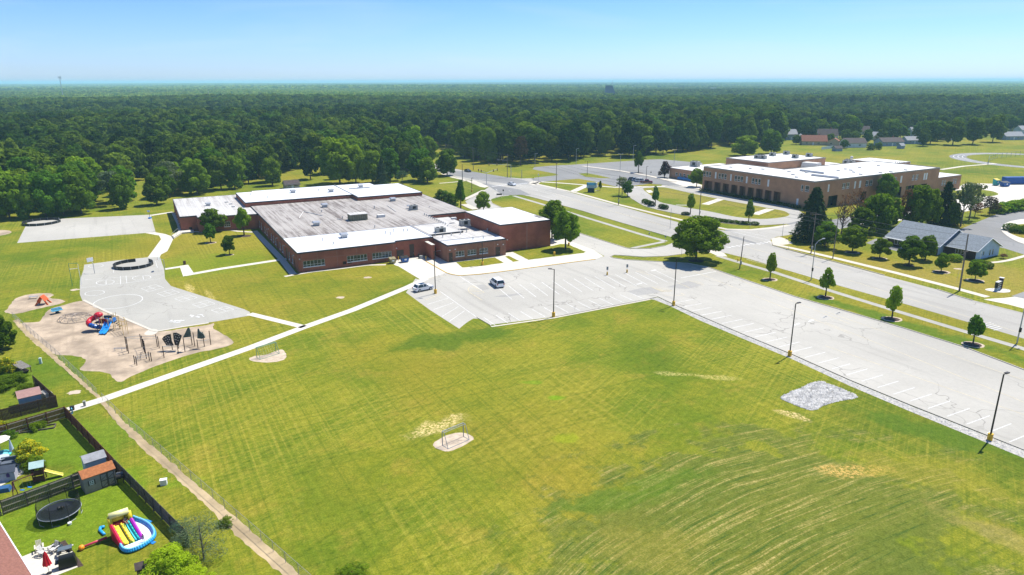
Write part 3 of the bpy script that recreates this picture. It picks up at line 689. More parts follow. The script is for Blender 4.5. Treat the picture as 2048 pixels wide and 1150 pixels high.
for c in V('x5', (1490, 205), (1245, 280)):
    for k in range(10):
        x, y = P(c[0] + random.uniform(-14, 14), c[1] + random.uniform(-3, 3)); mb.box((x, y, 0.016 + .003 * k), (random.uniform(.5, 1.1), random.uniform(.15, .4), 0.002), random.uniform(0, 3))
tag(mb.build('court_markings', white_line), kind='structure')

# ------------------------------------------------------------------ stones: the riprap pad and the gravel margin of the lot
def stones(name, inside_pts, n, smin, smax, m, z=0.0, seed=3, label=None, cat=None, kind='stuff'):
    rg = np.random.default_rng(seed)
    xs = [p[0] for p in inside_pts]; ys = [p[1] for p in inside_pts]
    px, py = np.array(xs), np.array(ys)
    pts = []
    while len(pts) < n:
        X = rg.uniform(min(xs), max(xs), n * 2); Y = rg.uniform(min(ys), max(ys), n * 2)
        ins = np.zeros(n * 2, bool); j = len(px) - 1
        for i in range(len(px)):
            c = ((py[i] > Y) != (py[j] > Y)) & (X < (px[j] - px[i]) * (Y - py[i]) / (py[j] - py[i] + 1e-9) + px[i]); ins ^= c; j = i
        pts += list(zip(X[ins], Y[ins]))
    pts = np.array(pts[:n]); s = rg.uniform(smin, smax, n) ** 1.0
    base = np.array([(1, 0, 0), (0, 1, 0), (-1, 0, 0), (0, -1, 0), (0, 0, 1), (0, 0, -1)], float)
    F = np.array([(0, 1, 4), (1, 2, 4), (2, 3, 4), (3, 0, 4), (1, 0, 5), (2, 1, 5), (3, 2, 5), (0, 3, 5)])
    a = rg.uniform(0, 6.28, n); V3 = base[None] * (s[:, None, None] * rg.uniform(.6, 1.2, (n, 6, 1)))
    V3[:, :, 2] *= 0.7
    ca, sa = np.cos(a)[:, None], np.sin(a)[:, None]
    x = V3[:, :, 0] * ca - V3[:, :, 1] * sa; y = V3[:, :, 0] * sa + V3[:, :, 1] * ca
    W = np.stack([x + pts[:, :1], y + pts[:, 1:], V3[:, :, 2] + z + s[:, None] * .25], -1).reshape(-1, 3)
    FF = (F[None] + 6 * np.arange(n)[:, None, None]).reshape(-1, 3)
    me = bpy.data.meshes.new(name); me.from_pydata(W.tolist(), [], FF.tolist()); me.materials.append(m)
    return tag(link(name, me), label, cat, kind=kind)
stone_mat = mat('limestone', (0.62, 0.595, 0.54), 0.9, 0, 1.3, 0.35)
riprap = smooth_closed(G(V('x6', (215, 570), (420, 450), (640, 370), (860, 262), (1060, 235), (1180, 280), (1500, 400), (1800, 560), (1400, 640), (1100, 730), (950, 815), (780, 815), (640, 770), (400, 670))), 3)
sheet('gravel_bed', riprap, 0.006, mat('stone_bed_shade', (0.16, 0.14, 0.12), 0.95, 0, 1.5, 0.3))
stones('riprap_stones', riprap, 4600, 0.08, 0.21, stone_mat, 0.0, 5, 'bed of loose pale limestone riprap stones in the lawn beside the parking lot', 'stones')
gm = [(1300, 598), (1315.7, 594.5), (1357, 614), (1493.5, 672.5), (1583.6, 709.5), (1700, 761.5), (1816, 809.6), (1975.7, 872.7), (2090, 918), (2300, 1002)]
gl = [(2300, 1035), (2100, 938), (1975, 886), (1816, 821), (1700, 772), (1640, 744), (1583.6, 718), (1493.5, 680.5), (1400, 641), (1340, 612), (1310, 600)]
sheet('gravel_margin', G(gm + gl), 0.006, pavement('gravel', (0.52, 0.49, 0.43), 0.2, 0, 0, 2.0))
stones('margin_gravel', G(gm + gl), 9000, 0.035, 0.09, stone_mat, 0.0, 6, 'strip of fine pale gravel along the lower edge of the parking lot', 'gravel')
# ------------------------------------------------------------------ buildings
class Frame:
    def __init__(s, ox, oy, deg):
        s.o = (ox, oy); s.t = R(deg); s.c, s.s = math.cos(s.t), math.sin(s.t)
    def loc(s, X, Y): X -= s.o[0]; Y -= s.o[1]; return (X * s.c + Y * s.s, -X * s.s + Y * s.c)
    def w(s, u, v): return (s.o[0] + u * s.c - v * s.s, s.o[1] + u * s.s + v * s.c)
    def px(s, x, y, z=0.0): return s.loc(*P(x, y, z))
    def on(s, x, y, v=None, u=None):       # the photograph's point (x, y) on the vertical plane v=const or u=const
        d = ray(x, y); a = s.loc(0, 0); b = s.loc(d[0], d[1]); du, dv = b[0] - a[0], b[1] - a[1]
        t = (v - a[1]) / dv if v is not None else (u - a[0]) / du
        return ((a[0] + du * t) if v is not None else (a[1] + dv * t), CAM_H + d[2] * t)
def wall_material(name, base, dark, course=0.35):
    m, nt, b = nodes_of(name)
    b.inputs['Roughness'].default_value = 0.9; b.inputs['Specular IOR Level'].default_value = 0.15
    tc = N(nt, 'TexCoord').outputs['Object']
    n1 = noise(nt, tc, 0.25, 3, 0.6); n2 = noise(nt, tc, 5.0, 3, 0.8)
    st = noise(nt, mapping(nt, tc, (0, 0, 0), 0, (0.12, 0.12, 6.0)), 1.0, 3, 0.7)
    c = mixc(nt, ramp(nt, n1, 0.35, 0.65), dark, base)
    c = mixc(nt, mth(nt, 'MULTIPLY', ramp(nt, st, 0.45, 0.65), 0.35), c, dark)
    c = mixc(nt, mth(nt, 'MULTIPLY', ramp(nt, n2, 0.45, 0.75), 0.45), c, [x * 1.5 for x in base])
    lk(nt, c, b.inputs['Base Color'])
    return m
brick = wall_material('red_brown_brick', (0.36, 0.125, 0.075), (0.24, 0.082, 0.052))
brick2 = wall_material('brown_brick', (0.30, 0.145, 0.09), (0.20, 0.095, 0.062))
tan_brick = wall_material('tan_brick', (0.46, 0.25, 0.145), (0.36, 0.195, 0.115))
fascia = mat('roof_edge_metal', (0.045, 0.05, 0.06), 0.5)
membrane = mat('white_roof_membrane', (0.66, 0.67, 0.67), 0.6, 0, 0.12, 0.07)
membrane_hs = mat('pale_roof_membrane', (0.66, 0.645, 0.60), 0.7, 0, 0.15, 0.07)
def weathered(name, base, stain, amt):
    m, nt, b = nodes_of(name)
    b.inputs['Roughness'].default_value = 0.85
    tc = N(nt, 'TexCoord').outputs['Object']
    a = noise(nt, mapping(nt, tc, (2, 1, 0), 0, (0.9, 0.035, 1)), 1.0, 5, 0.75)
    p = noise(nt, tc, 0.06, 4, 0.6); q = noise(nt, tc, 0.9, 4, 0.7)
    w = N(nt, 'TexWave', wave_type='BANDS', bands_direction='X'); w.inputs['Scale'].default_value = 0.17; w.inputs['Distortion'].default_value = 0.25
    lk(nt, tc, w.inputs['Vector'])
    c = mixc(nt, mth(nt, 'MULTIPLY', mth(nt, 'MULTIPLY', ramp(nt, a, 0.44, 0.60), ramp(nt, p, 0.30, 0.60)), amt), base, stain)
    c = mixc(nt, mth(nt, 'MULTIPLY', mth(nt, 'MULTIPLY', ramp(nt, q, 0.50, 0.68), ramp(nt, p, 0.40, 0.62)), amt * 0.7), c, [x * .75 for x in stain])
    c = mixc(nt, mth(nt, 'MULTIPLY', ramp(nt, w.outputs[1], 0.975, 0.995), 0.5), c, stain)
    lk(nt, c, b.inputs['Base Color'])
    return m
old_roof = weathered('weathered_grey_roof', (0.37, 0.338, 0.298), (0.115, 0.088, 0.072), 0.9)
grey_roof = weathered('grey_roof', (0.50, 0.48, 0.44), (0.28, 0.25, 0.22), 0.75)

def wall_run(mb, a, b, z0, z1, ops=(), depth=0.18, mi=0):
    """a wall face from a to b (outside on its right) with real openings (s0, s1, z0, z1) and their reveals"""
    d = Vector((b[0] - a[0], b[1] - a[1])); L = d.length; d /= L; nin = Vector((-d.y, d.x))
    def pt(s, z, dep=0.0): return (a[0] + d.x * s + nin.x * dep, a[1] + d.y * s + nin.y * dep, z)
    S = sorted({0, L, *[o[0] for o in ops], *[o[1] for o in ops]}); Z = sorted({z0, z1, *[max(z0, o[2]) for o in ops], *[o[3] for o in ops]})
    for s0, s1 in zip(S, S[1:]):
        for q0, q1 in zip(Z, Z[1:]):
            ms, mz = (s0 + s1) / 2, (q0 + q1) / 2
            if any(o[0] < ms < o[1] and o[2] < mz < o[3] for o in ops): continue
            mb.add([pt(s0, q0), pt(s1, q0), pt(s1, q1), pt(s0, q1)], [(0, 1, 2, 3)], mi)
    for s0, s1, q0, q1 in [(o[0], o[1], max(z0, o[2]), o[3]) for o in ops]:
        dep = depth
        mb.add([pt(s0, q0), pt(s0, q1), pt(s0, q1, dep), pt(s0, q0, dep)], [(0, 3, 2, 1)], mi)
        mb.add([pt(s1, q0), pt(s1, q1), pt(s1, q1, dep), pt(s1, q0, dep)], [(0, 1, 2, 3)], mi)
        mb.add([pt(s0, q1), pt(s1, q1), pt(s1, q1, dep), pt(s0, q1, dep)], [(0, 3, 2, 1)], mi)
        mb.add([pt(s0, q0), pt(s1, q0), pt(s1, q0, dep), pt(s0, q0, dep)], [(0, 1, 2, 3)], mi)
PANES = {}
def wbox(mb, a, b, s0, s1, z0, z1, d0, d1, mi=0):      # box along a wall; d is the distance inwards (negative: proud of it)
    d = Vector((b[0] - a[0], b[1] - a[1])).normalized(); n = Vector((-d.y, d.x)); vs = []
    for z in (z0, z1):
        for s, dd in ((s0, d0), (s1, d0), (s1, d1), (s0, d1)):
            vs.append((a[0] + d.x * s + n.x * dd, a[1] + d.y * s + n.y * dd, z))
    mb.add(vs, [(3, 2, 1, 0), (4, 5, 6, 7), (0, 1, 5, 4), (1, 2, 6, 5), (2, 3, 7, 6), (3, 0, 4, 7)], mi)
def pane(parent, a, b, s0, s1, z0, z1, dep, m):
    d = Vector((b[0] - a[0], b[1] - a[1])).normalized(); n = Vector((-d.y, d.x))
    w, h = round(s1 - s0, 2), round(z1 - z0, 2); key = (w, h, m.name)
    if key not in PANES: PANES[key] = MB().bx(0, w, 0, 0.02, 0, h).mesh('pane', m)
    return link('pane', PANES[key], parent, (a[0] + d.x * s0 + n.x * dep, a[1] + d.y * s0 + n.y * dep, z0), math.atan2(d.y, d.x))
def window(parent, a, b, s0, s1, z0, z1, nx=1, rows=(1.0,), depth=0.18, fm=None, gm=None, sill=True, t=0.06):
    fm = fm or white_paint; mb = MB(); dd = depth
    wbox(mb, a, b, s0 + .002, s1 - .002, z0 + .002, z0 + t, dd - .09, dd - .01); wbox(mb, a, b, s0 + .002, s1 - .002, z1 - t, z1 - .002, dd - .09, dd - .01)
    for i in range(nx + 1):
        c = s0 + (s1 - s0) * i / nx; x0 = min(max(c - t / 2, s0 + .002), s1 - t)
        wbox(mb, a, b, x0, x0 + t, z0 + t, z1 - t, dd - .085, dd - .01)
    z = z0 + t; tot = sum(rows); zs = []
    for k, r_ in enumerate(rows):
        h = (z1 - z0 - 2 * t) * r_ / tot; zs.append((z, z + h))
        if k: wbox(mb, a, b, s0 + t, s1 - t, z - t / 2, z + t / 2, dd - .08, dd - .01)
        z += h
    if sill: wbox(mb, a, b, s0 - .05, s1 + .05, z0 - .16, z0 - .003, -.06, dd)
    f = mb.build('window', fm, parent)
    for i in range(nx):
        for q0, q1 in zs:
            p0, p1 = s0 + (s1 - s0) * i / nx, s0 + (s1 - s0) * (i + 1) / nx
            pane(f, a, b, p0 + t / 2 + .003, p1 - t / 2 - .003, q0 + t / 2, q1 - t / 2, dd - .045, gm or window_glass)
    return f
def door(parent, a, b, s0, s1, z1, m, depth=0.18, leaves=1):
    mb = MB()
    wbox(mb, a, b, s0 + .002, s1 - .002, 0.02, z1 - .002, depth - .08, depth - .02)
    dr = mb.build('door', m, parent)
    hb = MB(); wbox(hb, a, b, s1 - .25, s1 - .2, 1.0, 1.25, depth - .13, depth - .081); hb.build('handle', galv, dr)
    return dr
def section(parent, pts, h, wm, rm, ops=None, band=0.35, z0=0.0, fm=None, skip=(), parapet=0.0):
    """one flat-roofed block: wall with openings, metal edge band, roof"""
    ops = ops or {}
    mb = MB(); n = len(pts)
    for i in range(n):
        if i in skip: continue
        wall_run(mb, pts[i], pts[(i + 1) % n], z0, h - 0.02, ops.get(i, ()))
    mb.build('wall', wm, parent)
    mb = MB()
    for i in range(n):                                   # metal edge: outset loop
        a, b = Vector(pts[i]), Vector(pts[(i + 1) % n]); d = (b - a).normalized()
        if i in skip: continue
        wbox(mb, a, b, -.05, (b - a).length + .05, h - band, h + 0.03 + parapet, -.05, .12)
    mb.build('roof_edge', fm or fascia, parent)
    mb = MB(); mb.prism(pts, h - 0.15, h, 0, bottom=True)
    return mb.build('roof', rm, parent)
def rooftop_unit(parent, x, y, z, kind='vent', rz=0.0, s=1.0):
    mb = MB()
    if kind == 'vent':                                   # box curb with a wider hood
        mb.box((x, y, z + .35 * s), (1.3 * s, 1.3 * s, .7 * s), rz); mb.box((x, y, z + .86 * s), (1.9 * s, 1.9 * s, .28 * s), rz, 0, .8)
        o = mb.build('rooftop_vent', galv, parent)
        MB().box((x, y, z + .70 * s), (1.5 * s, 1.5 * s, .07 * s), rz, 0).build('louvre', black_metal, o)
    elif kind == 'ac':
        mb.box((x, y, z + .95 * s), (2.7 * s, 1.7 * s, 1.5 * s), rz); mb.box((x, y, z + .1), (3.0 * s, 2.0 * s, .18), rz)
        o = mb.build('air_conditioner', grey_unit, parent)
        f = MB(); co, si = math.cos(rz), math.sin(rz)
        for k in (-.7, .5):
            f.cyl((x + k * s * co, y + k * s * si, z + 1.7 * s), (x + k * s * co, y + k * s * si, z + 1.85 * s), .45 * s, n=10)
        f.build('fan_grille', black_metal, o)
        g = MB(); g.box((x - si * -.86 * s, y + co * -.86 * s, z + .95 * s), (1.1 * s, .05, .9 * s), rz); g.build('louvre', black_metal, o)
    elif kind == 'low':
        mb.box((x, y, z + .4 * s), (2.4 * s, 1.5 * s, .8 * s), rz, 0, .92); o = mb.build('rooftop_unit', off_white, parent)
    elif kind == 'pipe':
        mb.cyl((x, y, z), (x, y, z + .6), .12, n=8); mb.cyl((x, y, z + .6), (x, y, z + .72), .2, n=8); o = mb.build('vent_pipe', galv, parent)
    elif kind == 'penthouse':
        mb.box((x, y, z + .9), (5.2, 3.4, 1.8), rz); o = mb.build('roof_penthouse', mat('penthouse_panel', (.22, .20, .12), .8, 0, 1.5, .3), parent)
        MB().box((x, y, z + 1.86), (5.5, 3.7, .12), rz).build('penthouse_roof', grey_roof, o)
        g = MB()
        for k in range(7): g.box((x - 2.1 + .7 * k, y - 1.72, z + .9), (.07, .05, 1.6), rz)
        g.build('panel_joint', fascia, o)
    return o

# ---- the single-storey school
S = Frame(*P(598, 545.5), 28)
school = thing('school_building', 'single-storey red brick school with stained flat roofs and a taller windowless gym block', 'school', (*S.o, 0), S.t)
def op(view, tl, br, v=None, u=None, a=(0, 0), flip=1, lo=None):
    (x0, y0), (x1, y1) = V(view, tl, br)
    s0, zt = S.on(x0, y0, v, u); s1, zb = S.on(x1, y1, v, u)
    return sorted((s0, s1)) + [max(zb, .25), zt]
# block D, the big stained roof, with the front classrooms
Dp = [(0, 0), (25.0, 0), (25.0, 1.4), (36.0, 1.4), (36.0, 4.0), (46, 4.0), (46, 31), (60, 31), (60, 75), (0, 75)]
fw = [op('x2', (165, 528), (452, 612), v=0), op('x2', (728, 470), (993, 550), v=0), op('x2', (1052, 436), (1305, 512), v=0)]
for w_ in fw: w_[2], w_[3] = 1.2, 2.75
vents = [[10.9, 11.8, .7, 1.5], [12.3, 13.2, .7, 1.5]]
s_ = S.px(808, 526)[0]
dop = [[0.6, 2.6, 0.0, 2.4], [4.2, 5.5, 0.0, 3.6]]
left_ops = [[75 - v_ - 1.6, 75 - v_, 0.9, 2.9] for v_ in (6.5, 10.5, 19.5, 23.2, 30, 33.5, 37, 44.5, 48, 54.5, 58)] + [[75 - 15.5, 75 - 13.2, 0.0, 3.3], [75 - 5.0, 75 - 3.9, 0.0, 2.6], [75 - 28, 75 - 26.8, 0, 2.6], [75 - 42.0, 75 - 40.6, 0, 2.6], [75 - 52.3, 75 - 51, 0, 2.6]]
section(school, Dp, 5.0, brick, old_roof, {0: [*fw, *vents], 2: dop, 9: left_ops})
for w_ in fw: window(school, Dp[0], Dp[1], *w_[:4], nx=6, rows=(.32, .68))
for w_ in vents:
    mb = MB()
    for k in range(5): wbox(mb, Dp[0], Dp[1], w_[0] + .03, w_[1] - .03, w_[2] + .04 + .15 * k, w_[2] + .12 + .15 * k, .05, .14)
    mb.build('louvre', mat('maroon_louvre', (.06, .02, .02), .6), school)
brown_door = mat('brown_door', (0.06, 0.04, 0.03), 0.5)
for i, w_ in enumerate(dop): door(school, Dp[2], Dp[3], *w_[:2], w_[3], brown_door)
for w_ in left_ops[:11]: window(school, Dp[9], Dp[0], *w_[:4], nx=2, rows=(.3, .7))
for w_ in left_ops[11:]: door(school, Dp[9], Dp[0], *w_[:2], w_[3], brown_door)
mb = MB()                                               # pale vertical control joints and the horizontal band over the windows
for s in (.9, 4.7, 9.6, 14.6, 19.6, 24.4): wbox(mb, Dp[0], Dp[1], s, s + .05, .3, 4.6, -.012, .02)
wbox(mb, Dp[0], Dp[1], .2, 24.8, 3.02, 3.07, -.014, .02)
mb.build('wall_joint', mat('pale_joint', (.34, .22, .17), .9), school)
mb = MB(); mb.prism([(0.02, .02), (24.98, .02), (24.98, 1.42), (35.9, 1.42), (35.3, 17.5), (.02, 17.9)], 5.0, 5.035); mb.build('roof_strip', membrane, school)
mb = MB(); mb.bx(0.02, 35.4, 17.9, 18.12, 5.0, 5.07); mb.bx(35.3, 35.52, 1.5, 17.9, 5.0, 5.16); mb.bx(35.5, 45.9, 17.6, 17.8, 5.0, 5.1); mb.build('roof_seam', galv, school)
# block A (west wing)
Ap = [(-22.2, 67.2), (-17.4, 67.2), (-17.4, 63.5), (-6, 62.2), (-1.0, 60.8), (-0.06, 60.8), (-0.06, 105.8), (-22.2, 105.8)]
a_ops = {}
s0 = S.on(*V('x1', (738, 480))[0], v=61.8)[0]; s1 = S.on(*V('x1', (818, 548))[0], v=61.8)[0]
L2 = math.hypot(11.4, 1.3)
k0 = (s0 + 17.4); k1 = (s1 + 17.4)
k0, k1 = min(k0, L2 - 2.5), min(k1, L2 - .4)
section(school, Ap, 4.7, brick, grey_roof, {2: [[k0, k1, 1.2, 2.9]], 0: [[2.2, 3.1, .6, 1.2]], 7: [[8 + 5 * k, 9.5 + 5 * k, 1, 2.6] for k in range(5)] + [[32.5, 34, 0, 2.6]]})
window(school, Ap[2], Ap[3], k0, k1, 1.2, 2.9, nx=3, rows=(.3, .7))
for k in range(5): window(school, Ap[7], Ap[0], 8 + 5 * k, 9.5 + 5 * k, 1, 2.6, nx=1, rows=(.3, .7))
door(school, Ap[7], Ap[0], 32.5, 34, 2.6, brown_door)
MB().bx(-20.0, -19.1, 67.22, 67.3, .62, 1.18).build('louvre', black_metal, school)
# block B and C (north side, higher)
section(school, [(-1.6, 75.02), (34.6, 75.02), (34.6, 101), (4.0, 101), (4.0, 99), (-1.6, 99)], 6.3, brick, membrane)
section(school, [(34.65, 68.4), (58.6, 68.4), (58.6, 94.6), (48.8, 94.6), (48.8, 100.9), (34.65, 100.9)], 6.25, brick, membrane, z0=0)
MB().bx(34.55, 34.85, 69, 100.8, 6.3, 6.5).build('roof_seam', galv, school)
MB().bx(37, 45, 88.0, 88.5, 6.25, 6.6).build('roof_screen', galv, school)
# block E (kitchen block in front of the gym)
Ep = [(36.05, -8.2), (53.0, -8.2), (53.0, 3.98), (36.05, 3.98)]
eops = []
for tl, br in (((200, 790), (313, 870)), ((352, 772), (465, 852)), ((502, 752), (613, 832))):
    o = op('x3', tl, br, v=-8.2); eops.append([o[0] - 36.05, o[1] - 36.05, 1.25, 2.65])
edoors = []
for xa, xb in ((112, 163), (712, 768)):
    a_ = S.on(*V('x3', (xa, 850))[0], v=-8.2)[0]; b_ = S.on(*V('x3', (xb, 850))[0], v=-8.2)[0]; edoors.append([max(.3, a_ - 36.05), b_ - 36.05, 0, 2.5])
section(school, Ep, 4.55, brick2, membrane, {0: eops + edoors, 3: [[3.2, 4.3, 0, 2.5]]})
for w_ in eops: window(school, Ep[0], Ep[1], *w_, nx=3, rows=(.35, .65))
for w_ in edoors: door(school, Ep[0], Ep[1], w_[0], w_[1], w_[3], brown_door)
door(school, Ep[3], Ep[0], 3.2, 4.3, 2.5, brown_door)
mb = MB()
for s in (2.6, 5.4, 8.2, 11.0, 13.6, 15.7): wbox(mb, Ep[0], Ep[1], s, s + .05, .2, 4.15, -.012, .02)
mb.build('wall_joint', MATS['pale_joint'], school)
mb = MB(); mb.prism([(36.2, -3.0), (52.9, -4.5), (52.9, 3.9), (36.2, 3.9)], 4.55, 4.60); mb.build('roof_strip', grey_roof, school)
mb = MB(); mb.prism([(36.2, 4.1), (45.9, 4.1), (45.9, 17.5), (36.2, 17.5)], 5.0, 5.04); mb.build('roof_strip', grey_roof, school)
mb = MB(); mb.bx(36.2, 52.9, -3.2, -3.0, 4.55, 4.68); mb.build('roof_seam', galv, school)
# wall lamps
mb = MB()
for x, y, z in ((35.9 + .8, -8.26, 3.2), (38.2, -8.26, 3.3), (50.5, -8.26, 3.2), (52.2, -8.26, 3.0), (.4, -.08, 3.4), (25.6, 1.3, 3.0), (55.2, -4.9, 3.3)): mb.box((x, y, z), (.3, .2, .25))
for v_ in (4.6, 17, 27.4, 41.3): mb.box((-.1, v_, 3.4), (.2, .3, .25))
mb.build('wall_lamp', off_white, school)
# block F (gym)
Fp = [(53.05, -4.8), (69.0, -4.8), (69.0, 18.5), (53.05, 18.5)]
section(school, Fp, 7.6, brick, grey_roof, band=0.3)
mb = MB(); wbox(mb, Fp[0], Fp[1], 8.3, 8.42, 0, 7.2, -.03, .02); mb.build('wall_joint', MATS['pale_joint'], school)
mb = MB(); mb.prism([(53.2, -4.6), (68.8, -4.6), (68.8, 18.3), (53.2, 18.3)], 7.6, 7.635); mb.build('roof_strip', membrane_hs, school)
MB().box((68.1, 0.5, 7.7), (1.4, 3.4, .06), 0).build('roof_stain', mat('roof_dirt', (.2, .19, .18), .9), school)
# low parapet piece behind the kitchen block and the free-standing screen wall by the bins
section(school, [(46.02, 4.02), (53.04, 4.02), (53.04, 30.98), (46.02, 30.98)], 3.9, brick, grey_roof)
mb = MB(); mb.bx(33.6, 34.4, -3.5, 5.3 - 3.95, 0, 3.9); sw = mb.build('screen_wall', brick, school)
MB().bx(33.5, 34.5, -3.6, 1.36, 3.9, 4.0).build('wall_cap', conc_new, sw)
# roof equipment
for x, y, z, k, s in ((7.8, 89, 0, 0, 0), ):
    pass
def unit(px, py, z, kind, s=1.0):
    x, y = S.px(px, py, z); rooftop_unit(school, x, y, z, kind, 0, s)
for view, pts, z, k, s in (('v4', [(1090, 145), (1402, 138)], 6.3, 'vent', 1.1), ('v4', [(1645, 100)], 6.3, 'vent', 1.0), ('v4', [(395, 250)], 4.7, 'vent', .95), ('v4', [(1350, 262), (1908, 212)], 5, 'vent', 1.15), ('v4', [(1282, 412), (1508, 512)], 5.03, 'vent', 1.15),
        ('v4', [(1620, 365)], 5, 'penthouse', 1), ('v4', [(1810, 345)], 5, 'low', 1.0), ('v5', [(740, 478)], 4.6, 'ac', 1.0), ('v5', [(940, 415)], 4.9, 'ac', 1.05), ('v5', [(520, 285)], 5, 'ac', .9), ('v5', [(850, 362)], 5.0, 'low', .7),
        ('v4', [(580, 240), (545, 225), (600, 262)], 4.7, 'low', .45), ('v4', [(885, 188), (740, 165), (1300, 128)], 6.3, 'pipe', 1), ('v4', [(1325, 305), (1495, 358), (1755, 275), (1335, 540), (1420, 568), (1680, 155), (1760, 432)], 5.03, 'pipe', 1),
        ('v5', [(1008, 528), (1092, 520), (650, 275), (1125, 460)], 4.6, 'pipe', 1), ('v5', [(470, 460), (440, 462), (330, 490), (290, 480), (360, 462)], 5.05, 'pipe', 1), ('v5', [(120, 155), (200, 270), (75, 90)], 5.5, 'pipe', 1)):
    for p in V(view, *pts): unit(*p, z, k, s)
for i in range(11):
    x, y = S.px(*V('v5', (610 + i * 17, 330 + i * 8))[0], 5.0); rooftop_unit(school, x, y, 5.0, 'pipe')
for p in V('v5', (800, 430), (890, 460), (700, 500), (830, 498), (905, 485), (955, 470), (760, 512)): unit(*p, 4.6, 'pipe')
mb = MB()
for (xa, ya), (xb, yb) in (((1140, 355), (1175, 300)), ((1175, 300), (1330, 335)), ((1450, 360), (1490, 370)), ((1860, 250), (1930, 300))):
    a = S.px(*V('v4', (xa, ya))[0], 5.02); b = S.px(*V('v4', (xb, yb))[0], 5.02); mb.cyl((*a, 5.1), (*b, 5.1), .1, n=6)
mb.build('roof_pipe', off_white, school)
mb = MB(); c = S.px(*V('v5', (485, 275))[0], 5.0); mb.sphere((c[0], c[1], 5.9), (.9, .9, .35), 10, 4, half=True); mb.cyl((c[0], c[1], 5), (c[0], c[1], 6), .07); mb.build('satellite_dish', galv, school)
mb = MB(); c = S.px(*V('v5', (645, 120))[0], 6)
# entrance ramp with railings at the west wing
mb = MB(); rp = G(V('v3', (1410, 300), (1470, 262), (1585, 255), (1590, 268), (1490, 278), (1425, 318)))
single('entrance_ramp', MB().prism(rp if sum(a[0]*b[1]-a[1]*b[0] for a, b in zip(rp, rp[1:]+rp[:1])) > 0 else rp[::-1], 0, .45), conc_new, 'pale concrete entrance landing with steps at the corner of the school west wing', 'ramp')
rl = thing('stair_railing', 'grey metal handrails on the steps by the school west wing', 'railing', (*P(346, 473), 0.0))
for k in (0, 1):
    mb = MB(); q = [Vector((*P(*p), 0)) - Vector((*P(346, 473), 0)) for p in V('v3', (1408 + 14 * k, 303 + 14 * k), (1435 + 16 * k, 285 + 14 * k), (1462 + 18 * k, 268 + 12 * k))]
    mb.tube([(p.x, p.y, 1.0 + .2 * i) for i, p in enumerate(q)], .03)
    for i, p in enumerate(q): mb.cyl((p.x, p.y, 0), (p.x, p.y, 1.0 + .2 * i), .03)
    mb.build('rail', galv, rl)

# ---- the two-storey high school
HS = Frame(*P(1404, 381), -59.5)
hs = thing('high_school_building', 'two-storey tan brick high school with pale roofs and an arcade across the street', 'school', (*HS.o, 0), HS.t)
H1 = 10.0
Mp = [(0, 0), (54, 0), (54, 80.2), (24, 80.2), (24, 21), (0, 21)]
def hop(xa, xb, y0, y1, v=None, u=None):
    a = HS.on(xa, y0, v, u); b = HS.on(xb, y1, v, u); return [min(a[0], b[0]), max(a[0], b[0])]
bays = []
bx = [779, 880, 965, 1050, 1135, 1218, 1303, 1392, 1482, 1575]
for i in range(9):
    xa, xb = V('w2', (bx[i] + 8, 600), (bx[i + 1] - 14, 600)); s = hop(xa[0], xb[0], 380, 380, v=0); bays.append([s[0], s[1], 0.05, 4.5])
wins = []
for xa, xb in ((780, 802), (808, 832), (837, 860), (935, 957), (963, 987), (993, 1018), (1098, 1122), (1128, 1152), (1158, 1185), (1272, 1297), (1304, 1329), (1336, 1362)):
    p, q = V('w2', (xa, 500), (xb, 500)); s = hop(p[0], q[0], 350, 350, v=0); wins.append([s[0], s[1], 6.1, 8.4])
pans = []
for xa, xb in ((898, 915), (1053, 1068), (1213, 1230), (1431, 1450)):
    p, q = V('w2', (xa, 500), (xb, 500)); s = hop(p[0], q[0], 350, 350, v=0); pans.append([s[0], s[1], 5.9, 8.6])
p, q = V('w2', (1716, 700), (1738, 700)); s = hop(p[0], q[0], 395, 395, v=0)
pans.append([s[0], s[1], .6, 3.2])
for xa, xb in ((1765, 1790), (1806, 1850)):
    p, q = V('w2', (xa, 650), (xb, 650)); s = hop(p[0], q[0], 365, 365, v=0)
    if s[1] < 53.5: wins.append([s[0], s[1], 6.1, 8.4])
rops = []; rpan = []; rbay = []
for grp, y in (((10, 42), 560), ((50, 98), 555), ((388, 418), 520), ((424, 455), 515), ((598, 628), 500), ((632, 662), 495), ((822, 850), 470), ((856, 880), 468), ((1014, 1038), 455), ((1044, 1072), 450)):
    p, q = V('w3', (grp[0], y), (grp[1], y)); s = hop(p[0], q[0], 370, 368, u=54); rops.append([s[0], s[1], 6.1, 8.4])
rops = [r_ for r_ in rops if r_[0] > .6 and r_[1] < 79.5]
for xa, xb, y in ((258, 274, 540), (496, 512, 515), (540, 558, 510), (910, 928, 470), (1118, 1134, 445), (1138, 1154, 442)):
    p, q = V('w3', (xa, y), (xb, y)); s = hop(p[0], q[0], 370, 369, u=54); rpan.append([s[0], s[1], 5.8, 8.6])
for xa, xb, y in ((265, 350, 640), (550, 610, 590), (850, 925, 570), (960, 1058, 545), (1080, 1150, 530)):
    p, q = V('w3', (xa, y), (xb, y)); s = hop(p[0], q[0], 385, 384, u=54); rbay.append([s[0], s[1], 0.05, 4.2])
section(hs, Mp, H1, tan_brick, membrane_hs, {0: bays + wins + pans, 1: rops + rpan + rbay}, band=0.22, fm=mat('coping', (.30, .27, .23), .7), parapet=.25)
for w_ in wins: window(hs, Mp[0], Mp[1], *w_, nx=1, rows=(.28, .72), t=.14, sill=False)
for w_ in rops: window(hs, Mp[1], Mp[2], *w_, nx=2, rows=(.28, .72), t=.14, sill=False)
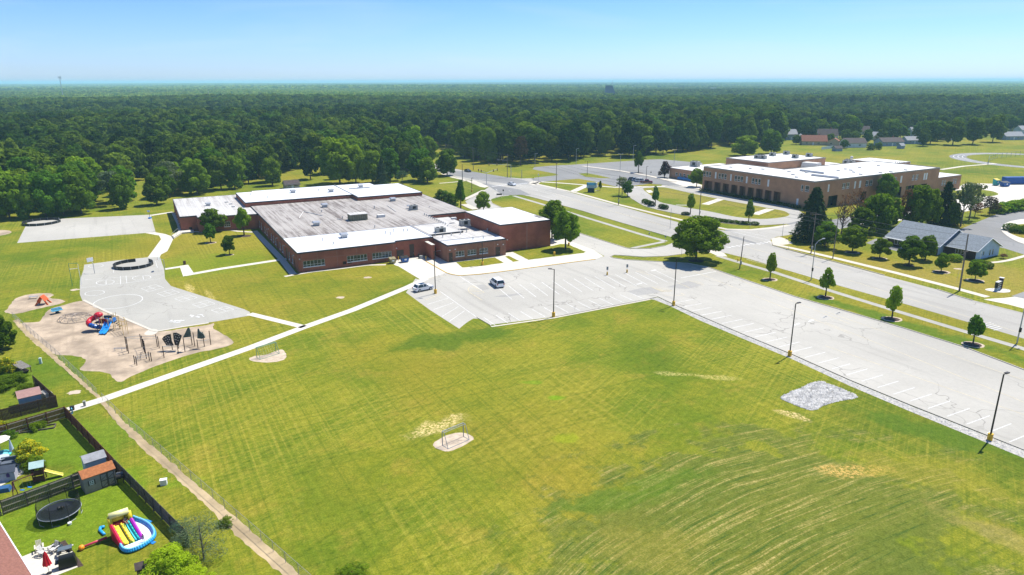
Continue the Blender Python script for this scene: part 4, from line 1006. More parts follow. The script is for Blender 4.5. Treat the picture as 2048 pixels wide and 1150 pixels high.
def panel(parent, a, b, w_, m, name='wall_panel', dep=.06):
    mb = MB(); wbox(mb, a, b, w_[0] + .01, w_[1] - .01, w_[2] + .01, w_[3] - .01, dep, .3); return mb.build(name, m, parent)
for w_ in pans: panel(hs, Mp[0], Mp[1], w_, white_paint)
for w_ in rpan: panel(hs, Mp[1], Mp[2], w_, white_paint)
arc_m = wall_material('arcade_brick', (0.24, 0.13, 0.09), (0.19, 0.10, 0.07))
for w_ in bays:
    mb = MB(); A, B = Mp[0], Mp[1]
    wbox(mb, A, B, w_[0] - .1, w_[1] + .1, .0, 4.6, 2.2, 2.35); wbox(mb, A, B, w_[0], w_[0] + .1, 0, 4.5, .19, 2.2); wbox(mb, A, B, w_[1] - .1, w_[1], 0, 4.5, .19, 2.2); wbox(mb, A, B, w_[0], w_[1], 4.4, 4.5, .19, 2.2)
    mb.build('arcade_bay', arc_m, hs)
for w_ in rbay:
    mb = MB(); A, B = Mp[1], Mp[2]
    wbox(mb, A, B, w_[0] - .1, w_[1] + .1, .0, 4.3, 2.6, 2.75); wbox(mb, A, B, w_[0], w_[1], 4.1, 4.2, .19, 2.6); mb.build('entrance_recess', dark_bronze, hs)
    window(hs, Mp[1], Mp[2], w_[0] + .1, w_[1] - .1, .3, 4.0, nx=3, rows=(.6, .4), depth=1.8, fm=dark_bronze, gm=dark_glass, sill=False)
section(hs, [(-11, 25), (12.5, 25), (12.5, 63), (-11, 63)], 11.4, tan_brick, membrane_hs, band=.2, fm=MATS['coping'], parapet=.15)
section(hs, [(12.55, 21.05), (23.95, 21.05), (23.95, 80), (12.55, 80)], 8.2, tan_brick, membrane_hs, band=.2, fm=MATS['coping'])
section(hs, [(0, 63.05), (12.5, 63.05), (12.5, 80), (0, 80)], 7.5, tan_brick, membrane_hs, band=.2, fm=MATS['coping'])
lw_w = [[4 + 2.6 * k, 5.6 + 2.6 * k, 1.4, 3.0] for k in range(7)]
section(hs, [(-38, 16.5), (-.05, 16.5), (-.05, 20.5), (-11.05, 24.9), (-11.05, 50), (-38, 50)], 4.9, tan_brick, membrane_hs, {0: lw_w}, band=.2, fm=MATS['coping'])
for w_ in lw_w: window(hs, (-38, 16.5), (0, 16.5), *w_, nx=1, rows=(.4, .6), t=.12, sill=False)
MB().bx(-31, -17, 15.2, 16.4, .3, 1.3).build('blue_canopy', mat('blue_canopy', (.03, .17, .42), .6), hs)
section(hs, [(30, 80.25), (54, 80.25), (54, 98), (30, 98)], 6.0, tan_brick, membrane_hs, {1: [[3, 4.4, 2.5, 4.6], [4.8, 6.2, 2.5, 4.6], [11.5, 12.9, 2.5, 4.6], [13.3, 14.7, 2.5, 4.6]]}, band=.2, fm=MATS['coping'])
for a_ in (3, 4.8, 11.5, 13.3): window(hs, (54, 80.25), (54, 98), a_, a_ + 1.4, 2.5, 4.6, nx=1, rows=(.3, .7), t=.14, sill=False)
section(hs, [(24, 80.25), (29.95, 80.25), (29.95, 100), (10, 100), (10, 85), (24, 85)], 9.2, tan_brick, membrane_hs, band=.2, fm=MATS['coping'])
def hunit(px, py, z, kind, s=1.0):
    x, y = HS.px(px, py, z); rooftop_unit(hs, x, y, z, kind, R(10), s)
for p in V('w2', (1322, 335), (1382, 340), (1475, 310), (1613, 295), (1700, 332), (1840, 318)): hunit(*p, 11.4, 'ac', .95)
for p in V('w2', (700, 415)): hunit(*p, 4.9, 'ac', 1.5)
for p in V('w2', (1860, 430)): hunit(*p, 8.2, 'low', 3.0)
for p in V('w2', (1060, 425), (1255, 440), (1380, 445), (1680, 500), (1715, 525), (1815, 480), (1640, 470)) + V('w3', (350, 375), (415, 360), (545, 345), (490, 388), (555, 408), (465, 370), (190, 390), (735, 393), (830, 385), (718, 330), (965, 368)): hunit(*p, H1, 'low', .55)
for p in V('w3', (420, 310), (470, 315), (440, 300)): hunit(*p, 8.2, 'ac', 1.0)
for i in range(8): hunit(*V('w3', (872 + 19 * i, 300 + (i % 2) * 7))[0], 9.2, 'pipe')
mb = MB(); x, y = HS.px(*V('w3', (465, 305))[0], 8.2); mb.cyl((x, y, 8.2), (x, y, 10.6), .12); mb.sphere((x, y, 10.9), .7, 10, 6); mb.build('satellite_dish', off_white, hs)
for (xa, ya), (xb, yb) in (((105, 418), (350, 445)), ((0, 375), (215, 402))):
    a = HS.px(*V('w3', (xa, ya))[0], H1); b = HS.px(*V('w3', (xb, yb))[0], H1)
    mb = MB(); mb.cyl((*a, H1 + .25), (*b, H1 + .25), .5, n=4); mb.build('roof_duct', galv, hs)

# ---- gabled buildings
def rect_uv(c, hw, hd, rz):
    pass
def gable_house(name, label, cat, x, y, w, d, h, rh, deg, wm, rm, ridge='x', wins=(), over=.4, group=None, chimney=None, garage=False, doors=()):
    """w along local x, d along local y; the ridge runs along x (or y)"""
    t = thing(name, label, cat, (x, y, 0), R(deg), group)
    a, b = w / 2, d / 2
    if ridge == 'y': a, b = b, a
    mb = MB(); c4 = [(-a, -b), (a, -b), (a, b), (-a, b)]
    ops = {0: [], 1: [], 2: [], 3: []}
    for side, s0, s1, z0, z1 in wins: ops[side].append([s0, s1, z0, z1])
    for side, s0, s1, z1 in doors: ops[side].append([s0, s1, 0, z1])
    for i in range(4): wall_run(mb, c4[i], c4[(i + 1) % 4], 0, h, ops[i], .1)
    for sx in (-1, 1):
        f = (0, 1, 2) if sx > 0 else (2, 1, 0)
        mb.add([(sx * a, -b, h), (sx * a, b, h), (sx * a, 0, h + rh)], [f])
    wl = mb.build('wall', wm, t, None, R(90) if ridge == 'y' else 0)
    rot = R(90) if ridge == 'y' else 0
    mb = MB(); o = over; sl = rh / b
    for s in (-1, 1):
        y0, y1 = s * (b + o), 0
        z0, z1 = h - sl * o, h + rh
        vs = [(-a - o, y0, z0), (a + o, y0, z0), (a + o, y1, z1), (-a - o, y1, z1)]
        vs += [(p[0], p[1], p[2] + .14) for p in vs]
        fs = [(0, 1, 2, 3), (7, 6, 5, 4), (0, 4, 5, 1), (1, 5, 6, 2), (2, 6, 7, 3), (3, 7, 4, 0)]
        mb.add(vs, fs if s > 0 else [f[::-1] for f in fs])
    rf = mb.build('roof', rm, t, None, rot)
    for side, s0, s1, z0, z1 in wins:
        f = window(t, c4[side], c4[(side + 1) % 4], s0, s1, z0, z1, nx=2 if s1 - s0 > 1.2 else 1, rows=(1,), depth=.1, sill=False, t=.08)
        if rot:
            pv = Matrix.Rotation(rot, 4, 'Z'); f.matrix_basis = pv @ f.matrix_basis
    for side, s0, s1, z1 in doors:
        dr = door(t, c4[side], c4[(side + 1) % 4], s0, s1, z1, white_paint, .1)
        if rot: dr.matrix_basis = Matrix.Rotation(rot, 4, 'Z') @ dr.matrix_basis
    if chimney:
        MB().bx(chimney[0] - .4, chimney[0] + .4, chimney[1] - .4, chimney[1] + .4, h, h + rh + 1.0).build('chimney', brick, rf)
    return t
shingle = mat('grey_shingles', (0.20, 0.225, 0.24), 0.9, 0, 2.2, 0.25)
shingle_b = mat('brown_shingles', (0.085, 0.065, 0.06), 0.9, 0, 1.5, 0.3)
shingle_r = mat('rust_shingles', (0.22, 0.09, 0.055), 0.9, 0, 1.5, 0.25)
shingle_g = mat('pale_grey_shingles', (0.27, 0.275, 0.28), 0.9, 0, 1.5, 0.2)
siding_b = mat('pale_blue_siding', (0.46, 0.56, 0.66), 0.7, 0, 0.8, 0.1)
siding_w = mat('white_siding', (0.70, 0.71, 0.70), 0.7, 0, 0.8, 0.08)
siding_t = mat('tan_siding', (0.50, 0.42, 0.30), 0.7, 0, 0.8, 0.12)
siding_g = mat('grey_blue_siding', (0.27, 0.33, 0.41), 0.7, 0, 0.8, 0.12)
# office building at the right: two staggered gabled parts sharing one outline
B = Frame(*P(1948.8, 521), -60)
office = thing('office_building', 'low office with grey shingle roof, pale blue gable wall and dark brick front', 'building', (*B.o, 0), B.t)
def gable_part(parent, x0, x1, y0, y1, h, rh, wm, rm, over=.5, ops=None, base=0):
    mb = MB(); c4 = [(x0, y0), (x1, y0), (x1, y1), (x0, y1)]; ym = (y0 + y1) / 2
    for i in range(4): wall_run(mb, c4[i], c4[(i + 1) % 4], 0, h, (ops or {}).get(i, ()), .12, (1 if i == 1 else 0))
    for xs, f in ((x0, (2, 1, 0)), (x1, (0, 1, 2))): mb.add([(xs, y0, h), (xs, y1, h), (xs, ym, h + rh)], [f], 1)
    mb.build('wall', wm, parent)
    mb = MB(); sl = rh / (y1 - ym); o = over
    for s, ye in ((-1, y0 - o), (1, y1 + o)):
        vs = [(x0 - o, ye, h - sl * o), (x1 + o, ye, h - sl * o), (x1 + o, ym, h + rh), (x0 - o, ym, h + rh)]
        vs += [(p[0], p[1], p[2] + .15) for p in vs]; fs = [(0, 1, 2, 3), (7, 6, 5, 4), (0, 4, 5, 1), (1, 5, 6, 2), (2, 6, 7, 3), (3, 7, 4, 0)]
        mb.add(vs, fs if s > 0 else [f[::-1] for f in fs])
    rf = mb.build('roof', rm, parent)
    mb = MB()
    for xs in (x0 - o - .03, x1 + o + .03):
        for ye in (y0 - o, y1 + o): mb.cyl((xs, ye, h - sl * o + .02), (xs, ym, h + rh + .02), .11, n=4)
    for ye in (y0 - o - .03, y1 + o + .03): mb.cyl((x0 - o, ye, h - sl * o + .03), (x1 + o, ye, h - sl * o + .03), .10, n=4)
    mb.build('gutter', white_paint, rf)
    return c4
dark_brick = wall_material('dark_brick', (.085, .05, .045), (.05, .03, .03))
c4 = gable_part(office, -8.2, 0, 0.2, 11.6, 2.6, 2.7, [dark_brick, siding_b], shingle, ops={0: [[3.0, 5.2, .8, 2.1]], 1: [[2.2, 3.1, .0, 2.1], [3.5, 4.1, .8, 2.0], [6.6, 7.3, .4, 2.1], [8.0, 8.7, .4, 2.1]]})
window(office, c4[0], c4[1], 3.0, 5.2, .8, 2.1, nx=3, depth=.12, sill=False); door(office, c4[1], c4[2], 2.2, 3.1, 2.1, white_paint, .12)
for s0, s1, z0, z1 in ((3.5, 4.1, .8, 2.0), (6.6, 7.3, .4, 2.1), (8.0, 8.7, .4, 2.1)): window(office, c4[1], c4[2], s0, s1, z0, z1, nx=1, depth=.12, sill=False)
c4 = gable_part(office, -22.5, -8.25, -2.4, 12.4, 2.6, 3.6, [dark_brick, siding_b], shingle, ops={0: [[2, 4, .6, 2.2], [6, 8, .6, 2.2], [10, 12, .4, 2.2]]}, over=.55)
for s0 in (2, 6, 10): window(office, c4[0], c4[1], s0, s0 + 2, .6 if s0 < 10 else .4, 2.2, nx=2, depth=.12, sill=False)
mb = MB()
for x in (-22, -17.5, -13.5, -9.2): mb.bx(x, x + .18, -3.8, -3.62, 0, 2.3)
mb.bx(-22.4, -8.8, -3.95, -3.6, 2.25, 2.42); mb.build('porch_post', white_paint, office)

# ---- houses beyond the far field
hid = 0
for px, py, w, d, h, rh, deg, wm, rm, rdg, lab in (
    (1626, 289.5, 17, 9, 3.0, 3.8, -12, siding_t, shingle_r, 'x', 'tan house with a rust brown shingle roof beyond the school field'),
    (1600, 285, 8, 9, 3.0, 3.2, -20, off_white, shingle_g, 'y', 'small cream gabled house left of the rust roofed house'),
    (1577, 279, 10, 9, 4.5, 3.4, 8, siding_g, shingle_g, 'x', 'grey blue two-storey house at the edge of the dark wood'),
    (1652, 279, 15, 9, 3.6, 4.6, -8, siding_w, shingle_b, 'x', 'white house with a steep dark brown roof behind the rust roofed house'),
    (1668, 291, 9, 7, 2.6, 2.6, -30, siding_t, shingle_r, 'y', 'low tan garage wing right of the rust roofed house'),
    (1705, 294, 15, 9, 3.2, 3.0, 4, siding_w, shingle_b, 'x', 'long white house with a brown roof and a broad white gable'),
    (1777, 291, 17, 10, 3.0, 2.6, 10, siding_g, shingle_b, 'x', 'grey blue ranch house with a brown roof facing the field'),
    (1824, 287, 13, 8, 2.8, 2.4, 4, siding_g, shingle_g, 'x', 'grey roofed ranch house beside the big dark trees'),
    (1829, 274, 11, 8, 4.6, 3.4, 10, siding_b, shingle_g, 'x', 'pale blue two-storey house behind the ranch houses'),
    (1733, 269, 14, 8, 3.5, 3.6, -8, siding_w, shingle_b, 'x', 'white gabled house with a brown roof in the second row'),
    (1746, 279, 9, 9, 3.0, 3.0, 20, off_white, shingle_g, 'y', 'cream house with a low grey roof behind the long white house'),
    (1612, 270, 13, 9, 4.2, 3.6, -5, siding_g, shingle, 'x', 'dark grey roofed house behind the rust roofed house'),
    (1680, 268, 12, 8, 3, 2.6, 0, off_white, shingle_g, 'x', 'low pale roofed house in the second row among trees'),
    (1895, 280, 11, 8, 2.8, 2.6, 10, siding_t, shingle_b, 'x', 'tan house half hidden between the big dark trees'),
    (2020, 279, 16, 9, 3, 3, 8, siding_g, shingle_g, 'x', 'grey house at the right edge beyond the field'),
    (2048, 268, 14, 9, 4, 3, 8, siding_w, shingle_g, 'x', 'white two-storey house at the far right edge'),
    (1492, 238, 24, 10, 4, 2.5, 0, siding_w, shingle_g, 'x', 'long pale building seen over the dark wood'),
    (1610, 240, 22, 10, 4, 2.0, 0, off_white, shingle_g, 'x', 'wide low pale building half hidden in the trees'),
    (1712, 242, 26, 10, 3, 2.0, 0, siding_w, shingle_g, 'x', 'wide low building with a bright roof stripe among trees'),
    (760, 276, 12, 9, 4, 3, 10, siding_g, shingle, 'x', 'small dark roofed house in a gap of the wood'),
    (583, 376, 6, 5, 1.8, 1.6, 30, siding_t, shingle_b, 'x', 'small brown roofed shed house behind the school north roof'),
    (1200, 224, 10, 10, 3.5, 2.2, -20, off_white, shingle_b, 'x', 'pale house peeping over the dark wood ridge')):
    x, y = P(px, py)
    ws = [(0, w * .15, w * .15 + 1.4, 1, 2.2), (0, w * .62, w * .62 + 1.6, 1, 2.2), (1, d * .4, d * .4 + 1.2, 1, 2.2)] if rdg == 'x' else [(3, d * .3, d * .3 + 1.2, 1, 2.2), (0, w * .3, w * .3 + 1.2, 1, 2.1)]
    if rdg == 'x': gable_house('house', lab, 'house', x, y, w, d, h, rh, deg, wm, rm, rdg, ws, doors=[(0, w * .42, w * .42 + 1, 2.1)], chimney=(w * .2, 0.8) if hid % 3 == 0 else None)
    else: gable_house('house', lab, 'house', x, y, w, d, h, rh, deg, wm, rm, rdg, ws)
    hid += 1
# garden fence and shed of the field-side house
x, y = P(1655, 298)
f = thing('white_garden_fence', 'white board fence behind the long white house beside the field', 'fence', (x, y, 0), R(38))
MB().bx(-8, 8, -.05, .05, 0, 1.9).build('fence_panel', white_paint, f)
gable_house('garden_shed', 'small dark roofed shed on the grass in front of the white fence', 'shed', *P(1674, 302), 5, 4, 2, 1.4, 10, siding_g, shingle_b)
gable_house('garden_shed', 'small grey blue shed on the grass before the grey blue ranch house', 'shed', *P(1801, 297), 3.5, 3.5, 2.2, 1.4, 20, siding_g, shingle_g)
# far landmarks
x, y = P(1218, 199)
ch = thing('church', 'large dark slate church with one steep roof far off beyond the woods', 'church', (x, y, 0), R(0))
mb = MB(); a = 12
mb.add([(-a, -12, 0), (a + 9, -12, 0), (a + 9, 12, 0), (-a, 12, 0), (-a + 2, 0, 34), (a - 5, 0, 34)], [(0, 1, 5, 4), (1, 2, 5), (2, 3, 4, 5), (3, 0, 4)])
mb.build('roof', mat('slate', (.14, .15, .18), .8), ch)
mb = MB(); mb.cyl((a - 5, 0, 34), (a - 5, 0, 46), .5, .2, 6); mb.build('cross_spire', galv, ch)
x, y = P(128, 204)
tw = thing('cell_tower', 'slender steel cell tower standing above the woods at the left', 'tower', (x, y, 0))
hh = 45 + (163 - 153) / CAM_F * y
mb = MB(); mb.cyl((0, 0, 0), (0, 0, hh), .9, .55, 8); mb.build('mast', galv, tw)
for k, (dx, dz) in enumerate(((-2.8, 0), (2.8, -2.5), (2.2, .5))):
    mb = MB(); mb.box((dx, 0, hh - 1 + dz), (1.0, .8, 4.0)); mb.cyl((0, 0, hh - 1 + dz), (dx, 0, hh - 1 + dz), .2, n=4); mb.build('antenna', galv, tw)
x, y = P(420, 212)
mb = MB(); mb.cyl((0, 0, 0), (0, 0, 32), .6, .25, 6); single('radio_mast', mb, galv, 'thin grey radio mast rising over the wood left of centre', 'mast', (x, y))
# ------------------------------------------------------------------ trees and shrubs
def leaf_material(name, dark, light, trans=0.25, flower=None):
    m, nt, b = nodes_of(name)
    at = N(nt, 'Attribute', attribute_type='INSTANCER', attribute_name='tone')
    lv = N(nt, 'Attribute', attribute_name='leafv')
    oi = N(nt, 'ObjectInfo')
    k = mth(nt, 'ADD', mth(nt, 'MULTIPLY', lv.outputs['Fac'], 0.55), mth(nt, 'MULTIPLY', oi.outputs['Random'], 0.25))
    k = mth(nt, 'ADD', k, mth(nt, 'SUBTRACT', at.outputs['Fac'], 0.35), clamp=True)
    c = mixc(nt, k, dark, light)
    hue = mth(nt, 'MULTIPLY', mth(nt, 'FRACT', mth(nt, 'MULTIPLY', oi.outputs['Random'], 7.31)), 0.30)
    c = mixc(nt, hue, c, mixc(nt, 1.0, c, (1.45, 1.0, 0.55), 'MULTIPLY'))
    cool = ramp(nt, mth(nt, 'FRACT', mth(nt, 'MULTIPLY', oi.outputs['Random'], 13.7)), 0.45, 0.95)
    c = mixc(nt, cool, c, mixc(nt, 1.0, c, (0.55, 0.78, 0.95), 'MULTIPLY'))
    if flower: c = mixc(nt, ramp(nt, lv.outputs['Fac'], 0.45, 0.6), c, flower)
    nt.nodes.remove(b)
    d = N(nt, 'BsdfDiffuse'); t = N(nt, 'BsdfTranslucent'); mx = N(nt, 'MixShader'); mx.inputs[0].default_value = trans
    lk(nt, c, d.inputs['Color']); lk(nt, mixc(nt, 1.0, c, (1.2, 1.3, 0.5), 'MULTIPLY'), t.inputs['Color'])
    lk(nt, d.outputs[0], mx.inputs[1]); lk(nt, t.outputs[0], mx.inputs[2]); lk(nt, mx.outputs[0], nt.nodes['Material Output'].inputs['Surface'])
    return m
leaf = leaf_material('broad_leaves', (0.024, 0.058, 0.008), (0.195, 0.315, 0.020), 0.36)
leaf_wood = leaf_material('woodland_leaves', (0.018, 0.045, 0.009), (0.175, 0.265, 0.026), 0.32)  # darker leaves paint a cloud's shadow over the wood
leaf_far = leaf_material('far_leaves', (0.030, 0.075, 0.014), (0.30, 0.42, 0.05), 0.2)  # lighter leaves for woods lying beyond the painted cloud shadow
needle = leaf_material('spruce_needles', (0.016, 0.034, 0.014), (0.055, 0.095, 0.035), 0.1)
rust = leaf_material('rust_leaves', (0.075, 0.04, 0.025), (0.20, 0.10, 0.06), 0.2)
maroon = leaf_material('maroon_leaves', (0.035, 0.012, 0.015), (0.07, 0.025, 0.03), 0.2)
lime = leaf_material('lime_leaves', (0.08, 0.14, 0.008), (0.34, 0.46, 0.02), 0.35)
silver = leaf_material('silvery_leaves', (0.05, 0.075, 0.03), (0.19, 0.23, 0.12), 0.3)
flowers = leaf_material('yellow_green_leaves', (0.08, 0.13, 0.008), (0.25, 0.33, 0.03), 0.3, (0.62, 0.52, 0.02))

def leaves_mesh(name, lobes, n, s, seed, m, inside=0.78, spread=0.13, up=0.35, aspect=0.8):
    rg = np.random.default_rng(seed)
    L = np.array(lobes, float); area = (L[:, 3] * L[:, 4] * L[:, 5]) ** (2 / 3); pr = area / area.sum()
    need = n; Ps, Ns, Ks = [], [], []
    while need > 0:
        k = rg.choice(len(L), need * 2, p=pr); d = rg.normal(size=(need * 2, 3)); d /= np.linalg.norm(d, axis=1)[:, None]
        rr = 1 - np.abs(rg.normal(size=need * 2)) * spread; rr = np.clip(rr, .25, 1.0) + 0.05 * np.sin(9 * d[:, 0] + 5 * k) * np.sin(8 * d[:, 1] + 3 * k) + .04 * np.sin(17 * d[:, 2] + k)
        c, r = L[k, :3], L[k, 3:6]; p = c + d * r * rr[:, None]
        ok = np.ones(len(p), bool)
        for q in L:
            e = (((p - q[:3]) / q[3:6]) ** 2).sum(1); ok &= e > inside ** 2 * .8
        nn = d / r; nn /= np.linalg.norm(nn, axis=1)[:, None]
        Ps.append(p[ok][:need]); Ns.append(nn[ok][:need]); Ks.append(k[ok][:need]); need -= len(Ps[-1])
    p = np.concatenate(Ps); nn = np.concatenate(Ns)
    nn = nn + rg.normal(size=nn.shape) * .50 + np.array([0, 0, up]); nn /= np.linalg.norm(nn, axis=1)[:, None]
    t = np.cross(nn, rg.normal(size=nn.shape)); t /= np.linalg.norm(t, axis=1)[:, None]; b = np.cross(nn, t)
    sz = s * rg.uniform(.55, 1.25, len(p))[:, None] / 2
    q = np.stack([p - t * sz, p - b * sz * aspect, p + t * sz, p + b * sz * aspect], 1).reshape(-1, 3)
    me = bpy.data.meshes.new(name); nf = len(p)
    me.vertices.add(nf * 4); me.vertices.foreach_set('co', q.ravel()); me.loops.add(nf * 4); me.loops.foreach_set('vertex_index', np.arange(nf * 4))
    me.polygons.add(nf); me.polygons.foreach_set('loop_start', np.arange(0, nf * 4, 4)); me.polygons.foreach_set('loop_total', np.full(nf, 4))
    me.materials.append(m); me.update(calc_edges=True)
    a = me.attributes.new('leafv', 'FLOAT', 'POINT')
    clump = .5 + .5 * np.sin(p[:, 0] * 1.7 / max(s, .3) * .35 + seed) * np.sin(p[:, 1] * 1.9 / max(s, .3) * .35 + 2) * np.sin(p[:, 2] * 1.3 / max(s, .3) * .35)
    lt = rg.uniform(-.22, .22, len(L))[np.concatenate(Ks)]
    a.data.foreach_set('value', np.repeat(np.clip(rg.normal(.45, .24, nf) * .75 + clump * .22 + lt, 0, 1), 4))
    return me
def lobes_round(seed, r, z0, z1, n=14, flat=0.75, top=0.8):
    rg = np.random.default_rng(seed); out = []; H = z1 - z0
    out.append((0, 0, z0 + H * .50, r * .52, r * .52, H * .36))
    n = int(n * 1.8)
    for i in range(n):
        t = (i + .5) / n; z = z0 + H * (.14 + .76 * t) + rg.uniform(-.05, .05) * H; a = i * 2.4 + rg.uniform(-.55, .55)
        prof = math.sin(math.pi * min(1, (.18 + .74 * t))) ** .6 * (1 - (1 - top) * t)
        rad = r * prof * rg.uniform(.45, .88); lr = r * rg.uniform(.13, .31)
        out.append((rad * math.cos(a), rad * math.sin(a), z, lr * rg.uniform(.85, 1.2), lr * rg.uniform(.85, 1.2), lr * flat * rg.uniform(.75, 1.2) * max(1, H / (2 * r)) ** .5))
    for i in range(3):
        a = rg.uniform(0, 6.28); out.append((r * .2 * math.cos(a), r * .2 * math.sin(a), z0 + H * rg.uniform(.80, .92), r * .3 * top, r * .3 * top, H * .12))
    return out
def trunk_mesh(name, h, r, limbs=6, seed=1, spread=2.2, top=0.7, m=None):
    rg = random.Random(seed); mb = MB(); p0 = (0, 0, -.05); pts = [p0, (rg.uniform(-.1, .1), rg.uniform(-.1, .1), h * .35), (rg.uniform(-.2, .2), rg.uniform(-.2, .2), h * top)]
    mb.cyl(pts[0], pts[1], r, r * .72, 8); mb.cyl(pts[1], pts[2], r * .72, r * .3, 6)
    for i in range(limbs):
        a = i * 2.4 + rg.uniform(-.3, .3); z = h * (.25 + .45 * i / limbs); L = spread * rg.uniform(.7, 1.1)
        mb.cyl((0, 0, z), (L * math.cos(a), L * math.sin(a), z + L * rg.uniform(.5, .9)), r * .35, r * .1, 5)
    return mb.mesh(name, m or bark)
def conifer_mesh(name, h, r, n, s, seed, m):
    rg = np.random.default_rng(seed); tiers = 17; Ps = []; per = n // tiers
    for i in range(tiers):
        t = i / tiers; z = h * (.07 + .90 * t); rr = r * (1 - t) ** .85 * rg.uniform(.78, 1.12); nb = max(5, int(13 * (1 - t) + 4)); ph = rg.uniform(0, 6.28)
        k = rg.integers(0, nb, per); a = ph + k * 2 * math.pi / nb + rg.normal(0, .10 + .05 * t, per); brl = np.array([rg.uniform(.7, 1.1) for _ in range(nb)])[k]
        q = np.sqrt(rg.uniform(.03, 1, per)) * rr * brl + .15
        zz = z - q * .34 + rg.normal(0, .12, per) + .18 * (q / max(rr, .1)) ** 2 * rr
        Ps.append(np.stack([q * np.cos(a), q * np.sin(a), zz], 1))
    p = np.concatenate(Ps); n_ = len(p); nn = p * np.array([.5, .5, 0]); nn /= (np.linalg.norm(nn, axis=1)[:, None] + 1e-6); nn = nn * .5 + np.array([0, 0, 1.0]) + rg.normal(size=p.shape) * .45
    nn /= np.linalg.norm(nn, axis=1)[:, None]; d = p * np.array([1, 1, 0]); t = d - nn * (d * nn).sum(1)[:, None]; t /= (np.linalg.norm(t, axis=1)[:, None] + 1e-6); b = np.cross(nn, t)
    sz = s * rg.uniform(.6, 1.2, n_)[:, None] / 2
    q = np.stack([p - t * sz, p - b * sz * .5, p + t * sz * 1.2, p + b * sz * .5], 1).reshape(-1, 3)
    me = bpy.data.meshes.new(name); me.from_pydata(q.tolist(), [], [tuple(range(4 * i, 4 * i + 4)) for i in range(n_)]); me.materials.append(m)
    a = me.attributes.new('leafv', 'FLOAT', 'POINT'); a.data.foreach_set('value', np.repeat(np.clip(rg.normal(.45, .25, n_), 0, 1), 4))
    return me
# crowns at a nominal 1 x 1 x 1 (radius 1, from z=0 to z=1) so that height and spread can be set per tree
def norm_lobes(seed, n=15, flat=.75, low=0.06, top=.8): return lobes_round(seed, 5.0, 10 * low, 10, n, flat, top)
CR = {}
def crown(kind, i):
    key = (kind, i)
    if key in CR: return CR[key]
    if kind == 'big': me = leaves_mesh('big_crown', norm_lobes(30 + i, 30, .8, .14, .9), 15000, .42, 30 + i, leaf, spread=.16)
    elif kind == 'round': me = leaves_mesh('round_crown', norm_lobes(40 + i, 18, .8, .16), 6500, .58, 40 + i, leaf, spread=.15)
    elif kind == 'young': me = leaves_mesh('young_crown', lobes_round(50 + i, 5, 2.9, 10, 16, 1.0, .35), 3800, .62, 50 + i, leaf, spread=.2)
    elif kind == 'sapling': me = leaves_mesh('sapling_crown', lobes_round(55 + i, 5, 2.6, 10, 15, 1.0, .3), 1700, .95, 55 + i, leaf, spread=.3)
    elif kind == 'limey': me = leaves_mesh('lime_crown', lobes_round(60 + i, 5, 2.6, 10, 13, 1.0, .45), 2600, .75, 60 + i, lime, spread=.25)
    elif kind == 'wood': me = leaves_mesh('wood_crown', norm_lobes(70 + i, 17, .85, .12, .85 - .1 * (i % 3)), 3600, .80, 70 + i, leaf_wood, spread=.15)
    elif kind == 'edge': me = leaves_mesh('edge_crown', norm_lobes(80 + i, 20, .85, .02, .85), 5500, .66, 80 + i, leaf, spread=.16)
    elif kind == 'sparse': me = leaves_mesh('sparse_crown', norm_lobes(90 + i, 12, .5, .40, 1.0), 1500, .62, 90 + i, silver, spread=.3)
    elif kind == 'rust': me = leaves_mesh('rust_crown', norm_lobes(95 + i, 12, .7, .22, .7), 1700, .55, 95 + i, rust, spread=.35)
    elif kind == 'maroon': me = leaves_mesh('maroon_crown', norm_lobes(98 + i, 14, .9, .05, .8), 3500, .6, 98 + i, maroon)
    elif kind == 'bush': me = leaves_mesh('bush_crown', norm_lobes(100 + i, 12, .9, -.1, .9), 2600, .75, 100 + i, leaf, spread=.12)
    elif kind == 'clipped': me = leaves_mesh('clipped_crown', [(0, 0, 4.2, 5, 5, 5.6)], 1600, 1.0, 110 + i, leaf, spread=.04)
    elif kind == 'spruce': me = conifer_mesh('spruce_crown', 10, 5, 9000, .62, 120 + i, needle)
    elif kind == 'bare': me = leaves_mesh('bare_crown', norm_lobes(130 + i, 10, .5, .3, .6), 500, .45, 130 + i, rust, spread=.4)
    elif kind == 'near_lime': me = leaves_mesh('near_lime_crown', norm_lobes(140 + i, 26, .8, .02, .85), 16000, .30, 140 + i, lime, spread=.2)
    elif kind == 'near_silver': me = leaves_mesh('near_silver_crown', norm_lobes(150 + i, 18, .7, .02, .9), 4200, .26, 150 + i, silver, spread=.45, aspect=.45)
    elif kind == 'near_bush': me = leaves_mesh('near_bush_crown', norm_lobes(160 + i, 16, .9, -.15, .9), 7000, .45, 160 + i, leaf, spread=.25, aspect=.5)
    elif kind == 'flower': me = leaves_mesh('flower_crown', norm_lobes(170 + i, 16, .9, -.1, .9), 4500, .55, 170 + i, flowers, spread=.2)
    CR[key] = me
    return me
TR = {}
def trunk(kind, i):
    key = (kind, i)
    if key not in TR:
        if kind in ('bare',): TR[key] = trunk_mesh('trunk', 10, .30, 22, i, 3.0, .97, mat('grey_bark', (.16, .13, .11), .95))
        elif kind == 'spruce': TR[key] = trunk_mesh('trunk', 10, .30, 0, i, 1, .9)
        elif kind in ('sparse', 'near_silver'): TR[key] = trunk_mesh('trunk', 10, .28, 12, i, 3.2, .9, mat('pale_bark', (.17, .145, .11), .95))
        else: TR[key] = trunk_mesh('trunk', 10, .34, 8, i, 2.8, .75)
    return TR[key]
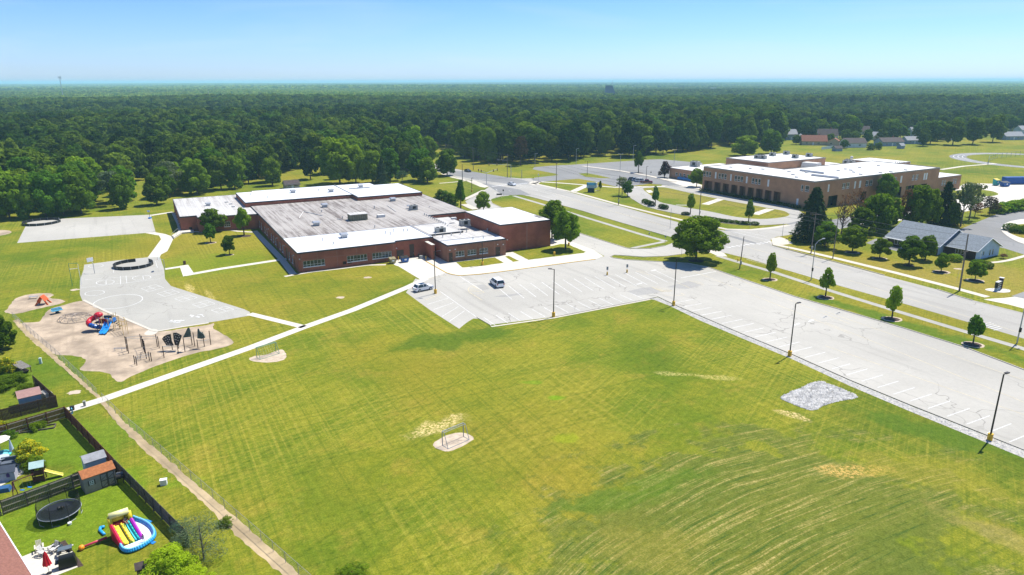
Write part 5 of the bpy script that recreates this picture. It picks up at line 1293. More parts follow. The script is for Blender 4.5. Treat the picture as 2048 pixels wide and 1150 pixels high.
def tree(name, label, x, y, h, r, kind='round', i=0, tone=.4, cat='tree', group=None, trunk_on=True, rz=None):
    """h height, r crown radius in metres; the crown meshes are 10 high and 5 in radius"""
    t = thing(name, label, cat, (x, y, 0), (x * 7.3 + y * 3.1) % 6.28 if rz is None else rz, group, (r / 5.0, r / 5.0, h / 10.0))
    c = link('crown', crown(kind, i), t); c['tone'] = float(tone) + .26
    if trunk_on:
        tk = link('trunk', trunk(kind, i % 2), t)
        k = 5.0 / r * min(1.0, h / 12); tk.scale = (max(.6, k * .9), max(.6, k * .9), 1)
    return t
T = lambda name, label, px, py, h, r, kind='round', i=0, tone=.4, cat='tree', group=None, **k: tree(name, label, *P(px, py), h, r, kind, i, tone, cat, group, **k)
T('shade_tree', 'big round dark green shade tree between the parking lot and the street', 1392, 521, 11.6, 7.9, 'big', 0, .32)
T('shade_tree', 'bright green tree standing on the small lawn right of the gym', 1131, 498, 10.8, 4.8, 'round', 0, .62)
T('shade_tree', 'darker green tree right behind the bright one at the gym corner', 1104, 478, 11.5, 4.9, 'round', 1, .28)
T('slender_tree', 'slim bright pyramidal tree behind the school roof by the north drive', 921.5, 417, 10.2, 2.5, 'young', 0, .55)
T('small_tree', 'small light green tree just behind the gym roof', 967, 425, 7.5, 3.2, 'round', 2, .85)
T('dark_shrub', 'broad dark shrub behind the school roof', 884, 408, 5.5, 3.8, 'bush', 0, .05, 'shrub')
T('dark_shrub', 'dark shrub between the broad shrub and the slim tree', 905, 412, 5.0, 3.4, 'bush', 1, .15, 'shrub')
T('yard_tree', 'dark green tree close to the brick wall of the west wing', 428, 463.5, 7.2, 4.2, 'round', 1, .12)
T('yard_tree', 'yellow green tree in the corner of the school yard', 488.5, 470.5, 8.4, 3.3, 'young', 1, .8)
T('yard_tree', 'small light green tree on a mulch ring in the school yard', 421.3, 484.5, 5.6, 2.1, 'round', 0, .6)
T('yard_tree', 'small dark lopsided tree on the school yard lawn', 459.2, 508.7, 5.2, 2.0, 'round', 2, .12)
T('street_tree', 'small green tree on the lot verge, first past the big shade tree', 1539.8, 557.4, 6.2, 1.75, 'sapling', 0, .8)
T('street_tree', 'small darker tree on the lot verge, second from the shade tree', 1651, 592, 6.1, 2.0, 'sapling', 1, .55)
T('street_tree', 'small thin pale green tree on the lot verge, third from the shade tree', 1784, 635, 6.3, 1.9, 'limey', 0, .55)
T('street_tree', 'small dense green tree on the lot verge, nearest the right edge', 1946, 686.8, 5.2, 2.0, 'sapling', 0, .6)
for px, py, h, r, k, i, tone, lab in ((1649.7, 494, 7.2, 4.0, 'round', 1, .25, 'low round tree beside the big spruce'), (1704.4, 504, 7.2, 4.4, 'round', 0, .28, 'broad round tree on the office lawn, left of the car park'),
        (1759, 516, 5.4, 3.0, 'round', 2, .25, 'small wide tree on the office lawn before the car park'), (1817.5, 529.6, 7.4, 3.8, 'round', 1, .22, 'dark tree before the left end of the office'),
        (1850, 520, 6.6, 3.2, 'round', 0, .25, 'tree close to the office porch behind the dark one'), (1882, 543, 4.6, 1.9, 'round', 2, .45, 'small light tree on a stone ring before the office'),
        (1950, 560, 4.5, 2.5, 'round', 0, .42, 'small umbrella shaped tree beside the office sign'), (1752, 463, 12, 6.2, 'edge', 0, .38, 'large green tree left of the office car park'),
        (1720, 472, 8.5, 4.4, 'edge', 1, .15, 'dark bushy tree under the large green one'), (1776, 455, 9.5, 4.2, 'edge', 2, .40, 'middle green tree in the row behind the office'),
        (1832, 453, 13, 5.4, 'edge', 1, .30, 'tall green tree in the row behind the office'), (1770, 405, 11, 4.6, 'round', 1, .35, 'green tree against the high school side wall'),
        (1856, 450, 11.5, 4.0, 'edge', 3, .30, 'green tree squeezed between the tall one and the dark pine'), (1393, 373.5, 8.0, 4.0, 'round', 2, .42, 'wide light tree at the corner of the high school'),
        (1310.6, 411, 7.0, 2.0, 'young', 0, .7, 'small bright tree by the bus loop, next to the clipped balls'), (1380.6, 428, 7.2, 2.0, 'young', 1, .7, 'small bright tree by the bus loop, middle one'),
        (1497, 446, 7.4, 2.1, 'young', 0, .45, 'small green tree by the bus loop, nearest the spruce'), (1276.8, 345, 10.5, 3.0, 'young', 1, .2, 'dark pointed tree beside the upper parking lot'),
        (1244, 391, 7.5, 3.2, 'sparse', 0, .5, 'pale thin-leaved tree by the lower drive'), (1255.3, 393, 6.5, 2.6, 'round', 0, .4, 'small green tree touching the pale one by the lower drive'),
        (1200, 381, 4.0, 1.1, 'young', 0, .2, 'tiny dark tree behind the blue school sign'), (1490, 312, 12, 10, 'edge', 2, .50, 'broad light green tree behind the high school'),
        (1542, 308, 15, 8.5, 'edge', 0, .22, 'dark round tree behind the high school roof'), (1921, 453, 14, 3.8, 'sparse', 1, .45, 'tall airy tree beside the lane behind the office'),
        (1938, 440, 12.5, 4.0, 'sparse', 0, .5, 'airy pale tree leaning over the service yard'), (1903, 451, 7.5, 3.0, 'edge', 3, .25, 'dark small tree under the airy tree')):
    T('ornamental_tree' if h < 8 else 'large_tree', lab, px, py, h, r, k, i, tone)
T('maroon_tree', 'maroon leaved tree at the low wing of the high school', 1329, 355, 7.8, 3.3, 'maroon', 0, .4)
T('spruce_tree', 'big dark spruce beside the street crossing', 1622, 481, 16.5, 6.8, 'spruce', 0, .25)
T('pine_tree', 'dark pine towering over the office roof', 1885, 447, 14.5, 5.6, 'spruce', 1, .3)
T('blue_spruce', 'grey blue spruce among the trees north of the school', 765, 368, 13, 3.6, 'spruce', 0, .75)
T('dead_pine', 'half dead brown pine right of the spruce, thin', 1681, 478, 13.5, 3.4, 'bare', 0, .5)
T('dead_pine', 'second half dead brown pine, taller', 1708, 462, 14, 3.8, 'bare', 1, .5)
T('rust_tree', 'rust brown tree between two green trees behind the office', 1806, 452, 12, 3.4, 'rust', 0, .5)
T('rust_tree', 'small reddish tree by the lane, left one', 1949, 434, 5.6, 3.4, 'rust', 1, .4)
T('rust_tree', 'greyish red tree by the lane, right one', 1978, 430, 6.6, 3.8, 'rust', 0, .3)
T('garden_tree', 'bright lime tree at the bottom of the picture beside the fence', 343, 1165, 3.7, 2.7, 'near_lime', 0, .6)
T('garden_tree', 'lime tree crown touching the bright one at the bottom edge', 392, 1185, 2.6, 1.8, 'near_lime', 0, .7)
T('silvery_shrub', 'wispy silvery shrub between the wooden fence and the dry verge', 408, 1118, 4.6, 3.3, 'near_silver', 0, .5, 'shrub')
T('silvery_shrub', 'low wispy silvery shrub hanging over the fence end', 372, 1092, 3.2, 1.9, 'near_silver', 0, .45, 'shrub')
T('wild_bush', 'dark leafy bush on the field at the bottom edge', 705, 1160, 1.5, 1.7, 'near_bush', 0, .35, 'shrub')
T('dark_conifer', 'dark dense tree at the left edge beside the verge', 2, 700, 6.2, 3.0, 'edge', 3, .02)
T('lime_shrub', 'bright yellow green shrub in the upper garden', 17, 745, 2.6, 1.6, 'flower', 0, .2, 'shrub')
T('flowering_shrub', 'yellow flowering shrub beside the stone patio', 62, 925, 3.0, 2.0, 'flower', 0, .7, 'shrub')
T('green_shrub', 'plain green shrub under the flowering one', 74, 938, 1.8, 1.4, 'near_bush', 0, .4, 'shrub')
T('wild_bush', 'small weedy bush with pale flowers against the verge fence', 452, 1050, 1.0, .9, 'near_bush', 0, .25, 'shrub')
for px, py, h, r, lab in ((6, 775, 1.7, 2.6, 'left'), (30, 765, 1.6, 2.4, 'middle'), (52, 783, 1.3, 1.8, 'right')): T('vegetable_bed', 'tangled green bed in the garden above the brown fence, ' + lab + ' clump', px, py, h, r, 'near_bush', 0, .18, 'plants')
for px, py, h, r, lab in ((70, 853, .9, .9, 'leafy plants in the timber bed inside the red brown fence'), (82, 847, .7, .7, 'second clump of leafy plants in the timber bed'), (18, 868, .8, 1.0, 'low dark plants at the left end of the timber bed'), (2, 862, 1.6, 1.1, 'yellow flecked bush at the left edge by the red brown fence')):
    T('garden_plants', lab, px + 2, py + 7, h * 1.3, r * 1.1, 'near_bush' if h < 1 else 'flower', 0, .35, 'plants')
for n_, (px, py) in enumerate(V('w2', (200, 775), (230, 788), (263, 800), (367, 828), (400, 836))):
    T('clipped_bush', 'dark clipped ball bush by the bus loop, number counted from the drive', px, py + 1, 1.7, 1.35, 'clipped', 0, .0, 'shrub', 'clipped balls by the bus loop', trunk_on=False)['label'] = 'dark clipped ball bush beside the bus loop, ' + ('first', 'second', 'third', 'fourth', 'fifth')[n_] + ' from the left'
for n_, (px, py) in enumerate(V('w2', (605, 893), (835, 942), (885, 948), (935, 958), (985, 965), (1035, 972), (1098, 978), (1165, 986), (1215, 990), (1295, 993))):
    T('low_hedge_bush', 'low dark bush in the row along the bus loop lawn, ' + ('first', 'second', 'third', 'fourth', 'fifth', 'sixth', 'seventh', 'eighth', 'ninth', 'tenth')[n_] + ' from the left', px, py + 1, 1.1, 1.5, 'clipped', 0, .02, 'shrub', 'low bushes along the bus loop', trunk_on=False)
for px, py, h, r, tone, lab in ((1908, 522, 1.9, 1.9, .5, 'large clipped round bush before the office door'), (1956, 531, 1.6, 1.7, .3, 'clipped round bush at the office corner, left'), (1970, 535, 1.7, 1.8, .2, 'clipped round bush at the office corner, right'),
        (2022, 461, 2.3, 2.4, .1, 'dark clipped bush on the kerbed island, left'), (2036, 466, 2.2, 2.4, .08, 'dark clipped bush on the kerbed island, right'), (2055, 463, 2.0, 2.2, .1, 'dark clipped bush on the kerbed island at the picture edge')):
    T('clipped_bush', lab, px, py, h, r, 'clipped', 0, tone, 'shrub', trunk_on=False)
T('flower_bush', 'pink flowering bush at the right end of the office', 2006, 517, 1.3, 1.4, 'rust', 1, .9, 'shrub', trunk_on=False)
hx = V('w1', (1830, 190), (1880, 180), (1930, 172), (1980, 165), (2030, 158), (2085, 150), (2140, 142))
for n_, (px, py) in enumerate(hx): T('hedge_bush', 'bright green hedge bush along the office lane, ' + ('first', 'second', 'third', 'fourth', 'fifth', 'sixth', 'seventh')[n_] + ' from the left', px, py, 3.6, 3.8, 'bush', n_ % 2, .75, 'shrub', 'hedge along the office lane', trunk_on=False)
mb = MB()
def hedge_run(name, lab, pts, w, h, tone):
    n = 900; me_l = []
    for a, b in zip(pts, pts[1:]):
        L = math.hypot(b[0] - a[0], b[1] - a[1]); k = max(1, int(L / (w * .9)))
        for j in range(k + 1): me_l.append((a[0] + (b[0] - a[0]) * j / k, a[1] + (b[1] - a[1]) * j / k, h * .45, w * .6, w * .6, h * .6))
    o = link(name, leaves_mesh(name, me_l, 5000, .4, 9, leaf, spread=.06)); o['tone'] = float(tone); return tag(o, lab, 'hedge')
hedge_run('clipped_hedge', 'low dark clipped hedge along the foot of the high school arcade', [HS.w(u, -1.6) for u in (1, 14, 28, 41, 50)], 1.5, 1.2, -.05)

# ---- the wood: its nearest trees one by one, the rest as one mass
def inside_px(poly, X, Y):
    px = [p[0] for p in poly]; py = [p[1] for p in poly]; ins = np.zeros(len(X), bool); j = len(px) - 1
    for i in range(len(px)):
        ins ^= ((py[i] > Y) != (py[j] > Y)) & (X < (px[j] - px[i]) * (Y - py[i]) / (py[j] - py[i] + 1e-9) + px[i]); j = i
    return ins
bound = np.array([(-900, 436), (-40, 433), (60, 430), (150, 426), (195, 423), (200, 408), (215, 396), (250, 409), (345, 401), (352, 388), (470, 378), (500, 374), (560, 366), (650, 360), (700, 356), (790, 352), (850, 338), (866, 322), (905, 306), (925, 323), (1000, 328), (1064, 326), (1146, 322), (1300, 312), (1350, 308), (1450, 296),
                  (1540, 288), (1556, 286), (1600, 283), (1700, 280), (1830, 282), (1835, 284), (1880, 282), (1990, 272), (2010, 262), (2400, 250), (3200, 250)], float)
gaps = [[(184, 330), (214, 352), (226, 412), (182, 424)], [(250, 372), (300, 368), (330, 402), (262, 405)], [(540, 352), (600, 345), (622, 374), (548, 378)], [(868, 290), (905, 296), (935, 330), (895, 338), (790, 300), (700, 285), (700, 282)],
        [(740, 262), (775, 262), (775, 274), (740, 274)], [(600, 330), (618, 328), (625, 345), (600, 350)]]
rg = np.random.default_rng(11)
def scatter(d0, d1, sp, wide=.86):
    ys = np.arange(d0, d1, sp); out = []
    for y in ys:
        hw = y * wide + 40; xs = np.arange(-hw, hw, sp); out.append(np.stack([xs + rg.uniform(-.42, .42, len(xs)) * sp, y + rg.uniform(-.42, .42, len(xs)) * sp], 1))
    return np.concatenate(out)
def nz(x, y, f, s=0.0): return (np.sin(x * f + 1.3 + s) * np.cos(y * f * 1.13 + .7 + s) + np.sin((x + y) * f * .61 + 2.1 + s) * .8 + np.cos((x - 1.7 * y) * f * .43 + s) * .7) / 2.5
pts = scatter(205, 1300, 11.0)
qx, qy = Q(pts[:, 0], pts[:, 1])
keep = qy < np.interp(qx, bound[:, 0], bound[:, 1])
for g in gaps: keep &= ~inside_px(g, qx, qy)
# houses and streets leave gaps among the trees at the right
nb = (qx > 1556) & (qy > 225)
keep &= ~(nb & (rg.uniform(0, 1, len(pts)) > .85))
keep &= (qx > -260) & (qx < 2300)
pts = pts[keep]; qx, qy = qx[keep], qy[keep]
hs_xy = [(o.location.x, o.location.y) for o in COL.objects if o.get('category') in ('house', 'church') and o.parent is None]
for hx_, hy_ in hs_xy:
    k = ((pts[:, 0] - hx_) ** 2 + (pts[:, 1] - hy_) ** 2 > 10 ** 2) & ~((np.abs(pts[:, 0] - hx_ * pts[:, 1] / hy_) < 7.5) & (pts[:, 1] < hy_) & (pts[:, 1] > hy_ - 34))
    pts, qx, qy = pts[k], qx[k], qy[k]
dist = pts[:, 1]; hgt = 15.5 + 4.5 * nz(pts[:, 0], pts[:, 1], .012) + rg.uniform(-3.5, 4.0, len(pts)); hgt += np.clip((dist - 300) / 120, 0, 1) * 2.5
hgt = np.where(nb[keep][:len(hgt)] if False else (qx > 1556) & (qy > 225), hgt * .72, hgt)
rad = hgt * rg.uniform(.32, .56, len(pts))
left = qx < 880
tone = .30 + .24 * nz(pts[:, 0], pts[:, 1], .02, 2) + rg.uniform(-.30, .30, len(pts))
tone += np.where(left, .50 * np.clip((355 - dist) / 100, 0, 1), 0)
tone += np.clip((dist - 800) / 250, 0, 1) * .25  # crowns lighten again past the painted cloud shadow
tone -= np.where((~left) & (dist < 520), .12, 0)  # nearer crowns darkened, cloud shade put into their tone
order = np.argsort((np.interp(qx, bound[:, 0], bound[:, 1]) - qy) / (hgt * CAM_F / dist)); K = 285
zones = [(60, 'left of the upper court'), (150, 'behind the upper court'), (240, 'by the meadow gap'), (345, 'right of the meadow gap'), (440, 'behind the west wing'), (520, 'left of the small shed house'), (610, 'behind the small shed house'), (700, 'around the huge bright tree'), (790, 'behind the blue spruce'), (880, 'left of the far street'),
         (950, 'above the dark car'), (1010, 'behind the traffic signals'), (1080, 'left of the upper lot'), (1160, 'behind the upper lot left'), (1240, 'behind the upper lot middle'), (1330, 'behind the upper lot right'), (1440, 'behind the low school wing'), (1556, 'behind the high school'), (1640, 'near the rust roofed house'), (1740, 'near the long white house'), (1840, 'near the ranch houses'), (1960, 'by the big dark field trees'), (9999, 'at the far right edge')]
near, far = [], []
for n_, k in enumerate(order): (near if n_ < K else far).append(k)
labs = {}
for k in near:
    z = sum(qx[k] > e for e, _ in zones)
    tl = ['blackish', 'dark', 'green', 'pale', 'bright'][int(np.clip((tone[k] - .02) / .16, 0, 4))]; sz = ['low', 'smallish', 'medium', 'tall', 'towering'][int(np.clip((hgt[k] - 11) / 2.4, 0, 4))]
    sh = 'narrow' if rad[k] / hgt[k] < .36 else ('round' if rad[k] / hgt[k] < .43 else 'broad')
    back = np.interp(qx[k], bound[:, 0], bound[:, 1]) - qy[k] > .45 * hgt[k] * CAM_F / dist[k]
    lab = '%s %s %s tree, %s row %s' % (sz, sh, tl, 'second' if back else 'front', zones[z][1])
    labs.setdefault(lab, []).append(int(k))
NUM = ['first', 'second', 'third', 'fourth', 'fifth', 'sixth', 'seventh', 'eighth', 'ninth', 'tenth', 'eleventh', 'twelfth', 'thirteenth', 'fourteenth']
for lab, ks in labs.items():
    ks.sort(key=lambda k: qx[k])
    for j, k in enumerate(ks):
        l2 = lab if len(ks) == 1 else lab + ', ' + NUM[min(j, 13)] + ' such'
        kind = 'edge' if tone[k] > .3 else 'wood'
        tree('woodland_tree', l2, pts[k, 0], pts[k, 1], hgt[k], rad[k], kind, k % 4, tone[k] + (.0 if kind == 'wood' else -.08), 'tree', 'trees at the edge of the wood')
# trees standing apart
for px, py, h, r, tn, lab in ((1592, 289, 7, 3.6, .3, 'garden tree left of the rust roofed house'), (1688, 297, 6, 3.4, .25, 'low garden tree right of the small field shed'), (1734, 286, 10, 5, .45, 'light green tree between the white and the grey blue house'), (1762, 282, 9, 5, .2, 'dark tree behind the grey blue ranch house'), (1846, 292, 12, 6, .15, 'dark tree right of the last ranch house'), (1708, 283, 8, 4.5, .3, 'tree over the roof of the long white house'), (1660, 286, 7, 3.5, .4, 'small tree at the gable of the rust roofed house')):
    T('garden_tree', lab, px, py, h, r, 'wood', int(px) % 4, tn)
for px, py, h, r, kind, i, tn, lab in ((225, 411, 13, 5.5, 'sparse', 0, .3, 'tall thin tree with a bare trunk before the meadow gap'), (248, 417, 12.5, 5, 'edge', 1, .3, 'round tree right of the bare trunked one'), (314, 409, 11, 5.4, 'edge', 2, .18, 'dense dark tree by the upper court fence'),
        (341, 392, 14, 6.2, 'sparse', 1, .35, 'pale spreading tree behind the upper court'), (680, 368, 21, 10.5, 'edge', 0, .62, 'huge bright green tree behind the school north roof'), (712, 366, 17, 7, 'edge', 3, .55, 'bright green tree right of the huge one'),
        (745, 366, 14.5, 6.5, 'edge', 2, .50, 'green tree between the huge one and the blue spruce'), (781, 362, 15, 6.2, 'edge', 1, .38, 'green tree right of the blue spruce'), (805, 368, 6, 3.2, 'sparse', 1, .4, 'small pale tree on the lawn behind the north roof'),
        (840, 361, 15, 7.5, 'edge', 0, .34, 'spreading tree on the lawn by the street'), (855, 366, 11.5, 5.2, 'edge', 3, .45, 'round tree before the spreading one'), (894.4, 351, 12.5, 6.8, 'edge', 2, .26, 'umbrella shaped tree beside the street and dark car'),
        (1041, 331, 16, 6, 'rust', 1, .1, 'tree with browning leaves at the wood edge beside the pole'), (20, 437, 15, 7.5, 'edge', 0, .55, 'bright tree at the left end of the row by the upper court'), (58, 435, 14.5, 6.5, 'edge', 1, .52, 'bright tree, second in the row by the upper court'),
        (92, 433, 15, 6.8, 'edge', 2, .50, 'bright tree, third in the row by the upper court'), (128, 431, 14.5, 6.6, 'edge', 3, .52, 'bright tree, fourth in the row by the upper court'), (163, 428, 15.5, 6.4, 'edge', 0, .45, 'bright tree, fifth in the row by the upper court'),
        (470, 377, 14, 5.8, 'edge', 1, .42, 'green tree beside the school west wing roof'), (545, 371, 12, 5, 'edge', 2, .3, 'tree behind the school roof near the small shed house'), (395, 388, 14, 6.5, 'edge', 3, .48, 'yellowish tree over the west wing roof'),
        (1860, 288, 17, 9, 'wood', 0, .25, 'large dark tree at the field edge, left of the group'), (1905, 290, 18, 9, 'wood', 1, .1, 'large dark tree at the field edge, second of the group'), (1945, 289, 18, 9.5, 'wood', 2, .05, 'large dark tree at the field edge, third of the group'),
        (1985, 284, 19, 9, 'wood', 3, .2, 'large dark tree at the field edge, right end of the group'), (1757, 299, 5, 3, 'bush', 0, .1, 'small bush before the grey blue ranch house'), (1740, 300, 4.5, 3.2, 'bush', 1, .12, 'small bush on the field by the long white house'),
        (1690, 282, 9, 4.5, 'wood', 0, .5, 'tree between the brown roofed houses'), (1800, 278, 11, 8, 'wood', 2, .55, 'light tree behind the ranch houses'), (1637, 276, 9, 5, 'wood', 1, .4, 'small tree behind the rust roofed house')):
    T('large_tree' if h > 8 else 'small_tree', lab, px, py, h, r, kind, i, tn)

def mass(name, label, P2, H, Rd, tn, srcs):
    """one object that spreads crowns over its points with geometry nodes; the crown shapes are stored in the same mesh"""
    n = len(P2); co = [np.zeros((n, 3))]; co[0][:, :2] = P2; pid = [np.full(n, -1)]; lf = [np.zeros(n)]; base = n; nf = 0
    li = []
    for k, m in enumerate(srcs):
        c = np.zeros(len(m.vertices) * 3); m.vertices.foreach_get('co', c); v = np.zeros(len(m.vertices)); m.attributes['leafv'].data.foreach_get('value', v)
        co.append(c.reshape(-1, 3)); pid.append(np.full(len(v), k)); lf.append(v); li.append(np.arange(len(v)) + base); base += len(v)
    co, pid, lf, li = np.concatenate(co), np.concatenate(pid), np.concatenate(lf), np.concatenate(li); ex = len(co) - n
    me = bpy.data.meshes.new(name); me.vertices.add(len(co)); me.vertices.foreach_set('co', co.ravel()); me.loops.add(len(li)); me.loops.foreach_set('vertex_index', li); nf = len(li) // 4
    me.polygons.add(nf); me.polygons.foreach_set('loop_start', np.arange(0, nf * 4, 4)); me.polygons.foreach_set('loop_total', np.full(nf, 4)); me.materials.append(srcs[0].materials[0]); me.update(calc_edges=True)
    z = np.zeros(ex)
    sc = np.concatenate([np.stack([Rd / 5, Rd / 5, H / 10], 1), np.ones((ex, 3))])
    for an, tp, val in (('sc', 'FLOAT_VECTOR', sc), ('tone', 'FLOAT', np.concatenate([tn, z])), ('vi', 'INT', np.concatenate([rg.integers(0, len(srcs), n), z - 1])), ('rz', 'FLOAT', np.concatenate([rg.uniform(0, 6.28, n), z])), ('pid', 'INT', pid), ('leafv', 'FLOAT', lf)):
        a = me.attributes.new(an, tp, 'POINT'); a.data.foreach_set('vector' if tp == 'FLOAT_VECTOR' else 'value', np.ascontiguousarray(val, dtype=np.int32 if tp == 'INT' else np.float32).ravel())
    o = link(name, me); tag(o, label, kind='stuff')
    ng = bpy.data.node_groups.new(name, 'GeometryNodeTree')
    ng.interface.new_socket('Geometry', in_out='INPUT', socket_type='NodeSocketGeometry'); ng.interface.new_socket('Geometry', in_out='OUTPUT', socket_type='NodeSocketGeometry')
    gi, go, jn = ng.nodes.new('NodeGroupInput'), ng.nodes.new('NodeGroupOutput'), ng.nodes.new('GeometryNodeJoinGeometry')
    def na(nm, tp):
        q = ng.nodes.new('GeometryNodeInputNamedAttribute'); q.data_type = tp; q.inputs[0].default_value = nm; return q.outputs[0]
    def eq(nm, val):
        cp = ng.nodes.new('FunctionNodeCompare'); cp.data_type = 'INT'; cp.operation = 'EQUAL'; ng.links.new(na(nm, 'INT'), cp.inputs[2]); cp.inputs[3].default_value = val; return cp.outputs[0]
    def sep(nm, val):
        sp = ng.nodes.new('GeometryNodeSeparateGeometry'); sp.domain = 'POINT'; ng.links.new(gi.outputs[0], sp.inputs[0]); ng.links.new(eq(nm, val), sp.inputs[1]); return sp.outputs[0]
    cx = ng.nodes.new('ShaderNodeCombineXYZ'); ng.links.new(na('rz', 'FLOAT'), cx.inputs[2]); ptsg = sep('pid', -1)
    for v_ in range(len(srcs)):
        ip = ng.nodes.new('GeometryNodeInstanceOnPoints')
        ng.links.new(ptsg, ip.inputs['Points']); ng.links.new(eq('vi', v_), ip.inputs['Selection']); ng.links.new(sep('pid', v_), ip.inputs['Instance'])
        ng.links.new(cx.outputs[0], ip.inputs['Rotation']); ng.links.new(na('sc', 'FLOAT_VECTOR'), ip.inputs['Scale']); ng.links.new(ip.outputs[0], jn.inputs[0])
    ng.links.new(jn.outputs[0], go.inputs[0])
    md = o.modifiers.new('crowns', 'NODES'); md.node_group = ng
    return o
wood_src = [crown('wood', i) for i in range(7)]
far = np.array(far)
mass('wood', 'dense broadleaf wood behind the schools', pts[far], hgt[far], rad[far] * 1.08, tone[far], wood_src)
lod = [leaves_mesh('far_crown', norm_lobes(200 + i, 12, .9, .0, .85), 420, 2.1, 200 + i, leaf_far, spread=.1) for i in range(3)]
p2 = scatter(1300, 3400, 13.5); q2x, q2y = Q(p2[:, 0], p2[:, 1])
f1 = nz(p2[:, 0], p2[:, 1], .0042, 3); k = (np.abs(q2x - 1024) < 1250) & ~((f1 > .50) & (rg.uniform(0, 1, len(p2)) < .85))
p2, f1 = p2[k], f1[k]
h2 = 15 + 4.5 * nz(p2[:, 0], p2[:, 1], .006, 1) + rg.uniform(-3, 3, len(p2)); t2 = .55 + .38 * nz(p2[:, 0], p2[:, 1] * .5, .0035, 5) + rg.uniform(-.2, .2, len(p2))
mass('distant_woods', 'rolling far woods between the suburb and the horizon', p2, h2, rg.uniform(6.5, 11, len(p2)), t2, lod)
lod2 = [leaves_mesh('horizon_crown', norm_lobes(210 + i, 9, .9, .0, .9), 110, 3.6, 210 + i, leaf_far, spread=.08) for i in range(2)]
p3 = scatter(3400, 16000, 44); q3x, _ = Q(p3[:, 0], p3[:, 1]); f3 = nz(p3[:, 0], p3[:, 1], .0016, 8)
k = (np.abs(q3x - 1024) < 1200) & ~((f3 > .42) & (rg.uniform(0, 1, len(p3)) < .8)); p3 = p3[k]
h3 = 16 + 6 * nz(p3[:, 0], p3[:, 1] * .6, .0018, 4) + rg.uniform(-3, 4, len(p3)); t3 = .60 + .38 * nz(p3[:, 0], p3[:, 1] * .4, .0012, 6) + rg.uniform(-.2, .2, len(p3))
mass('horizon_woods', 'hazy woods reaching to the horizon', p3, h3, rg.uniform(20, 30, len(p3)), t3, lod2)
# pale roofs glimpsed in the far woods
mbs = [MB(), MB()]
for i in range(150):
    d = rg.uniform(1100, 4200) if i % 3 else rg.uniform(4000, 9000); x = rg.uniform(-.72, .72) * d
    if d < 4200 and not (x > -.25 * d): continue
    w = rg.uniform(14, 40); mbs[i % 2].box((x, d, 7), (w, rg.uniform(10, 20), 14 if d > 3000 else 11), rg.uniform(-.4, .4))
tag(mbs[0].build('far_roofs', membrane_hs), 'pale roofs of far buildings glimpsed between distant trees', kind='stuff')
tag(mbs[1].build('far_roofs', siding_t), 'tan walls of far buildings glimpsed between distant trees', kind='stuff')
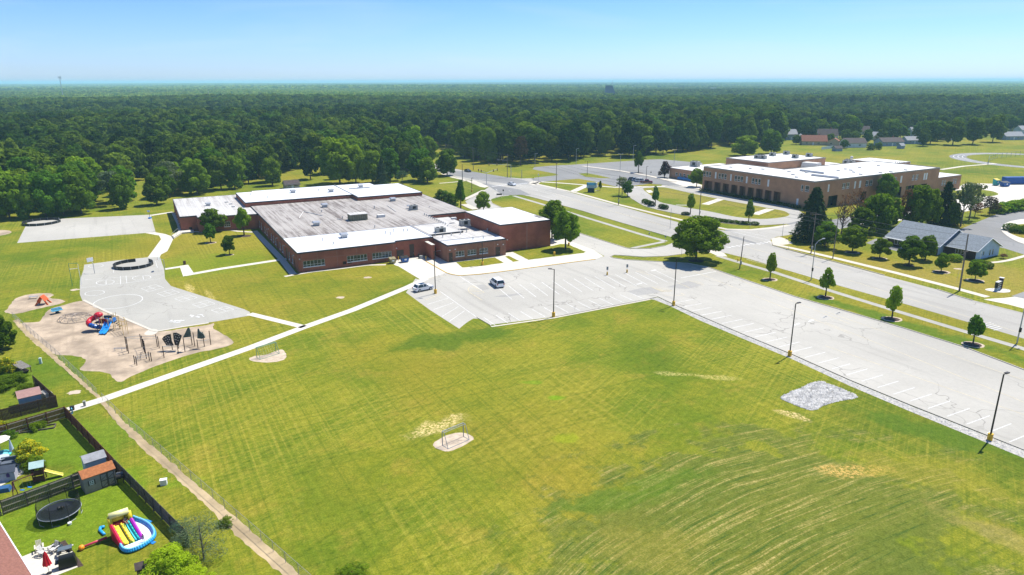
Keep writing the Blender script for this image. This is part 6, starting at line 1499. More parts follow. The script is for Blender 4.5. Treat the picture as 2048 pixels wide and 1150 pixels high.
# ------------------------------------------------------------------ vehicles
def car(name, label, cat, x, y, rz, paint, kind='suv', group=None):
    """x forward; sections: (x, half width, bottom, belt height, roof half width, roof height or 0)"""
    prof = dict(
        suv=(4.6, .93, .32, 1.0, 1.62, [(-2.25, .55), (-2.3, .95), (-1.95, 1.0), (-1.7, 1.55), (-.9, 1.66), (.3, 1.62), (1.05, 1.08), (2.1, .92), (2.28, .6)]),
        van=(5.0, .97, .30, 1.05, 1.76, [(-2.45, .5), (-2.5, 1.0), (-2.4, 1.12), (-2.2, 1.70), (-1.2, 1.76), (.7, 1.70), (1.6, 1.12), (2.35, .92), (2.5, .55)]),
        sedan=(4.7, .9, .28, .92, 1.42, [(-2.3, .5), (-2.35, .9), (-1.6, .98), (-.95, 1.38), (-.2, 1.44), (.45, 1.38), (1.2, .95), (2.2, .8), (2.35, .5)]),
        pickup=(5.6, .98, .42, 1.1, 1.85, [(-2.8, .6), (-2.85, 1.12), (-.85, 1.12), (-.7, 1.80), (.2, 1.86), (.75, 1.78), (1.35, 1.22), (2.65, 1.1), (2.8, .7)]))[kind]
    Lh, hw, zb, belt, zt, pf = prof
    t = thing(name, label, cat, (x, y, 0), rz, group)
    W = lambda z: hw if z <= belt + .05 else hw - (z - belt) / (zt - belt) * .24
    outline = pf
    low = [(pf[0][0], zb)] + [(px, min(pz, belt + .02)) for px, pz in pf] + [(pf[-1][0], zb)]
    mb = MB(); n = len(low); vs = []
    for s in (-1, 1):
        for px, pz in low: vs.append((px, s * hw * (.94 if pz < zb + .05 or abs(px) > Lh / 2 - .12 else 1), pz))
    mb.add(vs, [(i, i + 1, n + i + 1, n + i) for i in range(n - 1)] + [tuple(range(n))[::-1], tuple(range(n, 2 * n)), (n - 1, 0, n, 2 * n - 1)])
    mb.build('body', paint, t)
    cab = [(px, pz) for px, pz in pf if pz > belt + .04]
    fr = [(px, pz) for px, pz in pf if pz <= belt + .2]
    i0 = pf.index(cab[0]); i1 = pf.index(cab[-1])
    base = [(pf[i0 - 1][0] + .02, belt + .02)] + cab + [(pf[i1 + 1][0] - .1 if pf[i1][1] > belt + .3 else pf[i1][0], belt + .02)]
    if kind == 'pickup': base[0] = (-.88, belt)
    mb = MB(); n = len(base); vs = []
    for s in (-1, 1):
        for px, pz in base: vs.append((px, s * W(pz) * .985, pz))
    mb.add(vs, [(i, i + 1, n + i + 1, n + i) for i in range(n - 1)] + [tuple(range(n))[::-1], tuple(range(n, 2 * n))])
    mb.build('windows', dark_glass, t)
    tops = [p for p in base if p[1] > zt - .14]
    mb = MB(); a, b = tops[0][0] + .03, tops[-1][0] - .02
    w_ = W(zt)
    mb.prism([(a, -w_), (b, -w_), (b, w_), (a, w_)], zt - .10, zt + .03); rf = mb.build('roof', paint, t)
    mb = MB()                                             # pillars
    for s in (-1, 1):
        for (xa, za), (xb, zb_) in zip([base[0], (0.15 * Lh * -.5, belt), (.1 * Lh, belt), base[-1]], [tops[0], (-.16 * Lh * .5, zt - .05), (.07 * Lh, zt - .05), tops[-1]]):
            mb.cyl((xa, s * W(za), za), (xb, s * W(zb_), zb_), .05, n=4)
    mb.build('pillar', paint, t)
    for wx in (-Lh * .31, Lh * .31):
        for s in (-1, 1):
            w = MB().cyl((wx, s * (hw - .2), .36), (wx, s * (hw + .02), .36), .36, n=16).build('wheel', tyre, t)
            MB().cyl((wx, s * (hw + .0), .36), (wx, s * (hw + .035), .36), .23, n=10).build('rim', galv, w)
    for s in (-1, 1):
        MB().box((Lh / 2 - .05, s * hw * .72, belt * .76), (.12, .36, .16)).build('headlight', mat('headlamp', (.7, .72, .75), .15), t)
        MB().box((-Lh / 2 + .04, s * hw * .80, belt * .86), (.12, .24, .3)).build('taillight', mat('taillamp', (.35, .01, .01), .3), t)
        MB().box((.22 * Lh, s * (hw + .1), belt + .08), (.16, .18, .12)).build('mirror', paint, t)
    MB().box((0, 0, zb - .03), (Lh * .94, hw * 1.8, .14)).build('underbody', black_metal, t)
    if kind == 'pickup': MB().bx(-2.65, -.95, -.78, .78, belt - .0, belt + .035).build('bed', black_metal, t)
    if kind == 'suv': MB().bx(-.9, .35, -.5, .5, zt + .031, zt + .05).build('sunroof', dark_glass, rf)
    return t
carwhite = mat('white_car_paint', (0.80, 0.81, 0.82), 0.25, 0, 0, .1, .5)
def dirpx(a, b): p, q = P(*a), P(*b); return math.atan2(q[1] - p[1], q[0] - p[0])
p = P(*V('z5', (395, 345))[0]); car('parked_suv', 'white suv with a dark glass roof parked beside the yellow based lamp post', 'car', *p, dirpx(V('z5', (340, 395))[0], V('z5', (545, 350))[0]), carwhite, 'suv')
p = P(*V('z5', (1655, 262))[0]); car('parked_minivan', 'white minivan alone in the middle of the lot, rear towards the viewer', 'car', *p, dirpx(V('z5', (1655, 310))[0], V('z5', (1555, 235))[0]), carwhite, 'van')
p = P(*V('y3', (150, 452))[0]); car('white_car', 'white car driving through the crosswalk at the junction', 'car', *p, dirpx(V('y3', (110, 445))[0], V('y3', (195, 462))[0]), carwhite, 'sedan')
p = P(*V('w4', (270, 310))[0]); car('dark_car', 'dark blue car on the street far beyond the junction', 'car', *p, dirpx(V('w4', (240, 305))[0], V('w4', (302, 318))[0]), mat('dark_blue_paint', (.012, .018, .03), .2, 0, 0, .1, .5), 'sedan')
for (vx, vy), k, col, nm, lab in (((1695, 392), 'suv', (.02, .03, .06), 'parked_suv', 'dark blue suv, leftmost of the four cars by the upper drive'), ((1745, 398), 'suv', (.32, .40, .50), 'parked_suv', 'silver blue suv, second of the four cars by the upper drive'),
        ((1795, 408), 'van', (.75, .76, .77), 'parked_minivan', 'white van, third of the four cars by the upper drive'), ((1870, 425), 'pickup', (.17, .012, .025), 'pickup_truck', 'maroon pickup truck, rightmost of the four cars by the upper drive')):
    p = P(*V('y3', (vx, vy))[0]); car(nm, lab, 'truck' if k == 'pickup' else 'car', *p, R(-12), mat('paint_%d' % vx, col, .25, 0, 0, .1, .5), k)
p = P(1827, 489); car('parked_car', 'white car half hidden behind the left end of the office', 'car', *p, R(35), carwhite, 'sedan')

# ------------------------------------------------------------------ lamp posts, poles, signs
def light_pole(px, py, h, label, yb=True, arm=1.0, ang=0.0, m=None, two=False, cx=None, group=None):
    x, y = P(px, py); t = thing('lamp_post', label, 'lamp post', (x, y, 0), 0, group)
    z0 = .9 if yb else .1
    if yb:
        MB().cyl((0, 0, 0), (0, 0, .95), .32, n=14).build('concrete_base', yellow_paint, t)
    mb = MB(); mb.cyl((0, 0, z0), (0, 0, h), .11 if yb else .12, .085, 8); mb.build('pole', m or dark_bronze, t)
    for s in ((-1, 1) if two else (1,)):
        mb = MB(); mb.cyl((0, 0, h - .1), (s * arm * math.cos(ang), s * arm * math.sin(ang), h), .05, n=6); mb.build('arm', m or dark_bronze, t)
        MB().box((s * (arm * .9 + .2) * math.cos(ang), s * (arm * .9 + .2) * math.sin(ang), h + .03), (.75, .36, .12), ang).build('lamp_head', m or dark_bronze, t)
    return t
light_pole(871, 587, 9.6, 'tall dark lamp post with a yellow base beside the parked white suv', ang=0.1)
light_pole(965, 530.5, 5.9, 'short dark lamp post with a yellow base in front of the kitchen block windows', ang=2.6, arm=.3)
light_pole(1107, 633.5, 9.8, 'tall dark lamp post with a yellow base on the front edge of the lot', ang=2.9, arm=.7)
light_pole(1347, 611, 10.2, 'tall dark lamp post at the corner of the lot and the gravel margin', ang=-.1, arm=.9)
light_pole(1579, 712, 9.4, 'tall dark lamp post with a yellow base, middle of the gravel margin', ang=.5, arm=.6)
light_pole(1979, 880, 9.3, 'tall dark lamp post with a yellow base, near the right edge of the picture', ang=.5, arm=.6)
light_pole(943.8, 384, 5.9, 'dark lamp post with a yellow base on the lawn by the north drive', arm=.2)
for px, py, h, lab, two in ((1070, 334, 7.3, 'pale lamp post at the left tip of the upper lot', 0), (1152, 329, 8.7, 'tall pale lamp post at the far edge of the upper lot', 0), (1240, 342, 8.8, 'pale double headed lamp post on the upper lot walkway', 1),
        (1266, 321.5, 8.8, 'tall pale lamp post before the wood, right of the upper lot', 0), (1348, 327.5, 7.9, 'pale double headed lamp post left of the high school', 1)):
    light_pole(px, py, h, lab, False, .9, 0, galv, bool(two))
light_pole(1174.3, 351, 7.1, 'dark double headed lamp post on the small drive island', False, .9, 0, dark_bronze, True)
light_pole(1292, 363, 7, 'slim dark post beside the four parked cars', False, .2, 0, dark_bronze)
light_pole(1943, 391, 4, 'pale lamp post on the service yard island', False, .8, 0, galv)
def utility_pole(px, py, h, label, arms=(), box_=False, lean=0.0, guy=False, m=None, lamp=None, r=.16):
    x, y = P(px, py); t = thing('utility_pole', label, 'utility pole', (x, y, 0))
    top = (lean * h, 0, h)
    MB().cyl((0, 0, 0), top, r, r * .62, 8).build('pole', m or wood_pole, t)
    for z, L, a in arms:
        MB().box((lean * z, 0, z), (L, .12, .12), a).build('crossarm', wood_pole, t)
    if box_: MB().box((lean * 1.2 + .02, -.28, 1.6), (.4, .35, .9)).build('meter_box', grey_unit, t)
    if guy:
        mb = MB(); mb.cyl((lean * h * .8, 0, h * .8), (1.5, 4, 0), .02, n=4); mb.build('guy_wire', galv, t)
    if lamp:
        z, L, a = lamp; mb = MB(); mb.tube([(0, 0, z), (L * .6 * math.cos(a), L * .6 * math.sin(a), z + .5), (L * math.cos(a), L * math.sin(a), z + .5)], .05); mb.build('lamp_arm', galv, t)
        MB().box((L * 1.1 * math.cos(a), L * 1.1 * math.sin(a), z + .47), (.8, .3, .15), a).build('lamp_head', galv, t)
    return (x, y, h, lean)
dk = mat('dark_pole_wood', (.075, .062, .055), .9, 0, 1.5, .3)
U = []
U.append(utility_pole(1918.5, 582, 12.9, 'weathered wooden utility pole before the office sign', [(9.0, 1.2, 0)], guy=True, lean=-.03, r=.2))
U.append(utility_pole(1665.5, 517, 12.0, 'slim wooden utility pole beyond the street, left of the broad round tree', [], guy=False, r=.14))
U.append(utility_pole(1622, 506.5, 11.3, 'wooden utility pole with crossarms in front of the big spruce', [(10.7, 2.8, R(-20)), (9.4, 1.2, R(-20))], True))
U.append(utility_pole(1398.4, 433, 9.6, 'wooden utility pole behind the big shade tree', [(8.8, .9, 0)], True))
U.append(utility_pole(1237, 409.6, 11, 'dark wooden utility pole on the far verge of the street', [], True, m=dk))
U.append(utility_pole(1112.4, 378, 11.5, 'grey utility pole between the two walks at the junction', [(11, 1.0, 0)]))
U.append(utility_pole(1014.7, 355, 11.2, 'utility pole with a street lamp arm behind the traffic signals', [(10.6, 1.6, 0)], lamp=(8.0, 4.0, math.pi)))
U.append(utility_pole(946.7, 339.8, 11.8, 'wooden utility pole at the wood edge above the dark car', [(11.2, 1.6, 0)]))
U.append(utility_pole(892.3, 325, 10.5, 'far wooden utility pole over the umbrella shaped tree', [(9.9, 1.6, 0)]))
utility_pole(925, 362, 8, 'dark pole on the near side of the street by the junction', m=dk)
utility_pole(1479.3, 537.2, 8.2, 'leaning dark pole on the verge beside the yellow hydrant', [], True, lean=.04, m=dk, r=.14)
utility_pole(1043.5, 356, 4, 'short grey post at the far corner of the junction', m=mat('grey_post', (.3, .3, .3), .8))
utility_pole(1022, 355, 6.3, 'grey signal pole at the far corner', m=mat('grey_post', (.3, .3, .3), .8))
wires = thing('power_lines', 'thin power and telephone lines strung between the utility poles along the street', 'cable')
for a, b in zip(U, U[1:]):
    for dz, sg in ((-.25, .5), (-1.6, .6), (-2.6, .7)):
        pa = Vector((a[0] + a[3] * a[2], a[1], a[2] + dz)); pb = Vector((b[0] + b[3] * b[2], b[1], b[2] + dz)); pts_ = []
        for i in range(9):
            q = pa.lerp(pb, i / 8); q.z -= 4 * sg * (i / 8) * (1 - i / 8); pts_.append(q)
        MB().tube(pts_, .028, 4).build('wire', mat('wire', (.12, .12, .12), .6), wires)
def street_lamp(px, py, h, label, L, a):
    x, y = P(px, py); t = thing('street_lamp', label, 'street lamp', (x, y, 0))
    MB().cyl((0, 0, 0), (0, 0, h), .12, .08, 8).build('pole', galv, t)
    MB().tube([(0, 0, h), (L * .4 * math.cos(a), L * .4 * math.sin(a), h + .75), (L * math.cos(a), L * math.sin(a), h + 1.1)], .055).build('arm', galv, t)
    MB().box((L * 1.1 * math.cos(a), L * 1.1 * math.sin(a), h + 1.1), (.75, .3, .16), a).build('lamp_head', galv, t)
    MB().box((0, -.12, 2.6), (.3, .3, .8)).build('control_box', black_metal, t)
street_lamp(1622, 560, 8.6, 'galvanised street lamp with a curved arm on the near verge of the street', 2.2, R(25))
street_lamp(2033.7, 686.8, 9.2, 'galvanised street lamp on the near verge at the right edge', 2.5, R(25))
for (a, b), lab in ((((1330, 390), (1335, 268)), 'thin pale post on the lawn before the bus loop, beside the small tree'), (((1660, 480), (1678, 340)), 'thin pale post at the corner of the exit drive'), (((512, 398), (530, 185)), 'thin pale post at the far kerb left of the big shade tree')):
    q, r_ = V('y4', a, b); x, y = P(*q); h = CAM_H + ray(*r_)[2] * y / ray(*r_)[1]
    single('thin_post', MB().cyl((0, 0, 0), (0, 0, h), .07, .05, 6), galv, lab, 'post', (x, y))
def signals(px, py, h, arms, label):
    x, y = P(px, py); t = thing('traffic_signal', label, 'traffic light', (x, y, 0))
    MB().cyl((0, 0, 0), (0, 0, h), .14, .1, 8).build('pole', galv, t)
    for L, a in arms:
        MB().cyl((0, 0, h - .2), (L * math.cos(a), L * math.sin(a), h + .5), .09, .06, 6).build('mast_arm', galv, t)
        for f_ in (.62, .97):
            s = MB().box((L * f_ * math.cos(a), L * f_ * math.sin(a), h + .2 * f_), (.4, .4, 1.15)).build('signal_head', mat('signal_yellow', (.30, .19, .03), .6), t)
            m_ = MB()
            for k in range(3): m_.cyl((L * f_ * math.cos(a), L * f_ * math.sin(a) - .2, h + .2 * f_ + .35 - .35 * k), (L * f_ * math.cos(a), L * f_ * math.sin(a) - .27, h + .2 * f_ + .35 - .35 * k), .13, n=8)
            m_.build('lens', black_metal, s)
signals(973, 369, 5.4, ((8.5, R(118)), (10.5, R(62))), 'traffic signal pole with two long mast arms at the near corner of the junction')
signals(1022, 355.4, 6.3, ((11.0, R(188)),), 'traffic signal mast arm with two signal heads at the far corner of the junction')
def sign_post(px, py, h, label, col, w=.6, hgt=.6, base=None, diamond=False, name='road_sign', cat='sign'):
    x, y = P(px, py); t = thing(name, label, cat, (x, y, 0))
    if base: MB().cyl((0, 0, 0), (0, 0, base), .2, .17, 10).build('base', yellow_paint, t)
    MB().cyl((0, 0, base or 0), (0, 0, h), .045, n=6).build('post', galv, t)
    if diamond: MB().add([(-w, -.06, h), (0, -.06, h - w), (w, -.06, h), (0, -.06, h + w), (-w, -.03, h), (0, -.03, h - w), (w, -.03, h), (0, -.03, h + w)], [(0, 1, 2, 3), (7, 6, 5, 4), (0, 4, 5, 1), (1, 5, 6, 2), (2, 6, 7, 3), (3, 7, 4, 0)]).build('plate', col, t)
    else: MB().bx(-w / 2, w / 2, -.08, -.04, h - hgt, h).build('plate', col, t)
    return t
sy_ = mat('school_sign_yellow', (.68, .72, .02), .5)
sign_post(1214.3, 550, 2.1, 'grey sign on a yellow footed post in the lot, left one', mat('grey_plate', (.2, .22, .22), .6), .45, .8, .75)
sign_post(1253.9, 545, 2.1, 'grey sign on a yellow footed post in the lot, right one', MATS['grey_plate'], .45, .8, .75)
sign_post(1066.3, 367, 2.7, 'fluorescent yellow school crossing sign at the far corner of the junction', sy_, .55, diamond=True)
sign_post(1577, 498, 2.6, 'fluorescent yellow crossing sign on the verge by the exit drive', sy_, .5, diamond=True)
sign_post(1077, 362.5, 3.5, 'white sign post by the walk to the high school', white_paint, .5, .7)
sign_post(1006.5, 391.5, 2.6, 'small dark sign by the north drive entrance', black_metal, .5, .7)
sign_post(1330, 486, 2.2, 'small sign by the walk beside the big shade tree', MATS['grey_plate'], .4, .5)
sign_post(1363, 511, 2.4, 'small sign under the left side of the big shade tree', MATS['grey_plate'], .4, .5)
sign_post(1301.5, 353, 2.4, 'small dark sign left of the clipped maroon tree', black_metal, .5, .6)
x, y = P(998.5, 395); t = thing('low_sign', 'low dark name board on two pale posts at the north drive entrance', 'sign', (x, y, 0), R(6))
MB().bx(-1.1, 1.1, -.06, .06, 1.0, 1.6).build('board', black_metal, t)
for s in (-1, 1): MB().cyl((s * 1.0, .1, 0), (s * 1.0, .1, 1.6), .05).build('post', white_paint, t)
def text_part(body, size, loc, rx, rz, m, parent, name='lettering'):
    cu = bpy.data.curves.new(name, 'FONT'); cu.body = body; cu.size = size; cu.align_x = 'CENTER'; cu.extrude = .01
    o = bpy.data.objects.new(name, cu); cu.materials.append(m); COL.objects.link(o); o.parent = parent; o.location = loc; o.rotation_euler = (rx, 0, rz); return o
x, y = P(1182, 384.3); t = thing('school_sign', 'blue and white message board sign on a dark base on the high school lawn', 'sign', (x, y, 0), R(-8))
MB().bx(-1.4, 1.4, -.35, .35, 0, 1.7).build('base', mat('navy', (.01, .03, .06), .6), t)
MB().bx(-1.9, 1.9, -.45, .45, 1.7, 4.0).build('cabinet', mat('sign_blue', (.03, .17, .30), .5), t)
MB().bx(-1.75, 1.75, -.49, -.455, 1.85, 2.95).build('message_board', mat('message_white', (.45, .6, .65), .5), t)
MB().bx(-1.5, 1.5, -.49, -.455, 3.15, 3.85).build('name_panel', mat('cyan_panel', (.12, .45, .65), .5), t)
MB().bx(1.9, 2.6, -.4, .4, 1.9, 4.1).build('side_panel', white_paint, t)
mb = MB()
for k in range(3): mb.bx(-1.2 + .2 * k, 1.0 + .15 * k, -.505, -.492, 2.0 + .3 * k, 2.07 + .3 * k)
mb.build('message_line', MATS['navy'], t)
x, y = P(1995.5, 580); t = thing('office_sign', 'dark two-line sign board on a pale base between stones with a tall brick pier', 'sign', (x, y, 0), R(38))
MB().bx(-1.5, .75, -.25, .25, 0, .75).build('base', mat('sign_base', (.3, .38, .45), .7), t)
MB().bx(-1.55, .75, -.3, .3, .75, 1.95).build('board', mat('sign_black', (.012, .02, .022), .4), t)
MB().bx(-1.5, .78, -.33, .33, 1.95, 2.1).build('cap', off_white, t)
MB().bx(.78, 1.4, -.36, .36, 0, 2.6).build('brick_pier', dark_brick, t); MB().bx(.68, 1.5, -.45, .45, 2.6, 2.72).build('pier_cap', off_white, t)
for z in (1.5, 1.0):
    mb = MB()
    for k in range(9): mb.bx(-1.3 + .21 * k, -1.3 + .21 * k + (.15 if k % 4 else .1), -.325, -.302, z, z + .17)
    mb.build('lettering', white_paint, t)
sheet('stone_bed', [(x + 2.6 * math.cos(a) * (1 + .1 * math.sin(3 * a)), y - .3 + 1.7 * math.sin(a)) for a in [i * math.pi / 10 for i in range(20)]], 0.02, stone_mat)
for px, py, lab in ((1108.6, 511, 'yellow concrete bollard on the small lawn before the gym'), (1137.5, 492, 'yellow concrete bollard behind the bright tree by the gym')):
    single('bollard', MB().cyl((0, 0, 0), (0, 0, 1.0), .28, n=12).cyl((0, 0, 1.0), (0, 0, 1.06), .25, .1, 12), yellow_paint, lab, 'bollard', P(px, py))
for px, py, lab in ((852, 521, 'thin yellow pipe bollard at the end of the brick screen wall'), (797, 521, 'thin yellow pipe bollard between the tan and the blue bins')):
    single('pipe_bollard', MB().cyl((0, 0, 0), (0, 0, 1.1), .1, n=8), yellow_paint, lab, 'bollard', P(px, py))
def hydrant(px, py, lab, m):
    mb = MB(); mb.cyl((0, 0, 0), (0, 0, .6), .13, n=10); mb.sphere((0, 0, .6), .15, 10, 4, half=True); mb.cyl((-.25, 0, .45), (.25, 0, .45), .08, n=8); mb.cyl((0, -.22, .4), (0, 0, .4), .09, n=8)
    single('fire_hydrant', mb, m, lab, 'hydrant', P(px, py), sc if False else 0)
hydrant(1475.5, 522.5, 'yellow fire hydrant on the verge beside the leaning dark pole', yellow_paint)
hydrant(1298.5, 469, 'small grey hydrant between the walk and the street left of the big tree', grey_unit)
mb = MB()
for c in V('y2', (540, 290), (510, 300)): pass
# ------------------------------------------------------------------ school yard things
def dumpster(px, py, label, col, rz, w=2.0, d=1.6, h=1.5, lid=None):
    x, y = P(px, py); t = thing('dumpster', label, 'dumpster', (x, y, 0), rz); m = mat('bin_%d' % px, col, .5, 0, 1.5, .25)
    mb = MB(); a, b = w / 2, d / 2; k = .8
    vs = [(-a * k, -b * .85, .15), (a * k, -b * .85, .15), (a * k, b, .15), (-a * k, b, .15), (-a, -b, h * .8), (a, -b, h * .8), (a, b, h), (-a, b, h)]
    mb.add(vs, [(3, 2, 1, 0), (0, 1, 5, 4), (1, 2, 6, 5), (2, 3, 7, 6), (3, 0, 4, 7)]); mb.build('body', m, t)
    ml = lid or black_metal
    for s in (-1, 1): MB().add([(s * .03, -b, h * .8 + .02), (s * (a - .02), -b, h * .8 + .02), (s * (a - .02), b, h + .02), (s * .03, b, h + .02), (s * .03, -b, h * .8 + .07), (s * (a - .02), -b, h * .8 + .07), (s * (a - .02), b, h + .07), (s * .03, b, h + .07)], [(0, 1, 2, 3), (4, 5, 6, 7), (0, 1, 5, 4), (1, 2, 6, 5), (2, 3, 7, 6), (3, 0, 4, 7)]).build('lid', ml, t)
    mb = MB()
    for s in (-1, 1): mb.bx(s * a * .92 - .08, s * a * .92 + .08, -b * .6, b * .6, h * .45, h * .55)
    mb.build('fork_pocket', m, t)
    MB().bx(-.3, .3, -b * .96 - .02, -b * .9, h * .42, h * .66).build('label_plate', white_paint, t)
dumpster(809.5, 524, 'blue dumpster with black lids on the concrete apron by the brick recess', (.02, .10, .32), R(28))
dumpster(785, 526.5, 'faded tan dumpster beside the blue one at the wall corner', (.30, .26, .13), R(28), 1.7, 1.4, 1.5, mat('tan_lid', (.25, .21, .11), .6))
dumpster(2009, 373, 'blue dumpster on the far service yard, beside the teal bin', (.01, .08, .30), R(10), 3.5, 2.4, 2.2)
dumpster(1991.5, 371, 'teal bin with yellow lids on the far service yard', (.02, .33, .33), R(10), 2.0, 2.0, 3.0, mat('lid_yellow', (.6, .45, .02), .5))
x, y = P(2036, 368); t = thing('roll_off_container', 'long blue roll-off container on the far service yard', 'container', (x, y, 0), R(3))
MB().bx(-7, 7, -1.4, 1.4, .3, 3.2).build('body', mat('container_blue', (.01, .08, .32), .5), t)
mb = MB()
for k in range(14): mb.bx(-6.6 + k, -6.5 + k, -1.5, -1.4, .3, 3.2)
mb.build('side_rib', MATS['container_blue'], t)
single('trash_barrel', MB().cyl((0, 0, 0), (0, 0, .85), .33, n=12).cyl((0, 0, .85), (0, 0, .95), .36, n=12), mat('brown_bin', (.09, .05, .035), .7), 'brown litter barrel on the concrete pad of the walk', 'bin', P(369.5, 529))
x, y = P(843, 517); t = thing('hand_cart', 'dark hand truck and gas meter gear against the brick screen wall', 'equipment', (x, y, 0))
MB().bx(-.5, .5, -.3, .3, 0, .8).build('meter_box', grey_unit, t); MB().cyl((.7, 0, 0), (.7, 0, 1.6), .06).build('pipe', black_metal, t); MB().cyl((-.7, .1, 0), (-.7, .1, 1.3), .2).build('tank', black_metal, t)
# gaga ball pits
def gaga(cxp, rx, ry, label, a0, a1, h=.85, n=14):
    x, y = P(*cxp); t = thing('gaga_pit', label, 'play pit', (x, y, 0)); m = mat('black_panel', (.014, .016, .02), .45)
    pts_ = [(rx * math.cos(R(a0 + (a1 - a0) * i / n)), ry * math.sin(R(a0 + (a1 - a0) * i / n))) for i in range(n + 1)]
    for a, b in zip(pts_, pts_[1:]):
        mb = MB(); ridge(mb, [a, b], .10, .03, h); mb.build('wall_panel', m, t)
    for a in pts_: MB().cyl((*a, 0), (*a, h + .02), .07, n=6).build('post', galv, t)
gaga((267, 531.5), 4.6, 4.4, 'black octagonal ball pit wall with a gap, on the grey play court', -250, 65)
gaga((84, 446), 5.4, 5.6, 'black ball pit wall at the far left corner of the upper court', -300, 20)
x, y = P(300, 437); t = thing('portable_hoop', 'small portable basketball hoop on the upper court by the walk', 'basketball hoop', (x, y, 0))
MB().box((0, 0, .2), (.8, 1.1, .4)).build('base', blue_plastic, t); MB().cyl((0, 0, .4), (0, 0, 2.6), .06).build('pole', black_metal, t); MB().box((0, -.3, 2.6), (.9, .06, .6)).build('backboard', siding_b, t)
def hoop(px, py, label, face, hh=3.0, fan=True):
    x, y = P(px, py); t = thing('basketball_hoop', label, 'basketball hoop', (x, y, 0), face)
    MB().cyl((0, 0, 0), (0, 0, hh - .3), .07, n=8).build('pole', galv, t); MB().cyl((0, 0, hh - .3), (1.0, 0, hh + .2), .05, n=6).build('arm', galv, t)
    MB().box((1.05, 0, hh + .35), (.06, 1.5, 1.0)).build('backboard', white_paint, t)
    mb = MB(); mb.tube([(1.3 + .23 * math.cos(a), .23 * math.sin(a), hh) for a in [i * math.pi / 5 for i in range(11)]], .02, 4); mb.build('rim', mat('rim_orange', (.6, .12, .02), .5), t)
hoop(189.5, 547, 'basketball hoop with a white backboard at the left end of the play court', R(150)); hoop(330, 540, 'basketball hoop by the grass at the right side of the play court', R(200), 2.9)
x, y = P(154, 570); t = thing('tall_goal', 'tall thin green goal frame at the left edge of the play court', 'goal', (x, y, 0), R(28))
gm_ = mat('green_steel', (.05, .22, .12), .5)
for s in (-1, 1): MB().cyl((s * .9, 0, 0), (s * .9, 0, 5.2 if s < 0 else 4.9), .05).build('post', gm_ if s < 0 else white_paint, t)
MB().cyl((-.9, 0, 5.2), (.9, 0, 5.1), .05).build('crossbar', gm_, t); MB().cyl((-.9, 0, 3.9), (.9, 0, 3.9), .05).build('lower_bar', white_paint, t)
def goal(a, b, h, d, label, m, net=True):
    pa, pb = Vector(P(*a)), Vector(P(*b)); c = (pa + pb) / 2; L = (pb - pa).length; rz = math.atan2(pb.y - pa.y, pb.x - pa.x)
    t = thing('soccer_goal', label, 'goal', (c.x, c.y, 0), rz); q = L / 2
    for s in (-1, 1):
        MB().cyl((s * q, 0, 0), (s * q, 0, h), .06, n=6).build('post', m, t)
        MB().tube([(s * q, 0, h), (s * q, abs(d) * .35 * (1 if d > 0 else -1), h), (s * q, d, 0), (s * q, 0, 0.03)], .045).build('side_frame', m, t)
    MB().cyl((-q, 0, h), (q, 0, h), .06, n=6).build('crossbar', m, t); MB().cyl((-q, d * .35, h), (q, d * .35, h), .04, n=6).build('top_bar', m, t); MB().cyl((-q, d, .03), (q, d, .03), .04, n=6).build('ground_bar', m, t)
    if net:
        mb = MB()
        for k in range(1, int(L / .45)): mb.tube([(-q + k * .45, d * .35, h), (-q + k * .45, d * .68, h * .5), (-q + k * .45, d, 0.05)], .010, 3)
        for k in range(5): f_ = k / 5; mb.cyl((-q, d * .35 + d * .65 * f_, h * (1 - f_)), (q, d * .35 + d * .65 * f_, h * (1 - f_)), .010, n=3)
        mb.build('net', mat('net_cord', (.45, .47, .42), .9), t)['kind'] = 'stuff'
goal((885, 891), (927, 873), 2.0, -1.2, 'small grey metal goal frame on the bare patch in the middle of the field', mat('goal_grey', (.26, .29, .30), .5), False)
goal((514, 716), (552, 704), 1.9, -1.1, 'green and white goal frame on a bare patch beside the footpath', mat('goal_green', (.16, .30, .22), .5))
x, y = P(1005, 0 + 450) ; 
# playground: orange arch climber
x, y = P(*V('y8', (555, 690))[0]); t = thing('arch_climber', 'orange folded arch climber on the small chip patch', 'climber', (x, y, 0), R(10)); om = mat('orange_plastic', (.62, .10, .02), .45)
for s in (-1, 1):
    for d_ in (-1, 1):
        MB().add([(s * .05, d_ * .1, 1.9), (s * 1.35, d_ * .75, 0), (s * 1.0, d_ * .75, 0), (s * .05, d_ * .1, 1.35), (s * .05, d_ * .25, 1.9), (s * 1.35, d_ * .9, 0), (s * 1.0, d_ * .9, 0), (s * .05, d_ * .25, 1.35)], [(0, 1, 2, 3), (4, 5, 6, 7), (0, 1, 5, 4), (1, 2, 6, 5), (2, 3, 7, 6), (3, 0, 4, 7)]).build('leg', om, t)
    MB().add([(0, -.9, 1.9), (s * .8, -.9, .9), (s * .8, .9, .9), (0, .9, 1.9), (0, -.9, 1.84), (s * .8, -.9, .84), (s * .8, .9, .84), (0, .9, 1.84)], [(0, 1, 2, 3), (4, 5, 6, 7), (0, 1, 5, 4), (1, 2, 6, 5), (2, 3, 7, 6), (3, 0, 4, 7)]).build('roof_panel', om, t)
x, y = P(*V('y8', (430, 620))[0]); t = thing('low_bench', 'thin grey bench rails on the chip patch behind the orange climber', 'bench', (x, y, 0), R(20))
for s in (-1, 1): MB().tube([(s * .7, -.3, 0), (s * .7, -.3, .5), (s * .7, .3, .5), (s * .7, .3, 0)], .03).build('leg', galv, t)
MB().bx(-.8, .8, -.3, .3, .5, .54).build('seat', galv, t)
x, y = P(*V('y8', (733, 808))[0]); t = thing('see_saw_rocker', 'pale blue rocking platform on the chip surface', 'rocker', (x, y, 0), R(50)); bl = mat('pale_blue_plastic', (.16, .48, .62), .4)
